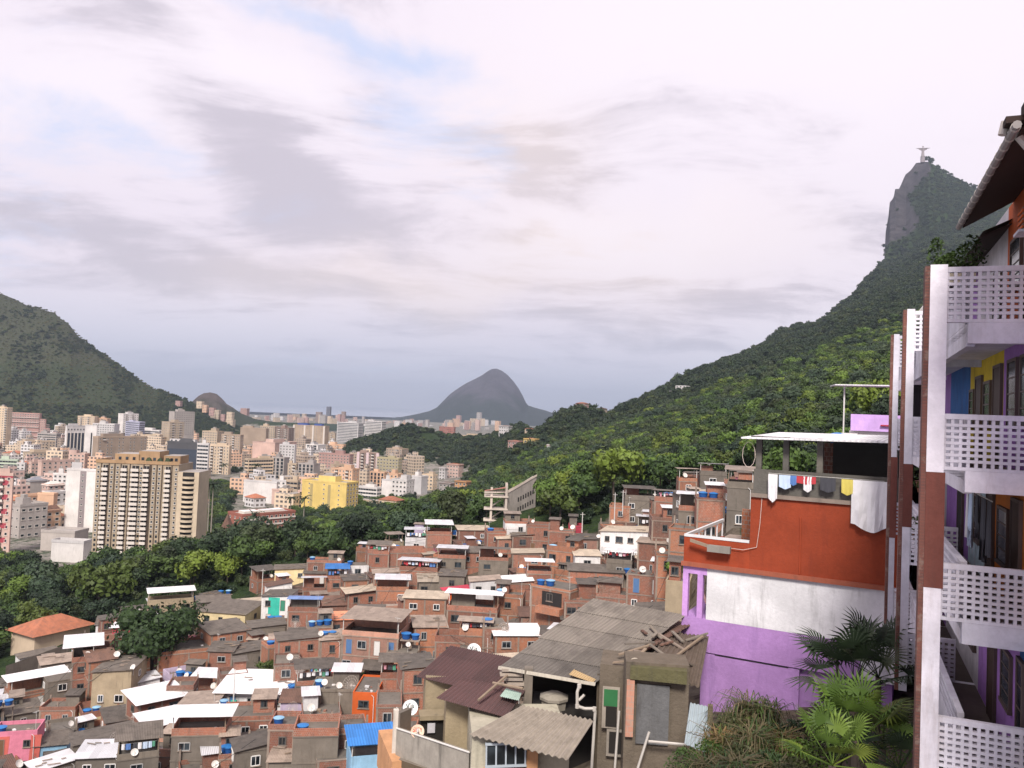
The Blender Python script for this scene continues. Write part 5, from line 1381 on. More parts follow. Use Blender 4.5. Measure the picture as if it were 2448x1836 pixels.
def build_houses():
    h = house
    # left side, bottom
    t = h(34,1757,98,3,'pink','slab',-14,label='pink house with coral panels cut by the lower left corner',tanks=1)
    q = MB()
    for (xa,xb) in ((-2.9,-1.2),(1.6,2.7)): q.quad([(xa,-.02,-2),(xb,-.02,-2),(xb+.7,-.02,8.4),(xa+.5,-.02,8.4)], CORAL)
    q.build('coral_panel', t)
    h(122,1783,66,2,'sky','fib',-8,label='light blue house with dark sheet roof beside the pink one')
    h(60,1705,70,2,'conc','fib',10,dishes=1); h(20,1712,60,2,'sky','slab',0,label='light blue walled house at the left edge'); h(150,1752,60,2,'conc','slab',5,tanks=0,dishes=1)
    h(235,1812,100,2,'conc','white',-16,dep=4.2,label='house under a slanting white roof at the bottom left',over=.4); h(135,1834,90,2,'conc','white',18,dep=3.6,label='house under a white roof along the bottom edge, left')
    h(250,1772,130,2,'conc','fib',6,label='long grey house with arched dark sheet roof'); h(330,1812,90,3,'conc','afib',0,dishes=1)
    h(243,1712,80,1,'yellow','terrace',10,label='low yellow walled terrace house',wins=2,tanks=2); h(137,1698,80,2,'brick','terrace',-20,label='roofless red brick house at the left',clutter=True)
    h(98,1655,118,2,'brick2','awhite',16,label='orange brick house with curved terrace under a white canopy at the left',over=.6)
    h(198,1582,46,3.4,'brick','awhite',0,label='tall narrow brick tower house under a white canopy',dep=7,over=1.4,dishes=1)
    h(268,1608,92,3,'beige','fib',-18,label='beige three storey house with dark sheet roof and white balcony',dep=8,dishes=1)
    h(150,1625,60,2.5,'conc','slab',12); h(95,1568,82,1,'white','fib',14,label='long white shed behind a grey boundary wall'); h(140,1586,70,2,'conc','pale',8); h(22,1640,70,1.4,'conc','fib',10)
    h(342,1634,76,1.5,'white','white',14,label='small white house with bright white roof'); h(388,1672,105,2,'brick','white',22,dep=5,label='brick house with the broad white roof left of centre',over=.7)
    h(430,1650,60,2,'brick4','terrace',-10,wins=1); h(470,1690,90,2,'brick','pale',-16,tanks=1,dishes=1,label='brick house with pale pinkish roof and a blue tank')
    h(405,1728,90,2,'brick','white',20,dep=4,label='brick house with slanting white roof near the bottom',over=.8); h(475,1758,120,3,'conc','awhite',-10,dep=4.5,label='tall bare concrete house under a long white canopy',over=.7)
    t = h(604,1655,150,1.6,'white','white',-14,dep=8,label='white house with the largest white roof and turquoise balcony',over=1.0,tanks=3,D=None)
    q = MB(); q.box(-5.4,-2.2,-.9,0,-.2,.75,TURQ); q.box(-3.0,-2.2,-.3,0,.8,3.4,TURQ); q.build('balcony', t)
    h(590,1722,120,2,'brick','slab',-6,label='brick storey below the white house with turquoise balcony',wins=3); h(300,1722,80,1.5,'brick2','fib',10)
    h(315,1500,82,2.4,'magenta','white',-12,label='magenta and white house at the edge of the wood',over=.6,dishes=1); h(410,1438,98,1.4,'beige','awhite',6,label='concrete terrace with white canopy at the edge of the wood',tanks=2); h(350,1462,70,1,'conc','slab',8)
    h(530,1466,116,2.2,'yellow','fib',-26,label='yellow house with dark sheet roof',dep=9,kind='b'); h(512,1440,74,1.2,'conc','fib',4); h(580,1445,84,1.2,'conc','cream',-4,tanks=1)
    t = h(660,1428,70,2.2,'white','fib',-16,label='white and turquoise two storey house',wins=2,dep=6,kind='b')
    q = MB(); q.box(-1.5,.8,-.04,.0,-.1,6.2,TURQ); q.build('turquoise_panel', t)
    h(553,1512,96,2,'brick2','fib',20,dep=8,label='orange brick house with boards on its dark roof'); h(452,1560,136,2,'brick2','slab',8,label='long orange brick house right of the big round tree',wins=3,dep=8,tanks=1,clutter=True)
    h(527,1558,58,1.8,'brick','fib',-14); h(640,1500,82,1.4,'conc','fib',6,label='low house with dark roof and washing beneath'); h(600,1560,80,1.2,'conc','fib',12)
    # middle
    h(716,1530,96,2.6,'brick','fib',8,dishes=2,tanks=2); h(792,1532,50,2.2,'brick','pale',0); h(686,1590,60,2,'brick4','slab',0,dishes=1)
    h(885,1522,142,3,'brick3','apale',-16,dep=9,label='large pinkish brick house with pale canopy in the middle',tanks=2,wins=4); h(842,1530,40,2,'brick3','pale',8)
    h(698,1362,78,1.4,'yellow','fib',0,wins=2); h(775,1345,80,2,'brick','slab',-10,tanks=1,dishes=1,upper=True); h(770,1372,84,1.2,'brick','fib',-6); h(806,1385,50,1.4,'brick','ablue',0,label='brick house under a bright blue sheet')
    h(855,1352,52,1.6,'white','slab',6,tanks=1,wins=1); h(852,1388,56,1.8,'brick2','fib',10); h(930,1372,72,1.8,'brick','pale',4,wins=3); h(1000,1365,90,1.8,'brick','awhite',-10,label='brick house under a wide white canopy in the upper middle')
    h(950,1322,138,1.6,'brick','terrace',8,wins=0,label='long roofless brick terrace in the upper middle'); h(905,1325,50,2,'brick','afib',-6); h(1034,1392,64,1.6,'conc','cream',4); h(868,1418,70,1.4,'brick','cream',12,label='brick house under a pale slanting canopy',over=.6)
    h(938,1412,76,1.8,'brick2','awhite',0); h(1016,1432,100,2.6,'brick2','cream',-6,label='orange brick two storey house with cream roof',wins=2); h(1100,1420,64,1.4,'orange','red',14,label='orange walled house under a red sheet roof')
    h(1128,1462,120,2,'brick','awhite',-8,label='brick house under the white canopy right of the red roof',over=.6,tanks=0); h(1135,1520,74,2,'brick2','apale',-4,dishes=1); h(1185,1500,60,2.2,'brick4','slab',10,tanks=1)
    h(822,1482,74,1.4,'brick','orange',6,label='house under a faded orange sheet'); h(725,1462,72,2,'brick','ablue2',-8,label='brick house under a light blue sheet'); h(750,1412,52,1.2,'brick','awhite',0); h(798,1448,76,1.2,'brick4','tile',10); h(765,1500,60,1.8,'brick','slab',4,tanks=3)
    h(872,1660,56,2.2,'orange','slab',-10,label='bright orange house in the lower middle',wins=1,kind='b',dep=7); h(800,1652,110,2,'conc','slab',-6,tanks=1,dishes=2,clutter=True); h(698,1680,52,2,'lilac','tile',-6,label='white grey house with red tile edging',wins=1); h(770,1712,90,1.6,'white','slab',4,dishes=1)
    h(755,1760,104,3,'conc','terrace',-4,label='concrete house with open loggia by the lower middle',wins=2,tanks=1); h(838,1752,80,2.4,'brick4','slab',6,wins=1); h(673,1745,62,3,'brick','terrace',-10,tanks=1,label='brick walled roof with a blue tank, lower middle'); h(610,1792,84,2.4,'conc','fib',10)
    h(560,1812,70,2,'brick','slab',0,tanks=3,dishes=2); h(890,1826,100,2,'sky','ablue',8,label='house with bright blue roof at the bottom edge'); h(690,1822,90,2,'conc','pale',-8); h(800,1815,80,2,'brick','slab',6,tanks=1)
    h(940,1622,60,2,'brick','afib',0); h(960,1560,70,2,'brick2','slab',-8,dishes=1); h(1030,1500,76,2.2,'brick2','pale',6,wins=2); h(1075,1535,70,2,'brick','terrace',-4)
    # right
    t = h(1492,1275,112,2.2,'white','cream',-10,label='white villa with long white balcony band and cream roof',wins=4,dep=8,tanks=3)
    q = MB(); w2 = 112*140/F/2; q.box(-w2-.2, w2+.2, -1.2, -.05, 2.2, 3.6, WHITE); q.build('balcony', t)
    t = h(1316,1408,104,3,'brick2','awhite' if False else 'slab',-30,dep=6,label='brick tower house with open loggia and two blue tanks',tanks=2,wins=1,clutter=False)
    q = MB(); q.box(-1.4,2.0,-.08,.0,6.1,8.1,DK); q.build('loggia_opening', t); q = MB(); q.box(-1.8,2.4,-1.3,-.09,5.0,6.0,BR2); q.build('balcony', t)
    h(1425,1368,130,1.8,'brick','fib',2,label='long brick house with dark board roof right of the tower house',wins=3,tanks=2); h(1545,1375,92,2.6,'brick','slab',-6,label='brick two storey house at the left of the red and lilac building',wins=2,kind='w',dishes=2)
    h(1340,1318,72,2,'brick2','terrace',-20,label='orange brick house with tall walled terrace',tanks=1); h(1262,1325,74,1.4,'brick','cream',2,wins=2); h(1188,1275,46,1.8,'brick','slab',8,wins=1,tanks=1); h(1243,1252,70,1.6,'white','slab',6,label='white box house before the unfinished building',wins=1)
    h(1135,1268,76,1.2,'brick','cream',10,label='house with long cream roof below the unfinished building'); h(1050,1278,60,1.6,'brick','awhite',4,tanks=1); h(996,1292,54,1.3,'white','awhite',0,wins=1); h(1230,1290,80,1.4,'brick','cream',8)
    h(1342,1272,62,2,'brick','slab',-4,dishes=2); h(1376,1262,34,1.2,'magenta','slab',0,wins=0); h(1400,1290,60,1.6,'brick3','fib',8,dishes=1); h(1482,1214,50,1.8,'brick2','slab',-4,wins=1,label='small orange brick cube by the bright trees')
    h(1530,1196,70,2,'conc','afib',6,label='grey house with dark canopy at the wood edge',wins=2); h(1600,1200,70,1.8,'brick','afib',-6,tanks=1); h(1658,1222,70,1.8,'conc','awhite',0,tanks=2); h(1700,1195,66,2,'brick','slab',4,tanks=2)
    h(1590,1245,62,2,'brick4','slab',6); h(1640,1268,80,1.8,'brick2','slab',-6); h(1706,1135,62,1.6,'conc','awhite',4,label='small shed with white roof and blue barrel on the upper right'); h(1770,1165,60,1.8,'conc','apale',0); h(1560,1300,70,2,'brick','pale',-8,dishes=1)
    h(1290,1260,64,1.9,'brick','slab',-4,dishes=1); h(1250,1282,50,1.6,'brick4','fib',6)
    h(1405,1330,60,1.8,'white','cream',6,wins=1); h(1480,1345,60,1.8,'conc','awhite',-6); h(1600,1330,60,2,'brick2','slab',4,dishes=1); h(1620,1400,56,2,'beige','slab',-4,wins=1); h(1240,1395,66,1.8,'brick','white',6,wins=1); h(1180,1340,70,1.6,'conc','afib',0,dishes=1)
    h(1130,1322,66,1.6,'brick','fib',8); h(1080,1335,66,1.8,'conc','awhite',-4); h(1160,1392,70,1.8,'white','pale',4,tanks=1); h(1215,1428,70,2,'brick2','slab',-6,dishes=1,tanks=1); h(1290,1372,60,1.8,'brick','awhite',4); h(1080,1378,60,1.8,'conc','fib',-6); h(1390,1440,80,2.2,'brick','slab',6,wins=3)
    h(1240,1520,110,1.6,'brick2','white',10,label='brick house with white roof beside the big grey roof',dishes=0); h(1480,1430,110,2,'brick4','slab',-4,wins=4)
    h(1330,1560,80,2,'brick','slab',0); h(1560,1470,80,2,'conc','fib',0); h(1000,1600,74,3,'brick','fib',8); h(930,1690,60,2.4,'brick4','slab',0)
    # everything between
    rg = random.Random(3); n = 0; nh = len(HAND)
    RFS = ['fib','slab','slab','slab','terrace','terrace','terrace','afib','afib','awhite','apale','pale','fib','cream','tile','terrace']
    for k in range(6000):
        D = rg.uniform(74, 214); px = rg.uniform(-70, 1800)
        if px < 200 and D > 158+px*.04: continue
        if 200 <= px < 480 and D > 190: continue
        if px > 1560 and (D < 112 or D > 172): continue
        if px > 1100 and D < 84: continue
        a_ = (px-CX)/F; X = a_*D
        if (X-treeX)**2+(D-treeY)**2 < 64: continue
        if any((X-c[0])**2+(D-c[1])**2 < (c[2]+1.6)**2 for c in HOUSES): continue
        z = ground(X, D); st = rg.choice([.9,1.2,1.9,2,2.6,3,3.5]); w = rg.uniform(3.4, 5.8)
        py = proj((X, D, z+st*2.85))[1]
        if py < edge(px)+12: continue
        ok = False; wp = w*F/D; rf = rg.choice(RFS)
        for st_ in sorted({st, 2.4, 1.9, 1.3, .8}, reverse=True):
            if st_ > st: continue
            py = proj((X, D, z+st_*2.85))[1]; tp = py-(2.6*F/D if rf[0] == 'a' else 1.0*F/D)
            if all(not (h_[3] > D+1 and abs(h_[0]-px) < (h_[1]+wp)/2*.92) or tp > h_[2]+min(h_[4], 2)*2.85*F/h_[3]*.55 for h_ in HAND[:nh]): ok = True; st = st_; break
        if not ok: continue
        house(px, py, w*F/D, st, rg.choice(['brick','brick','brick','brick2','brick2','brick4','brick4','conc','conc','brick3','brick3','brick2','brick','brick2','white' if st < 2.7 else 'brick','beige',rg.choice(['yellow','lilac','white','pink']) if st < 2.1 and D > 110 else 'brick2']), rf, rg.uniform(-24,24), D=D,
              tanks=rg.choice([0,0,1,1,2]), dishes=rg.choice([0,0,1,1]), dep=rg.uniform(3.0,4.6))
        n += 1
        if n > 300: break
    print('houses', len(HOUSES), 'fill', n)
    # overhead cables
    rc = random.Random(12); cm = plain('cable_black', (.03,.03,.03))
    for k in range(58):
        a = rc.choice(TOPS); b_ = min((t for t in TOPS if t is not a), key=lambda t: abs((t[0].translation-a[0].translation).length-rc.uniform(12,26)))
        p0 = a[0] @ Vector((0,0,a[4]+1.0)); p1 = b_[0] @ Vector((0,0,b_[4]+1.2)); m_ = MB(); pts_ = []
        for j in range(9): s_ = j/8; v = p0.lerp(p1, s_); v.z -= 3.2*s_*(1-s_)*1.0; pts_.append(v-p0)
        m_.path(pts_, .03, cm, 4); o = m_.build('overhead_cable'); o.location = p0
        tag(o, 'sagging dark cable strung between hillside roofs*', 'cable', 'overhead cables among the houses', proj(p0))
    for k in range(26):
        tp = TOPS[(k*7) % len(TOPS)]; v = tp[0] @ Vector((tp[2]-.3, .25, tp[4])); t = thing('tv_antenna', 'thin rooftop television antenna among the houses*', 'antenna', v, rc.uniform(0,3), 'television antennas')
        m_ = MB(); hh_ = rc.uniform(1.8,3.2); m_.bar((0,0,0),(0,0,hh_), .025, MET, 5); m_.build('mast', t); m_ = MB(); m_.bar((-.5,0,hh_-.1),(.5,0,hh_-.1), .02, MET, 4)
        for j in range(6): m_.bar((-.45+.18*j,-.3+.03*j,hh_-.1),(-.45+.18*j,.3-.03*j,hh_-.1), .012, MET, 4)
        m_.build('elements', t)
    for k, (px, py, r_) in enumerate(((640,1600,2.2),(955,1625,1.8),(880,1625,2.0),(1475,1345,1.6),(1190,1455,1.6),(560,1700,1.7),(1050,1450,1.5),(760,1600,1.5),(1620,1350,1.8))):
        D = find_D(px, py, 3.0); p = P(px, py, D); tree(0, 0, r_, CR_MID[k % 5], 'small leafy tree squeezed between the hillside houses', 'tree', 'small trees among the houses', h=r_*1.3, x=p.x, y=p.y, z=ground(p.x, p.y))
    # boundary wall behind the left shed
    a = P(14,1592,160); b_ = P(165,1538,172); m_ = MB(); za, zb_ = a.z, b_.z
    m_.quad([(a.x,a.y,za-5),(b_.x,b_.y,zb_-5),b_,a], CONC); o = Vector((.1,.25,0)); m_.quad([b_+o,(b_.x+.1,b_.y+.25,zb_-5),(a.x+.1,a.y+.25,za-5),a+o][::-1], CONC); m_.quad([a,b_,b_+o,a+o], SLAB)
    tag(m_.build('boundary_wall'), 'long grey boundary wall between the left wood and the houses', 'wall', None, (90,1560))
    # mesh dishes, poles
    for (px, py, r) in ((705,1492,.9),(706,1585,1.0),(722,1600,1.0),(1205,1505,.85),(840,1640,1.2),(700,1700,1.0),(280,1768,.9)):
        D = find_D(px, py, 5.5); p = P(px, py, D); dish(p-Vector((0,0,1.0)), r, random.uniform(-.6,.6), 'a hillside roof', mesh=True)
    for (px, py, hh_) in ((629,1360,9),(1490,1172,5),(1471,1178,6),(562,1600,6),(1393,1225,4)):
        D = find_D(px, py+60, 5); p = P(px, py, D); m_ = MB(); m_.bar(p-Vector((0,0,hh_)), p, .11, MET, 8, .07); m_.bar(p+Vector((-.5,0,-.4)), p+Vector((.5,0,-.4)), .04, MET, 5)
        tag(m_.build('utility_pole'), 'thin pale utility pole standing among the houses', 'pole', 'poles among the houses', (px, py))
# round tree standing in the middle of the left houses
_D = find_D(370, 1600, 3); _p = P(370, 1600, _D); treeX, treeY = _p.x, _p.y
# ------------------------------------------------------------------ the gallery block on the right
LW = plaster('lattice_white', (.70,.68,.76), .45, scale=1.2, stain=(.25,.17,.14), bump=.2)
TILEB = brick('red_cladding', (.20,.075,.055), (.15,.055,.045), (.12,.06,.05), .22, .06, .3)
REDP = plaster('red_paint', (.19,.065,.05), .35, scale=1.5, bump=.3)
def wallc(n, c): return plaster('gallery_'+n, c, .35, scale=1.5, bump=.25)
G_OR = wallc('orange', (.62,.13,.035)); G_YE = wallc('yellow', (.62,.47,.04)); G_PU = wallc('purple', (.36,.18,.52)); G_WH = wallc('white', (.62,.60,.64)); G_CY = wallc('pale_cyan', (.42,.55,.62)); G_BL = wallc('blue', (.03,.12,.34)); G_BR = wallc('brown_floor', (.13,.10,.085)); G_CO = wallc('orange_ochre', (.55,.17,.03))
def lattice(mb, x0, x1, z0, z1, y, pitch=.131, rows=8, rail=.1, th=.12, mat=None, axis='x'):
    """open block-work screen: a frame and a net of bars, every gap a real opening"""
    mat = mat or LW
    def bx(a, b, ya, yb, c, d):
        if axis == 'x': mb.box(a, b, ya, yb, c, d, mat)
        else: mb.box(ya, yb, a, b, c, d, mat)
    bx(x0, x1, y, y+th, z1-rail, z1); bx(x0, x1, y, y+th, z0, z0+rail*.6)
    zz0, zz1 = z0+rail*.6, z1-rail; ph = (zz1-zz0)/rows; n = max(1, int((x1-x0)/pitch)); pw = (x1-x0)/n; b = .055
    for r in range(1, rows): bx(x0, x1, y+.004, y+th-.004, zz0+ph*r-b/2, zz0+ph*r+b/2)
    for i in range(n+1):
        x = x0+pw*i; xa, xb = max(x0, x-b/2), min(x1, x+b/2)
        for r in range(rows): bx(xa, xb, y+.01, y+th-.01, zz0+ph*r+(b/2 if r else 0)+.0005, zz0+ph*(r+1)-(b/2 if r < rows-1 else 0)-.0005)
def build_gallery():
    C1 = P(2216, 1025, 15.6); th = -math.atan2(.38, .925)
    ex = Vector((math.cos(th), math.sin(th), 0)); ey = Vector((-ex.y, ex.x, 0))
    t = thing('apartment_block', 'white gallery block with open lattice balconies along the right edge', 'apartment block', (C1.x, C1.y, 0), th, None, (2300, 1000))
    T = [3.10, .30, -2.52, -5.38]
    def B_(name, *a, par=t, label=None):
        mb = MB(); mb.box(*a); return mb.build(name, par, label=label)
    # end screens of the balconies, three bays deep
    for bay, (v, u1) in enumerate(((0, 3.4), (6.45, 1.3), (12.9, 1.1))):
        for i, z in enumerate(T):
            mb = MB(); lattice(mb, (.30, .193, .173)[bay], u1, z-1.06, z, v); mb.build('lattice_balustrade', t, label='open white block lattice')
            B_('balcony_beam', .66, u1+.5, v, v+.18, z-1.46, z-1.063, LW)
            if bay == 0: B_('soffit_slab', .66, 2.1, v+.182, v+6.2, z-1.30, z-1.12, LW)
        # outer fin
        bot = -6.85 if bay else -12
        ra, rb = ((-.82, -3.0), (-.95, -2.6), (-1.0, -3.7))[bay]; cw = (.297, .19, .17)[bay]
        B_('column', .0, cw, v-.02, v+.28, ra+.003, T[0]+.05, LW)
        B_('column', .0, cw, v-.02, v+.28, bot, rb-.003, LW)
        B_('column', .0, cw+.03, v-.02, v+.28, rb, ra, REDP, label='column stretch painted dull red')
        B_('tiled_fin', -.09, -.003, v-.02, v+(.34,.3,.28)[bay], bot, T[0]+.03, TILEB, label='column side clad in narrow red tiles')
        B_('tiled_fin', .0, .15, v+.283, v+(.34,.3,.285)[bay], bot, T[0]-.2, TILEB)
    # long balustrades of the galleries, running away from the camera
    for i, z in enumerate(T):
        for (va, vb) in ((.45, 6.3), (6.75, 12.7), (13.2, 22)):
            mb = MB(); mb.box(.66, .78, va, vb, z-1.06, z-.55, LW); lattice(mb, va, vb, z-.552, z, .66, .131, 3, .08, .12, LW, 'y'); mb.build('gallery_balustrade', t)
            B_('gallery_floor', .66, 1.748, va-.25, vb+.2, z-1.24, z-1.065, LW, G_BR)
            B_('edge_beam', .655, .80, va-.24, vb+.24, z-1.50, z-1.245, LW)
    # wall of the flats behind the gallery, coloured flat by flat
    W = {0: [(-5.5,3.0,G_OR),(3.0,7.4,G_WH),(7.4,13,G_PU),(13,22,G_WH)], 1: [(-5.5,3.2,G_PU),(3.2,8.4,G_YE),(8.4,13,G_BL),(13,22,G_PU)],
         2: [(-5.5,5.0,G_CO),(5.0,8.2,G_CY),(8.2,13.5,G_PU),(13.5,22,G_WH)], 3: [(-5.5,.9,G_BL),(.9,6.0,G_PU),(6.0,13,G_WH),(13,22,G_PU)], 4: [(-5.5,8,G_WH),(8,22,G_PU)]}
    zt = [4.9]+[z-1.24 for z in T]
    zb = [z-1.06 for z in T]+[-12]
    for i in range(5):
        for (va, vb, m_) in W[i]: B_('flat_wall', 1.75, 2.2, va+.001, vb-.001, zb[i], zt[i]-.003, m_)
    B_('flat_wall', .9, 1.748, 21.5, 21.8, -12, 4.4, DK)
    # doors, windows: boxes standing proud of the wall; (level, v0, v1, z above floor 0, 1, kind)
    def op(i, v0, v1, z0, z1, m_, frame=plain('old_dark_frame', (.10,.07,.06)), name='window'):
        zf = T[i]-1.06; mb = MB(); mb.box(1.70, 1.749, v0, v1, zf+z0, zf+z1, m_)
        for (a, b) in ((v0-.06, v0), (v1, v1+.06)): mb.box(1.68, 1.749, a, b, zf+z0, zf+z1, frame)
        mb.box(1.68, 1.749, v0-.06, v1+.06, zf+z1+.001, zf+z1+.07, frame)
        if name == 'window':
            mb.box(1.66, 1.749, v0-.08, v1+.08, zf+z0-.07, zf+z0-.001, frame)
            k = 4
            for j in range(1, k): z = zf+z0+(z1-z0)*j/k; mb.box(1.692, 1.699, v0, v1, z-.015, z+.015, frame)
        mb.build(name, t)
    DW = plain('dark_wood', (.05,.028,.02)); BW = plain('blue_door', (.02,.08,.25))
    for i, lst in {0: [(1.3,2.3,.95,1.9,GL,'window'),(.1,.8,.0,2.1,DW,'door'),(3.5,4.4,.5,1.6,GL,'window'),(-1.6,-.6,.9,1.9,GL,'window')],
                   1: [(.2,1.0,.9,2.2,GL,'window'),(1.5,2.4,.9,2.2,GL,'window'),(3.3,4.2,.0,2.2,DW,'door'),(4.7,5.6,.9,1.9,GL,'window'),(6.1,7.0,0,2.1,DW,'door'),(7.4,8.1,.9,1.8,GL,'window')],
                   2: [(-1.0,-.2,.9,1.9,GL,'window'),(.9,1.7,.0,2.2,DW,'door'),(2.2,3.3,.8,1.9,GL,'window'),(4.0,4.8,0,2.1,DW,'door'),(5.9,6.8,.8,1.9,GL,'window'),(9.2,10.2,.0,2.1,DK,'door')],
                   3: [(-1.0,-.1,.0,2.1,DW,'door'),(.35,.85,.4,2.1,GL,'window'),(1.6,2.5,.9,1.9,GL,'window'),(3.4,4.2,0,2.1,DW,'door'),(6.4,7.2,.9,1.8,GL,'window')]}.items():
        for o in lst: op(i, o[0], o[1], o[2], o[3], o[4], name=o[5])
    # roof: eave over the top gallery, its dark boarded underside and gutter
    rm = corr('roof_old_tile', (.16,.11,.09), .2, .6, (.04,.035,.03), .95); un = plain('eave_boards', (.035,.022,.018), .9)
    mb = MB(); a, b = -4.1, 2.4
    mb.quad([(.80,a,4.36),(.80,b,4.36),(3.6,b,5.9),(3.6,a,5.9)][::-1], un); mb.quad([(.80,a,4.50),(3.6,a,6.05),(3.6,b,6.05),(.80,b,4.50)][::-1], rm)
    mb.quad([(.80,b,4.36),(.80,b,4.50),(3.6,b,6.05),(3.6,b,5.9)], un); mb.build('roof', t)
    g_ = MB(); 
    g_.bar((.73,a,4.40),(.73,b+.05,4.40), .062, plain('gutter', (.22,.20,.19)), 8)
    for k in range(14): g_.bar((.73,a+.45*k+.1,4.40),(.73,a+.45*k+.16,4.40), .07, plain('gutter_joint', (.42,.38,.34)), 8)
    g_.build('gutter', t)
    d_ = MB(); d_.path([(.62,-3.6,4.42),(.66,-3.6,4.62),(1.0,-3.5,4.2),(1.6,-3.5,3.75),(1.68,-3.5,2.4)], .06, plain('gutter_joint', (.42,.38,.34)), 8); d_.build('downpipe', t)
    h_ = MB(); h_.box(.62,.92,-3.9,-3.55,4.50,4.60,un); h_.box(.84,1.1,-4.0,-3.7,4.60,4.78,un); h_.build('gutter_box', t)
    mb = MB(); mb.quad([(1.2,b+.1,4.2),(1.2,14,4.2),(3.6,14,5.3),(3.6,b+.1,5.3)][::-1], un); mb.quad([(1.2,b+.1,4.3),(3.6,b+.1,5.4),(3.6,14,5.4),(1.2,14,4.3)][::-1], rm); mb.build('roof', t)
    mb = MB(); mb.bar((.35,9.4,3.15),(.75,9.0,3.75), .07, MET, 8); mb.build('gutter', t)
    # air conditioner on its bracket, top gallery
    M_ = Matrix.Translation((C1.x, C1.y, 0)) @ Matrix.Rotation(th, 4, 'Z')
    ac = thing('air_conditioner', 'wooden caged air conditioner on the orange wall under the eave', 'air conditioner', M_@Vector((1.55,-.35,3.85)), th)
    mb = MB(); mb.box(-.12,.2,-.22,.22,-.2,.22,plain('case_brown',(.16,.06,.03))); mb.build('case', ac)
    for k in range(4): 
        mb = MB(); mb.box(-.145,-.123,-.22,.22,-.17+k*.1,-.13+k*.1, G_OR); mb.build('slat', ac)
    mb = MB(); mb.box(-.2,.2,-.26,.26,-.25,-.203,LW); mb.build('shelf', ac)
    # planters and pots at the far end of the top balcony
    pl = thing('planter', 'cream planter box full of mixed potted plants on the top balcony corner', 'planter', M_@Vector((.95,1.6,3.05)), th)
    mb = MB(); mb.box(-.75,.0,-.2,.25,-.02,.2,plaster('planter_cream',(.62,.55,.42),.5)); mb.box(-.78,.03,-.23,.28,.202,.25,plaster('planter_cream',(.62,.55,.42),.5)); mb.build('box', pl)
    for k, (x, y, s, hh_) in enumerate(((-.7,.0,.22,.75),(-.45,.1,.25,.45),(-.2,0,.28,.6),(-.05,.1,.3,.8),(-.6,.1,.2,.35))): leafy(pl, (x,y,.2), s, hh_, 60+k)
    for (u, v, z, s, lab) in ((.45,7.0,T[2]-.05,.45,'leafy dark plant on the second bay balcony, lower'),(.5,6.9,T[1]-1.5,.4,'leafy plant hanging in the second bay under the balcony'),(1.3,7.4,T[1]-.6,.35,'potted plant behind the second bay lattice')):
        q = thing('potted_plant', lab, 'plant', M_@Vector((u,v,z-.5)), 0); leafy(q, (0,0,.1), s, .6, int(z*10)+50)
        mb = MB(); mb.lathe([(.12,0),(.18,.28),(.2,.3)], plain('clay_pot', (.3,.12,.07)), 12); mb.build('pot', q)
    # washing and curtains on the orange level
    def hang(name, lab, cat, u, v, z, items):
        q = thing(name, lab, cat, M_@Vector((u,v,z)), th); mb = MB(); mb.bar((0,-1.0,0),(0,1.2,0), .012, MET, 5); mb.build('line', q)
        for (y, w, h, c) in items:
            g_ = MB(); m_ = cloth('cloth_'+c.replace(' ','_'), CLC[c])
            for k in range(8):
                ya, yb = y+w*k/8, y+w*(k+1)/8; xa, xb = .05*math.sin(k*1.9), .05*math.sin((k+1)*1.9)
                g_.quad([(xa,ya,-h),(xb,yb,-h),(xb*.3,yb,0),(xa*.3,ya,0)], m_); 
            g_.build('garment', q)
    hang('clothes_line', 'pale blue cloth and dark clothes hung in the orange gallery', 'washing line', 1.35, 4.2, T[1]-1.7, [(-.9,.35,1.0,'dark grey'),(.3,.5,1.35,'pale blue'),(.95,.2,1.2,'white')])
    hang('clothes_line', 'black clothes hung before the orange wall in the gallery', 'washing line', 1.2, 1.6, T[1]-1.65, [(-.9,.5,1.1,'dark grey'),(-.2,.6,1.3,'dark grey'),(.8,.3,.6,'dark grey')])
    q = thing('clothes_heap', 'row of small grey mauve clothes draped on the orange gallery balustrade', 'washing', M_@Vector((1.1,2.6,T[2]+.02)), th)
    rg = random.Random(4)
    for k in range(14):
        g_ = MB(); y = -1.3+k*.19; w = rg.uniform(.12,.2); h = rg.uniform(.35,.6); x = rg.uniform(-.1,.25); c = rg.choice([(.28,.22,.26),(.18,.14,.17),(.40,.34,.38)])
        g_.quad([(x-.02,y,-h+.3),(x,y+w,-h+.32),(x+.03,y+w,.3),(x,y,.32)], cloth('cloth_mauve_%d'%(c[0]*100), c)); g_.quad([(x+.05,y+.05,-h*.9+.3),(x+.07,y+w+.04,-h*.8+.3),(x+.05,y+w+.02,.31),(x+.03,y+.03,.31)], cloth('cloth_mauve_%d'%(c[0]*100), c)); g_.build('garment', q)
def leafy(par, loc, r, h, seed, mat=None, n=260):
    rg = np.random.default_rng(seed); V=[]; Fc=[]
    for k in range(n):
        t_ = rg.random(); a = rg.uniform(0, 6.28); rr = r*(.3+.7*math.sin(math.pi*min(1,t_*.9+.1)))*rg.random()**.5
        c = np.array([loc[0]+rr*math.cos(a), loc[1]+rr*math.sin(a), loc[2]+h*t_]); n_ = rg.normal(size=3); n_ /= np.linalg.norm(n_); u = np.cross(n_, rg.normal(size=3)); u /= np.linalg.norm(u); w = np.cross(n_, u); s = rg.uniform(.025,.06)
        i0 = len(V); V += [tuple(c-u*s), tuple(c-w*s*.5), tuple(c+u*s), tuple(c+w*s*.5)]; Fc.append((i0,i0+1,i0+2,i0+3))
    me = bpy.data.meshes.new('foliage'); me.from_pydata(V, [], Fc); me.materials.append(mat or FOL); return inst('foliage', me, par)

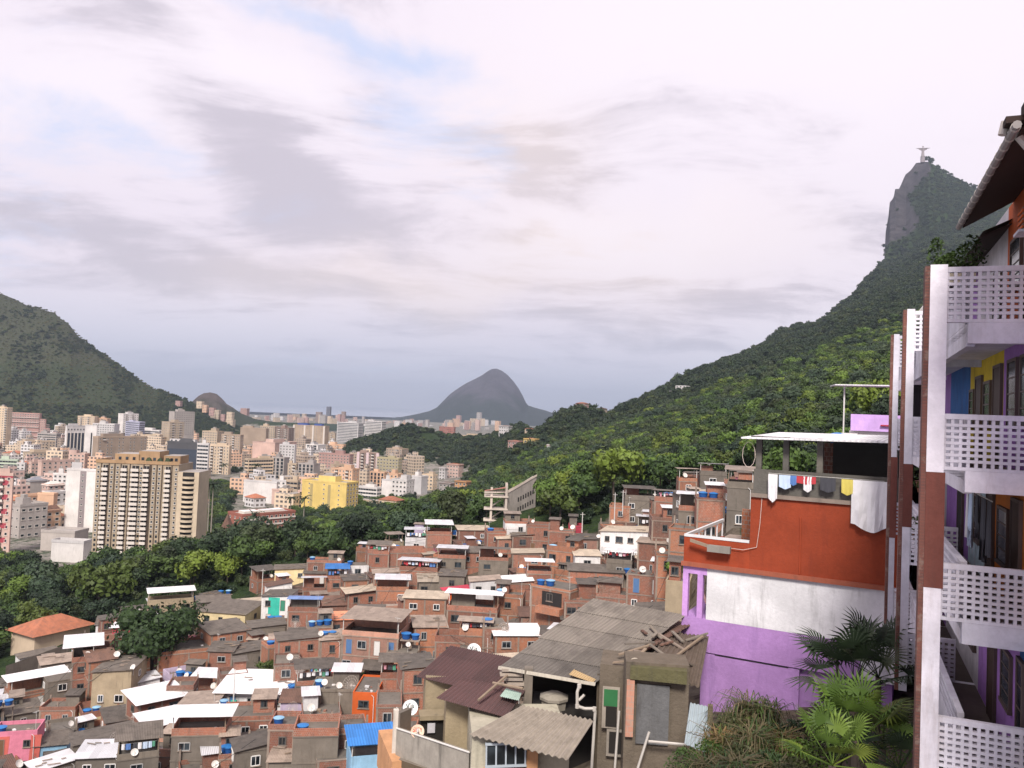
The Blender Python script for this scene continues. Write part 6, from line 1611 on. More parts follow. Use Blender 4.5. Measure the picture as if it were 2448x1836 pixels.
# ------------------------------------------------------------------ red, white and lilac building
def build_lilac():
    D0 = 33.5; Lc = P(1645, 1002, D0); th = math.atan2(-.47, .88)
    t = thing('painted_building', 'three storey building painted red, white and lilac beside the gallery block', 'building', (Lc.x, Lc.y, 0), th, None, (1880, 1350))
    RED = plaster('paint_red', (.31,.055,.022), .55, scale=.8, stain=(.16,.03,.02), bump=.35); WHT = plaster('paint_white', (.66,.66,.70), .5, scale=.6, bump=.3); LI = plaster('paint_lilac', (.50,.28,.62), .5, scale=.7, stain=(.24,.14,.34), bump=.35)
    GC = plaster('terrace_concrete', (.14,.13,.115), .6, scale=1.2, bump=.5)
    def B_(name, *a, **k):
        mb = MB(); mb.box(*a); return mb.build(name, t, **k)
    dp = 8.0; w = 8.2
    B_('upper_wall', 2.62, w, 0, dp, -5.85, -2.86, RED, SLABTOP, label='red painted upper wall')
    B_('upper_wall', 0, 2.617, 0, .16, -5.85, -4.78, RED, label='red terrace parapet'); B_('floor_slab', 0, 2.617, .163, dp, -5.86, -5.6, SLAB)
    B_('ledge', -.06, w, -.14, -.003, -5.95, -5.78, plaster('ledge_red', (.40,.12,.07), .5)) 
    B_('middle_wall', .98, w, 0, dp, -8.0, -5.86, WHT, label='white painted middle wall')
    B_('middle_wall', 6.75, w, -.003, 4, -9.3, -8.003, WHT)
    B_('lower_wall', 0, 6.745, 0, dp, -9.3, -8.003, LI, label='lilac painted lower wall'); B_('lower_wall', .85, w-.4, .25, dp, -14, -9.303, LI, label='lilac base wall set back')
    B_('base_panel', .85, 4.6, .0, .247, -14, -9.35, LI, label='lilac base panel standing forward')
    B_('balcony_lintel', .0, .978, 0, .2, -6.25, -5.86, LI)
    for x in (0.0, .60): B_('balcony_column', x, x+.22, 0, .22, -8.0, -6.25, LI)
    B_('balcony_room', .55, .977, 1.6, 1.7, -8, -5.87, DK); mb = MB(); mb.bar((.1,2.5,-7.0),(.9,.3,-7.4), .05, plain('rail_rose',(.5,.3,.28)), 8); mb.build('handrail', t)
    B_('stucco_joint', 1.4, 4.2, -.012, -.002, -9.36, -9.33, DK)
    mb = MB(); mb.bar((4.5,-.02,-3.6),(4.52,-.02,-5.75), .03, RED, 8); mb.build('wall_pipe', t)
    # terrace rail, brick back wall
    RW = plain('rail_white', (.62,.62,.62), .4)
    mb = MB(); mb.box(0,.1,.17,6.4,-4.80,-4.68,RW); mb.build('rail', t); mb = MB(); mb.box(0,2.6,-.02,.12,-4.777,-4.68,RW); mb.build('rail', t)
    for k in range(6): mb = MB(); y = 1+k*1.05; mb.box(.02,.08,y,y+.06,-5.58,-4.803,RW); mb.build('baluster', t)
    mb = MB(); mb.box(-.0,.14,.17,6.4,-5.86,-5.5,RED); mb.build('kerb', t)
    B_('terrace_wall', 1.0, 2.617, 6.0, 6.2, -5.59, -4.1, BR2); B_('terrace_wall', 2.5, 2.617, 1.2, 5.9, -5.59, -3.3, BR)
    for k in range(5): mb = MB(); mb.box(2.3,2.499,1.4,1.6,-5.3+k*.4,-5.22+k*.4,SLAB); mb.build('shelf', t)
    # top terrace under the white roof
    B_('parapet', 2.7, w, -.0, .14, -2.857, -1.85, GC); B_('ledge', 2.62, w, -.1, -.004, -2.95, -2.80, SLAB)
    for x in (2.72, 3.75, 5.0, 7.6): B_('column', x, x+.22, .2, .42, -2.855, -.55, GC)
    B_('back_room', 5.3, 7.9, 2.6, 7.5, -2.853, -.65, plaster('room_dark', (.06,.055,.05), .5)); B_('side_wall', 4.3, 5.28, 5.6, 5.75, -2.853, -.8, BR4)
    B_('roof_beam', 2.5, w, .25, .33, -.68, -.56, DK)
    sheet((2.25,-.4,-.62),(8.6,-.5,-.50),(8.6,7.8,-.35),(2.25,7.8,-.45), .06, WR, 0, 0).build('canopy', t)
    cb = MB(); cb.path([(3.05,-.03,-2.9),(3.0,-.05,-4.0),(2.9,-.05,-4.9),(2.4,-.1,-5.05),(.9,-.1,-5.02)], .012, plain('cable', (.55,.45,.4)), 4); cb.build('cable', t)
    cb = MB(); cb.path([(2.75+.25*math.cos(k*.55)-.25, -.06, -1.3+.5*math.sin(k*.55)) for k in range(13)], .012, plain('cable', (.55,.45,.4)), 4); cb.build('cable', t)
    br = MB(); br.obox((.9,-.35,-4.98), (.55,0,-.12), (0,.05,0), (0,0,.06), WOOD); br.obox((1.5,-.3,-5.1), (.45,0,0), (0,.12,0), (0,0,.13), plaster('bracket_grey', (.35,.32,.28), .5)); br.build('bracket', t)
    M_ = Matrix.Translation((Lc.x, Lc.y, 0)) @ Matrix.Rotation(th, 4, 'Z')
    q = thing('clothes_line', 'washing hung along the grey top terrace, with one long white shirt', 'washing line', M_@Vector((5.2,-.2,-2.0)), th)
    mb = MB(); mb.bar((-1.9,0,.03),(2.2,0,.02), .01, MET, 5); mb.build('line', q)
    for (x, w_, h, c, lab) in ((-1.9,.35,1.0,'white','white towel'),(-1.5,.45,.5,'pale blue','pale blue garment'),(-1.1,.25,.35,'blue','blue garment'),(-.85,.7,.28,'red','orange red garment'),(-.6,.3,.55,'white','grey white garment'),(.0,.55,.5,'dark grey','dark garment'),(.75,.4,.55,'yellow','yellow green garment'),(1.1,1.35,1.75,'white','long white shirt hanging over the parapet')):
        g_ = MB(); m_ = cloth('cloth_'+c.replace(' ','_'), CLC[c]); K = 10
        prof = [(0,0),(.5,.0),(1,1)]
        for k in range(K):
            for r_ in range(3):
                a, b = k/K, (k+1)/K; z0, z1 = -h*r_/3, -h*(r_+1)/3
                fa = lambda s, zz: (x+w_*s, -.05-.05*math.sin(s*17+zz*1.5)*abs(zz), zz*(1-.08*math.cos(s*6.0)))
                g_.quad([fa(a,z1), fa(b,z1), fa(b,z0), fa(a,z0)], m_)
        g_.build('garment', q, label=lab)
    # house behind: white below, lilac above
    p = P(2030, 1045, 60); t2 = thing('hillside_building', 'white and lilac house showing above the white roof beside the gallery', 'house', (p.x, p.y, p.z-6), -.45, None, (2070, 1010))
    def B2(name, *a):
        mb = MB(); mb.box(*a); return mb.build(name, t2)
    B2('lower_wall', 0, 4.2, 0, 6, -4, 6.5, WHITE); B2('upper_wall', .1, 4.2, -.4, 5, 6.503, 7.7, plaster('paint_lilac_pale', (.55,.36,.72), .2)); B2('ledge', -.5, .6, -1, 0, 5.2, 6.3, WHITE); B2('rail', 2.1, 4.2, -.6, -.403, 6.9, 7.0, REDS)
    tank((p.x-1.0, p.y-.4, p.z-.6), .6, .7, 'b', 'a ledge by the white and lilac house')
    sh = thing('shelter', 'thin flat white roof on posts before the green slope', 'shelter', P(2075, 920, 62), -.3, None, (2075, 915))
    for (dx) in (-1.7, 1.6): mb = MB(); mb.box(dx, dx+.1, 0, .1, -7.5, -.02, MET); mb.build('post', sh)
    sheet((-2.4,-.8,-.05),(2.2,-.8,.0),(2.2,4,.1),(-2.4,4,.05), .08, WR).build('roof', sh)

# ------------------------------------------------------------------ the near corrugated roofs
def pbox(par, name, x0, x1, y0, y1, D, dep, mat, yaw=0, top=None, label=None):
    """a box whose near face covers these columns and rows of the view at distance D; a real box with its own depth"""
    c = P((x0+x1)/2, (y0+y1)/2, D); w = (x1-x0)*D/F/2; h = (y1-y0)*D/F/2
    al = -math.atan2(c.x, c.y)+yaw; ax = Vector((math.cos(al), math.sin(al), 0)); ay = Vector((-ax.y, ax.x, 0))
    mb = MB(); cc = c+ay*dep/2
    o = mb.obox(cc-par.location, ax*w, ay*dep/2, Vector((0,0,h)), mat)
    return mb.build(name, par, label=label)
def near_thing(name, label, cat, px, py, D, group=None):
    p = P(px, py, D); return thing(name, label, cat, (p.x, p.y, p.z), 0, group, (px, py))
def psheet(par, name, pts, th, mat, pitch=0, amp=.02, label=None):
    q = [P(*a)-par.location for a in pts]
    return sheet(q[0], q[1], q[2], q[3], th, mat, pitch, amp).build(name, par, label=label)
def build_near():
    GR = corr('roof_grey_fibre', (.215,.19,.17), .16, .65, (.07,.06,.055), .9); BRN = corr('roof_brown_fibre', (.105,.055,.055), .16, .4, (.05,.035,.035), .9)
    LT = plaster('roof_light_fibre', (.27,.235,.20), .7, scale=2.2, stain=(.13,.11,.09)); OCH = plaster('wall_ochre', (.36,.29,.19), .55, scale=1.0, bump=.4); CW = plaster('wall_cream_white', (.50,.46,.36), .5, scale=1.0, bump=.4); PE = plaster('wall_peach', (.62,.33,.17), .35, scale=1.0)
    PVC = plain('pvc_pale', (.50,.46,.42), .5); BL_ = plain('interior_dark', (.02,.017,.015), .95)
    t = near_thing('roof_house', 'near house with big grey corrugated roof over a dark open loft', 'house', 1400, 1650, 31)
    # big grey roof in five overlapping rows of sheets, ribs run down the slope
    A, B_, C_, D_ = (P(1193,1594,31), P(1420,1634,30), P(1640,1477,33.5), P(1418,1437,35))
    rows = 5
    for k in range(rows):
        s0, s1 = k/rows-.012, (k+1)/rows
        lift = Vector((0,0,.03*k)); jag = .03*math.sin(k*2.3)
        a = A.lerp(D_, s0)+lift; b = B_.lerp(C_, s0)+lift; c = B_.lerp(C_, s1)+lift; d = A.lerp(D_, s1)+lift
        j = (b-a).normalized()*jag; L0 = t.location
        sheet(a+j-L0, b+j-L0, c+j-L0, d+j-L0, .012, GR, .08, .014).build('roof_sheet_row', t)
    psheet(t, 'eave_trim', [(1190,1600,30.9),(1422,1640,29.9),(1424,1632,29.9),(1192,1592,30.9)], .03, plaster('trim_pale', (.48,.44,.38), .5))
    psheet(t, 'loose_sheet', [(1360,1612,30.05),(1418,1632,29.95),(1425,1624,30.2),(1372,1600,30.4)], .01, plaster('sheet_yellowed', (.50,.36,.20), .4), .08, .012)
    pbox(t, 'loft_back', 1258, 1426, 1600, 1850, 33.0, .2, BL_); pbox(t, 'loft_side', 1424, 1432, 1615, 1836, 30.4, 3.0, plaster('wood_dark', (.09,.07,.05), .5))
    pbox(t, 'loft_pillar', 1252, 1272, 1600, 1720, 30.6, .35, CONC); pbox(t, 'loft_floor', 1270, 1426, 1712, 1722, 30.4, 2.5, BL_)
    for (x0,x1,y0,y1) in ((1200,1250,1600,1606),(1196,1250,1611,1617),(1205,1250,1622,1628),(1212,1256,1633,1640),(1210,1256,1646,1652)): pbox(t, 'louvre_board', x0,x1,y0,y1,30.8,.35,plaster('board_grey', (.40,.34,.29), .6), .1)
    pbox(t, 'louvre_back', 1205, 1254, 1604, 1664, 31.6, .2, CONC)
    # water cistern in the loft
    c_ = P(1323,1710,31.2); q = thing('cistern', 'weathered grey lidded cistern standing in the dark loft', 'water tank', (c_.x,c_.y,c_.z), .3, None, (1323,1680))
    m_ = MB(); cm = plaster('cistern_grey', (.30,.27,.23), .5, scale=2); m_.lathe([(.40,0),(.46,.2),(.50,.62)], cm, 8); m_.build('body', q); m_ = MB(); m_.lathe([(.56,.62),(.57,.72),(.30,.84),(0,.86)], cm, 8); m_.build('lid', q)
    pp = MB(); pts = [P(1386,1637,29.9),P(1380,1655,29.9),P(1380,1688,29.9),P(1398,1694,29.9),P(1420,1694,29.9),P(1423,1700,29.9),P(1414,1845,29.9)]
    pp.path([p-t.location for p in pts], .055, PVC, 8); pp.bar(P(1384,1674,29.9)-t.location, P(1397,1661,29.9)-t.location, .05, PVC, 8)
    for (x,y) in ((1380,1688),(1421,1695),(1385,1640)): 
        v = P(x,y,29.9)-t.location; pp.bar(v-Vector((0,0,.07)), v+Vector((0,0,.07)), .075, PVC, 8)
    pp.build('drain_pipe', t)
    # brown roofed ochre house
    t = near_thing('roof_house', 'near ochre walled house with dark brown corrugated roofs', 'house', 1100, 1700, 30)
    psheet(t, 'roof', [(995,1617,32),(1160,1656,31),(1250,1577,33.3),(1077,1543,34.2)], .02, BRN, .08, .014, 'upper dark brown sheet roof')
    psheet(t, 'roof', [(1043,1668,29.6),(1210,1714,28.6),(1256,1650,30.6),(1108,1620,31.4)], .02, BRN, .08, .014, 'lower dark brown sheet roof')
    psheet(t, 'patch_sheet', [(1195,1664,29.6),(1240,1674,29.2),(1247,1656,29.9),(1210,1645,30.2)], .012, plaster('sheet_mint', (.38,.50,.44), .4), .08, .012)
    for (a, b_) in (((1143,1682,29.2),(1212,1622,30.6)),((1178,1640,30.2),(1250,1654,29.6))):
        m_ = MB(); m_.bar(P(*a)-t.location+Vector((0,0,.12)), P(*b_)-t.location+Vector((0,0,.12)), .05, WOOD, 6); m_.build('roof_pole', t)
    pbox(t, 'wall', 1014, 1085, 1620, 1850, 32.0, 1.0, OCH, .1); pbox(t, 'wall', 1064, 1180, 1672, 1860, 30.2, 1.0, OCH, .1)
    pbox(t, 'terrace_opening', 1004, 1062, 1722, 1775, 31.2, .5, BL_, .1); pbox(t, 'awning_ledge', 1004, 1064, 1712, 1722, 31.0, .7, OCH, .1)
    pbox(t, 'window_frame', 1022, 1040, 1730, 1752, 31.1, .06, G_WH, .1)
    # light corrugated lean-to with the four pane window
    t = near_thing('lean_to', 'near lean-to with light grey coarse corrugated roof and four pane window', 'house extension', 1260, 1770, 27)
    psheet(t, 'roof', [(1121,1756,27),(1359,1816,25.8),(1421,1722,27.6),(1250,1686,28.8)], .02, LT, .20, .034)
    pbox(t, 'wall', 1128, 1360, 1762, 1870, 27.3, 3, CW, .12); pbox(t, 'wall_panel', 1128, 1154, 1775, 1870, 27.2, .06, plaster('wall_greywhite', (.55,.53,.50), .5), .12); pbox(t, 'wall_panel', 1156, 1255, 1838, 1880, 27.15, .1, PE, .12)
    pbox(t, 'wall_panel', 1258, 1285, 1795, 1880, 27.1, .08, PE, .12)
    f_ = near_thing('w', '', 'x', 1208, 1803, 26.95); REG.pop(); bpy.data.objects.remove(f_)
    wm = MB(); c = P(1209,1803,27.0); w = 92*27/F; h = 52*27/F; fm = plain('frame_bluegrey', (.38,.42,.46)); wm.box(-w/2,w/2,-.02,.1,-h/2,h/2,GL)
    for x in (-w/2,-w/4,0,w/4,w/2): wm.box(x-.025,x+.025,-.06,-.021,-h/2,h/2,fm)
    for z in (-h/2,h/2): wm.box(-w/2-.04,w/2+.04,-.08,-.0,z-.035,z+.035,fm)
    o = wm.build('window', t); o.location = c-t.location; o.rotation_euler = (0,-.03,-math.atan2(c.x,c.y)+.12)
    # concrete balcony in front, left
    t = near_thing('concrete_balcony', 'stained concrete balcony wall with white post at the lower middle', 'balcony', 1030, 1790, 29)
    a = [P(948,1742,30.5), P(1122,1800,27.6)]
    m_ = MB(); o = t.location; th_ = Vector((.05,.16,0)); BCM = plaster('balcony_concrete', (.30,.275,.24), .8, scale=1.8, stain=(.06,.055,.05))
    hgt = Vector((0,0,1.0)); p0, p1 = a[0]-o, a[1]-o
    m_.quad([p0-hgt,p1-hgt,p1,p0], BCM); m_.quad([p1-hgt+th_,p0-hgt+th_,p0+th_,p1+th_], BCM); m_.quad([p0,p1,p1+th_,p0+th_], BCM); m_.quad([p0-hgt+th_,p0-hgt,p0,p0+th_], BCM); m_.build('balustrade', t)
    m_ = MB(); m_.bar(p0+Vector((0,-.03,.03)), p1+Vector((0,-.03,.03)), .03, plain('rail_pale', (.6,.57,.53)), 6); m_.build('handrail', t)
    pbox(t, 'post', 938, 950, 1700, 1830, 30.6, .2, plaster('post_white', (.55,.50,.45), .5))
    m_ = MB(); m_.quad([p0-hgt-Vector((.25,.0,0)),p0-hgt-Vector((.25,0,.25)),p1-hgt-Vector((0,0,.25)),p1-hgt][::-1], plaster('moss_ledge', (.12,.09,.06), .6)); m_.quad([p0-hgt-Vector((.25,.0,0)),p1-hgt,p1-hgt+Vector((.6,2.4,0)),p0-hgt+Vector((.6,2.4,0))], CONC); m_.build('floor_slab', t)
    pbox(t, 'base_wall', 936, 1150, 1812, 1900, 30.4, 3, PE, .25); pbox(t, 'side_wall', 948, 990, 1700, 1770, 32.5, .2, CONC, .9)
    # dishes with lettering on the near roofs
    dish(P(1132,1556,36)-Vector((0,0,.9)), .31, .35, label='white satellite dish lettered Via above the brown roof', text=('Via', (.01,.03,.02)), mast=.8, col=plain('dish_white', (.8,.8,.8), .4))
    dish(P(980,1690,36)-Vector((0,0,.95)), .33, .3, label='white satellite dish lettered Via left of the ochre wall', text=('Via', (.01,.03,.02)), mast=.8, col=plain('dish_white', (.8,.8,.8), .4))
    dish(P(998,1753,29.9)-Vector((0,0,.85)), .24, .1, label='peach satellite dish lettered SKY on the concrete balcony', text=('SKY', (.55,.05,.02)), mast=.8, col=plain('dish_peach', (.70,.50,.38), .4))
    # ruin between the near roofs and the lilac wall
    t = near_thing('old_house', 'decaying plastered house with collapsed tile roof and green shutter', 'house', 1530, 1700, 29)
    RU = plaster('ruin_plaster', (.16,.13,.10), .9, scale=1.6, stain=(.05,.045,.035), bump=.7); RG = plaster('ruin_grey', (.15,.15,.155), .7, scale=1.5, bump=.6)
    pbox(t, 'wall', 1432, 1640, 1600, 1860, 29.6, 3, RU); pbox(t, 'wall', 1494, 1642, 1590, 1860, 28.2, 1.3, RU, .1); pbox(t, 'grey_panel', 1522, 1598, 1640, 1778, 28.12, .1, RG, .1)
    pbox(t, 'brick_edge', 1497, 1515, 1628, 1760, 28.1, .1, BR3, .1); pbox(t, 'shutter', 1444, 1476, 1650, 1688, 29.5, .08, plain('shutter_green', (.03,.14,.05))); pbox(t, 'window_frame', 1440, 1480, 1644, 1740, 29.55, .06, plaster('old_frame', (.32,.28,.24), .6))
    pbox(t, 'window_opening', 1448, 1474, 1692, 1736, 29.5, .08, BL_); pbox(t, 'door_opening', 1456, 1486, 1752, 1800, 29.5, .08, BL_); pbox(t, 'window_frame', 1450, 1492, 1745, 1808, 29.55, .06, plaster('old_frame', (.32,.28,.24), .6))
    pbox(t, 'mossy_ledge', 1508, 1640, 1600, 1630, 27.9, 1.8, plaster('moss', (.13,.12,.06), .7, scale=3, bump=.8))
    psheet(t, 'collapsed_roof', [(1438,1620,30.2),(1530,1560,30.6),(1655,1490,33.5),(1600,1480,34.5)], .05, TILE2, .2, .02)
    psheet(t, 'collapsed_roof', [(1530,1600,28.6),(1672,1640,28.2),(1695,1520,32.5),(1600,1512,33)], .05, plaster('roof_debris', (.13,.10,.08), .7, scale=3, bump=.9), .18, .03)
    rg = random.Random(8)
    for k in range(17):
        a_ = Vector(P(rg.uniform(1500,1670), rg.uniform(1515,1600), rg.uniform(29,31.5))); 
        c = a_; u = Vector((rg.uniform(-1,1), rg.uniform(-.4,.8), rg.uniform(-.1,.25))).normalized()*rg.uniform(.15,.7); v = Vector((-u.y,u.x,0)).normalized()*.06
        # lay the boards on the lower debris sheet
        m_ = MB(); fx = (proj(c)[0]-1530)/150; z = P(1600, 1575-60*fx*.0, 30).z
        px_, py_ = proj(c); s = min(1,max(0,(1610-py_)/95)); base = P(px_, py_, 28.6+s*3.9)
        m_.obox(base-t.location+Vector((0,0,.1)), u, v, Vector((0,0,.025)), rg.choice([WOOD, CONC, TILE2, CONC, WOOD, SLAB])); m_.build('roof_board', t)
    m_ = MB(); m_.bar(P(1560,1610,28.9)-t.location, P(1682,1520,32)-t.location, .06, WOOD, 6); m_.build('beam', t)
    psheet(t, 'loose_sheet', [(1640,1748,25.5),(1698,1765,25),(1700,1690,26.2),(1650,1680,26.6)], .012, plain('tin_bluegrey', (.36,.42,.44), .35, .3), .13, .02)
    psheet(t, 'loose_sheet', [(1636,1778,25),(1690,1800,24.6),(1698,1768,25),(1640,1750,25.4)], .012, plain('tin_bluegrey', (.36,.42,.44), .35, .3), .13, .02)
    for (a_, b_) in (((1525,1836,27.8),(1552,1750,27.8)),((1470,1836,29.3),(1480,1700,29.3)),((1550,1772,27.8),(1640,1780,27.7))):
        m_ = MB(); m_.bar(P(*a_)-t.location, P(*b_)-t.location, .045, PVC, 6); m_.build('pipe', t)
    dish(P(1518,1592,28.6)-Vector((0,0,.8)), .26, .5, label='cream satellite dish on the ruined roof', mast=.7, col=plain('dish_cream', (.62,.55,.46), .5))
    pbox(t, 'post', 1690, 1702, 1690, 1836, 25.5, .2, plaster('wood_post', (.20,.16,.10), .6))

# ------------------------------------------------------------------ near plants
def fan_palm(px, py, D, s, label, seed, n=12, mat=None):
    rg = random.Random(seed); p = P(px, py, D); z0 = ground(p.x, p.y); t = thing('fan_palm', label, 'palm', (p.x, p.y, z0), 0, 'fan palms below the gallery block', (px, py)); mat = mat or FOL
    hh_ = p.z-z0; mb = MB(); mb.bar((0,0,-.3),(0,0,max(.3,hh_)), .11, BARK, 8, .08); mb.build('trunk', t)
    for k in range(n):
        a = k*2.4+rg.uniform(-.3,.3); el = rg.uniform(.1, 1.25); L0 = s*rg.uniform(.8,1.1)
        dr = Vector((math.cos(a)*math.cos(el), math.sin(a)*math.cos(el), math.sin(el))); c0 = Vector((0,0,max(.3,hh_))); c1 = c0+dr*L0
        f_ = MB(); f_.bar(c0, c1, .014, mat, 4)
        side = dr.cross(Vector((0,0,1))).normalized(); up = side.cross(dr).normalized()
        m_ = 18
        for j in range(m_):
            an = -1.9+3.8*j/(m_-1); ld = (dr*math.cos(an)+side*math.sin(an)).normalized(); L1 = s*.75*(1-.18*abs(an)); w_ = .028*s
            tip = c1+ld*L1+Vector((0,0,-.16*L1))+up*.05; mid = c1+ld*L1*.55+up*.07*s; cr = ld.cross(up).normalized()*w_
            f_.quad([c1-cr*.3, mid-cr, mid+cr, c1+cr*.3], mat); f_.quad([mid-cr, tip, mid+cr], mat)
        f_.build('frond', t)
    return t
def royal_palm(px, ytop, D, label, h=None, seed=1):
    p = P(px, ytop, D); z0 = ground(p.x, p.y); H = p.z-z0; t = thing('palm_tree', label, 'palm', (p.x, p.y, z0), 0, 'tall palms in the valley', (px, ytop)); rg = random.Random(seed)
    mb = MB(); mb.bar((0,0,-1),(0,0,H), .38, plain('palm_trunk', (.24,.21,.18)), 7, .24); mb.build('trunk', t); f_ = MB()
    for k in range(16):
        a = k*.785+rg.uniform(-.2,.2); el = rg.uniform(-.2,1.0); prev = Vector((0,0,H)); d_ = Vector((math.cos(a)*math.cos(el), math.sin(a)*math.cos(el), math.sin(el)))
        for j in range(5):
            nx = prev+d_*1.0; sd = d_.cross(Vector((0,0,1))).normalized()*(.75-.1*j)
            f_.quad([prev-sd, nx-sd*.9+Vector((0,0,-.35)), nx, prev], FOLD); f_.quad([prev, nx, nx+sd*.9+Vector((0,0,-.35)), prev+sd], FOLD); prev = nx; d_ = (d_+Vector((0,0,-.28))).normalized()
    f_.build('crown', t)
def build_plants():
    fan_palm(2040,1640,21,1.25,'tall fan palm in front of the lilac wall corner',1,14,FOLD); fan_palm(2100,1620,22,1.2,'fan palm right against the gallery block foot',2,12,FOLD)
    fan_palm(2045,1770,18,1.0,'bright fan palm low at the foot of the gallery block',3,13,FOL2); fan_palm(2110,1790,19,.85,'fan palm under the lowest lattice balcony',4,12,FOL); fan_palm(1990,1830,17,.8,'fan palm cut by the bottom edge',5,12,FOL2); fan_palm(2150,1840,18,.8,'shaded fan palm in the lower right corner of the yard',6,12,FOLD)
    # slender papaya like tree before the wall
    p = P(2000,1560,22.5); z0 = ground(p.x,p.y); t = thing('small_tree', 'slender small tree with sparse leaf clusters before the lilac wall', 'tree', (p.x,p.y,z0), 0, None, (2000,1560))
    mb = MB(); mb.path([(.3,0,-.3),(.15,0,(p.z-z0)*.6),(.0,0,p.z-z0)], .04, BARK, 6); mb.build('trunk', t)
    for k, (dx, dz) in enumerate(((-.25,-.05),(.25,.1),(0,.2),(.4,-.1),(-.05,-.25))): leafy(t, (dx,0,p.z-z0+dz-.1), .2, .3, 90+k, FOL, 180)
    rg = random.Random(6)
    pts = [(1745,1740,24,.9),(1800,1735,24.5,1.0),(1850,1760,23,.9),(1700,1800,22,.8),(1770,1815,20,.9),(1840,1830,19.5,.8),(1900,1750,23,.7),(1920,1800,21,.9),(1960,1735,23,.8),(1640,1815,23,.7),(1985,1700,23,.9),(2100,1720,21,.8),(1900,1850,18,.8),(2010,1700,22,.8)]
    for k, (px, py, D, s) in enumerate(pts):
        p = P(px, py, D); z0 = ground(p.x, p.y); t = thing('shrub', 'unkempt shrub in the overgrown yard below the lilac wall*', 'shrub', (p.x,p.y,min(z0,p.z-.3)), 0, 'shrubs in the overgrown yard', (px, py))
        dz = p.z-t.location.z; leafy(t, (0,0,max(0,dz-1.2)), s, 1.5, 200+k, [FOLB,FOL,FOLD,FOL2][k%4], 1500)
        mb = MB(); mb.bar((0,0,-.3),(0,0,dz), .04, BARK, 5); mb.build('stem', t)
    for k, (px, py, D, s_) in enumerate(((1752,1722,24.5,1.0),(1790,1700,25,1.15),(1835,1712,24.6,1.1),(1722,1760,23,.9),(1800,1775,22,1.1),(1872,1768,22.5,1.0),(1690,1830,20,.9),(1760,1838,19,1.0),(1850,1832,19,.9))):
        p = P(px, py, D); z0 = min(ground(p.x, p.y), p.z-.5); t = thing('grass_clump', 'tall clump of arching dry grass below the lilac wall', 'grass clump', (p.x, p.y, z0), 0, 'dry grass clumps', (px, py)); g_ = MB()
        gm = foliage('dry_grass', (.06,.052,.026), (.15,.12,.06)); hh_ = p.z-z0
        for j in range(260):
            an = rg.uniform(0, 6.28); l_ = s_*rg.uniform(.7,1.4); b0 = Vector((rg.uniform(-.2,.2), rg.uniform(-.2,.2), max(0,hh_-.9))); lean = Vector((math.cos(an), math.sin(an), 0))*l_*rg.uniform(.25,.8); sd = Vector((-math.sin(an), math.cos(an), 0))*.016
            m1 = b0+lean*.3+Vector((0,0,l_*.8)); m2 = b0+lean*.8+Vector((0,0,l_*.85)); tp = b0+lean*1.25+Vector((0,0,l_*rg.uniform(.1,.7))); mt = gm if rg.random() < .65 else FOL
            g_.quad([b0-sd, b0+sd, m1+sd, m1-sd], mt); g_.quad([m1-sd, m1+sd, m2+sd*.7, m2-sd*.7], mt); g_.quad([m2-sd*.7, m2+sd*.7, tp], mt)
        g_.build('blades', t)
        if hh_ > 1.2: m_ = MB(); m_.lathe([(.45,-.2),(.35,hh_-.9),(0,hh_-.75)], plaster('earth', (.09,.07,.05), .5, scale=3), 8); m_.build('earth_mound', t)
    # long dry grass, nobody could count it
    g_ = MB(); GM = foliage('dry_grass', (.06,.052,.026), (.15,.12,.06))
    for k in range(5200):
        px = rg.uniform(1600, 2180); D = rg.uniform(15.5, 25.5); x = (px-CX)/F*D; z = ground(x, D)
        cl = rg.random()
        b0 = Vector((x, D, z-.05)); an = rg.uniform(0, 6.28); l_ = rg.uniform(.4, 1.1); lean = Vector((math.cos(an), math.sin(an), 0))*l_*rg.uniform(.2,.7); sd = Vector((-math.sin(an), math.cos(an), 0))*.014
        m1 = b0+lean*.35+Vector((0,0,l_*.75)); tp = b0+lean+Vector((0,0,l_*rg.uniform(.6,.95))); mt = GM if cl < .6 else FOL
        g_.quad([b0-sd, b0+sd, m1+sd*.7, m1-sd*.7], mt); g_.quad([m1-sd*.7, m1+sd*.7, tp], mt)
    g_.build('long_grass', kind='stuff')
    for k, (x, yt, D) in enumerate(((696,1058*1.09+18,540),(715,1070*1.09+10,540),(725,1128,720),(613,1110,690),(625,1130,660),(595,1128,690),(540,1118,800),(772,1190,430))): pass
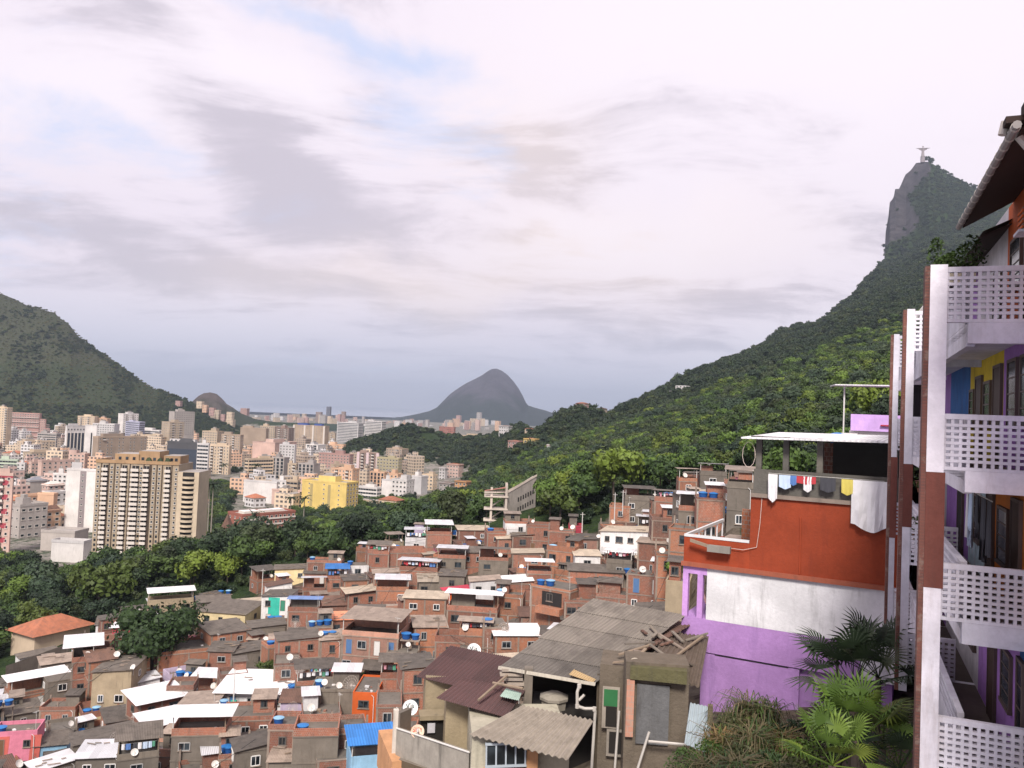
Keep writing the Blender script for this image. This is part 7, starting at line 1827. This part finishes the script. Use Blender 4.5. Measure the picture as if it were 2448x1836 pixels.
    for (x, yt, D, lab) in ((696,1190,505,'left palm of the pair before the yellow block'),(716+12,1192,500,'right palm of the pair before the yellow block'),(800,1142,650,'palm behind the yellow block'),(613,1114,690,'palm before the cream block behind the big white wall'),(536,1112,760,'palm at the top of the park'),(502,1160,400,'left tall slender palm right of the beige tower'),(510,1163,400,'right tall slender palm right of the beige tower'),(607,1235,330,'palm before the low brick school'),(895,1200,560,'palm by the red tiled cream house'),(450,1308,270,'palm at the foot of the beige tower end wing')):
        royal_palm(x, yt, D, lab, seed=int(x))
# ------------------------------------------------------------------ statue on the peak
def build_statue():
    D = 2425; b = P(2206, 377, D); t = thing('statue', 'pale statue of a robed figure with outstretched arms on the peak', 'statue', (b.x, b.y, b.z-3), R(-12), None, (2206, 360))
    st = plaster('soapstone', (.27,.235,.25), .2, scale=.1, bump=0)
    mb = MB(); mb.box(-4,4,-4,4,-12,8,st); mb.build('pedestal', t)
    mb = MB(); s = 1.0
    mb.lathe([(3.6,8),(3.2,14),(2.7,22),(3.0,28),(3.5,31.5),(2.2,33),(1.1,33.8),(1.0,34.6)], st, 12)
    mb.lathe([(1.0,34.4),(1.7,35.6),(1.8,36.8),(1.3,38.0),(0,38.6)], st, 12)
    for sg in (-1, 1):
        mb.bar((sg*2.2,0,30.8),(sg*8,0,31.4), 1.9, st, 8, 1.5); mb.bar((sg*8,0,31.4),(sg*12.2,-.4,31.2), 1.5, st, 8, .9); mb.bar((sg*12.2,-.4,31.2),(sg*15,-.8,31.4), .8, st, 6, .45)
        mb.quad([(sg*2.5,-.2,29.5),(sg*9,-.2,30.2),(sg*8.5,-.2,27.2),(sg*3,-.2,24)], st)
    mb.build('figure', t); t.scale = (1.3,1.2,1.0)
build_gallery(); build_lilac(); build_near(); build_statue()
build_city()
build_houses()
tree(370, 0, 8.0, CR_HI[0], 'big round dark green tree standing among the left hand houses', x=treeX, y=treeY, h=9, z=ground(treeX, treeY))
build_plants()
bpy.context.view_layer.update()
trim_kind('hillside_house', 'further_hillside_houses', 290); trim_kind('apartment_building', 'further_town_blocks', 290)
build_woods()
finish_labels()
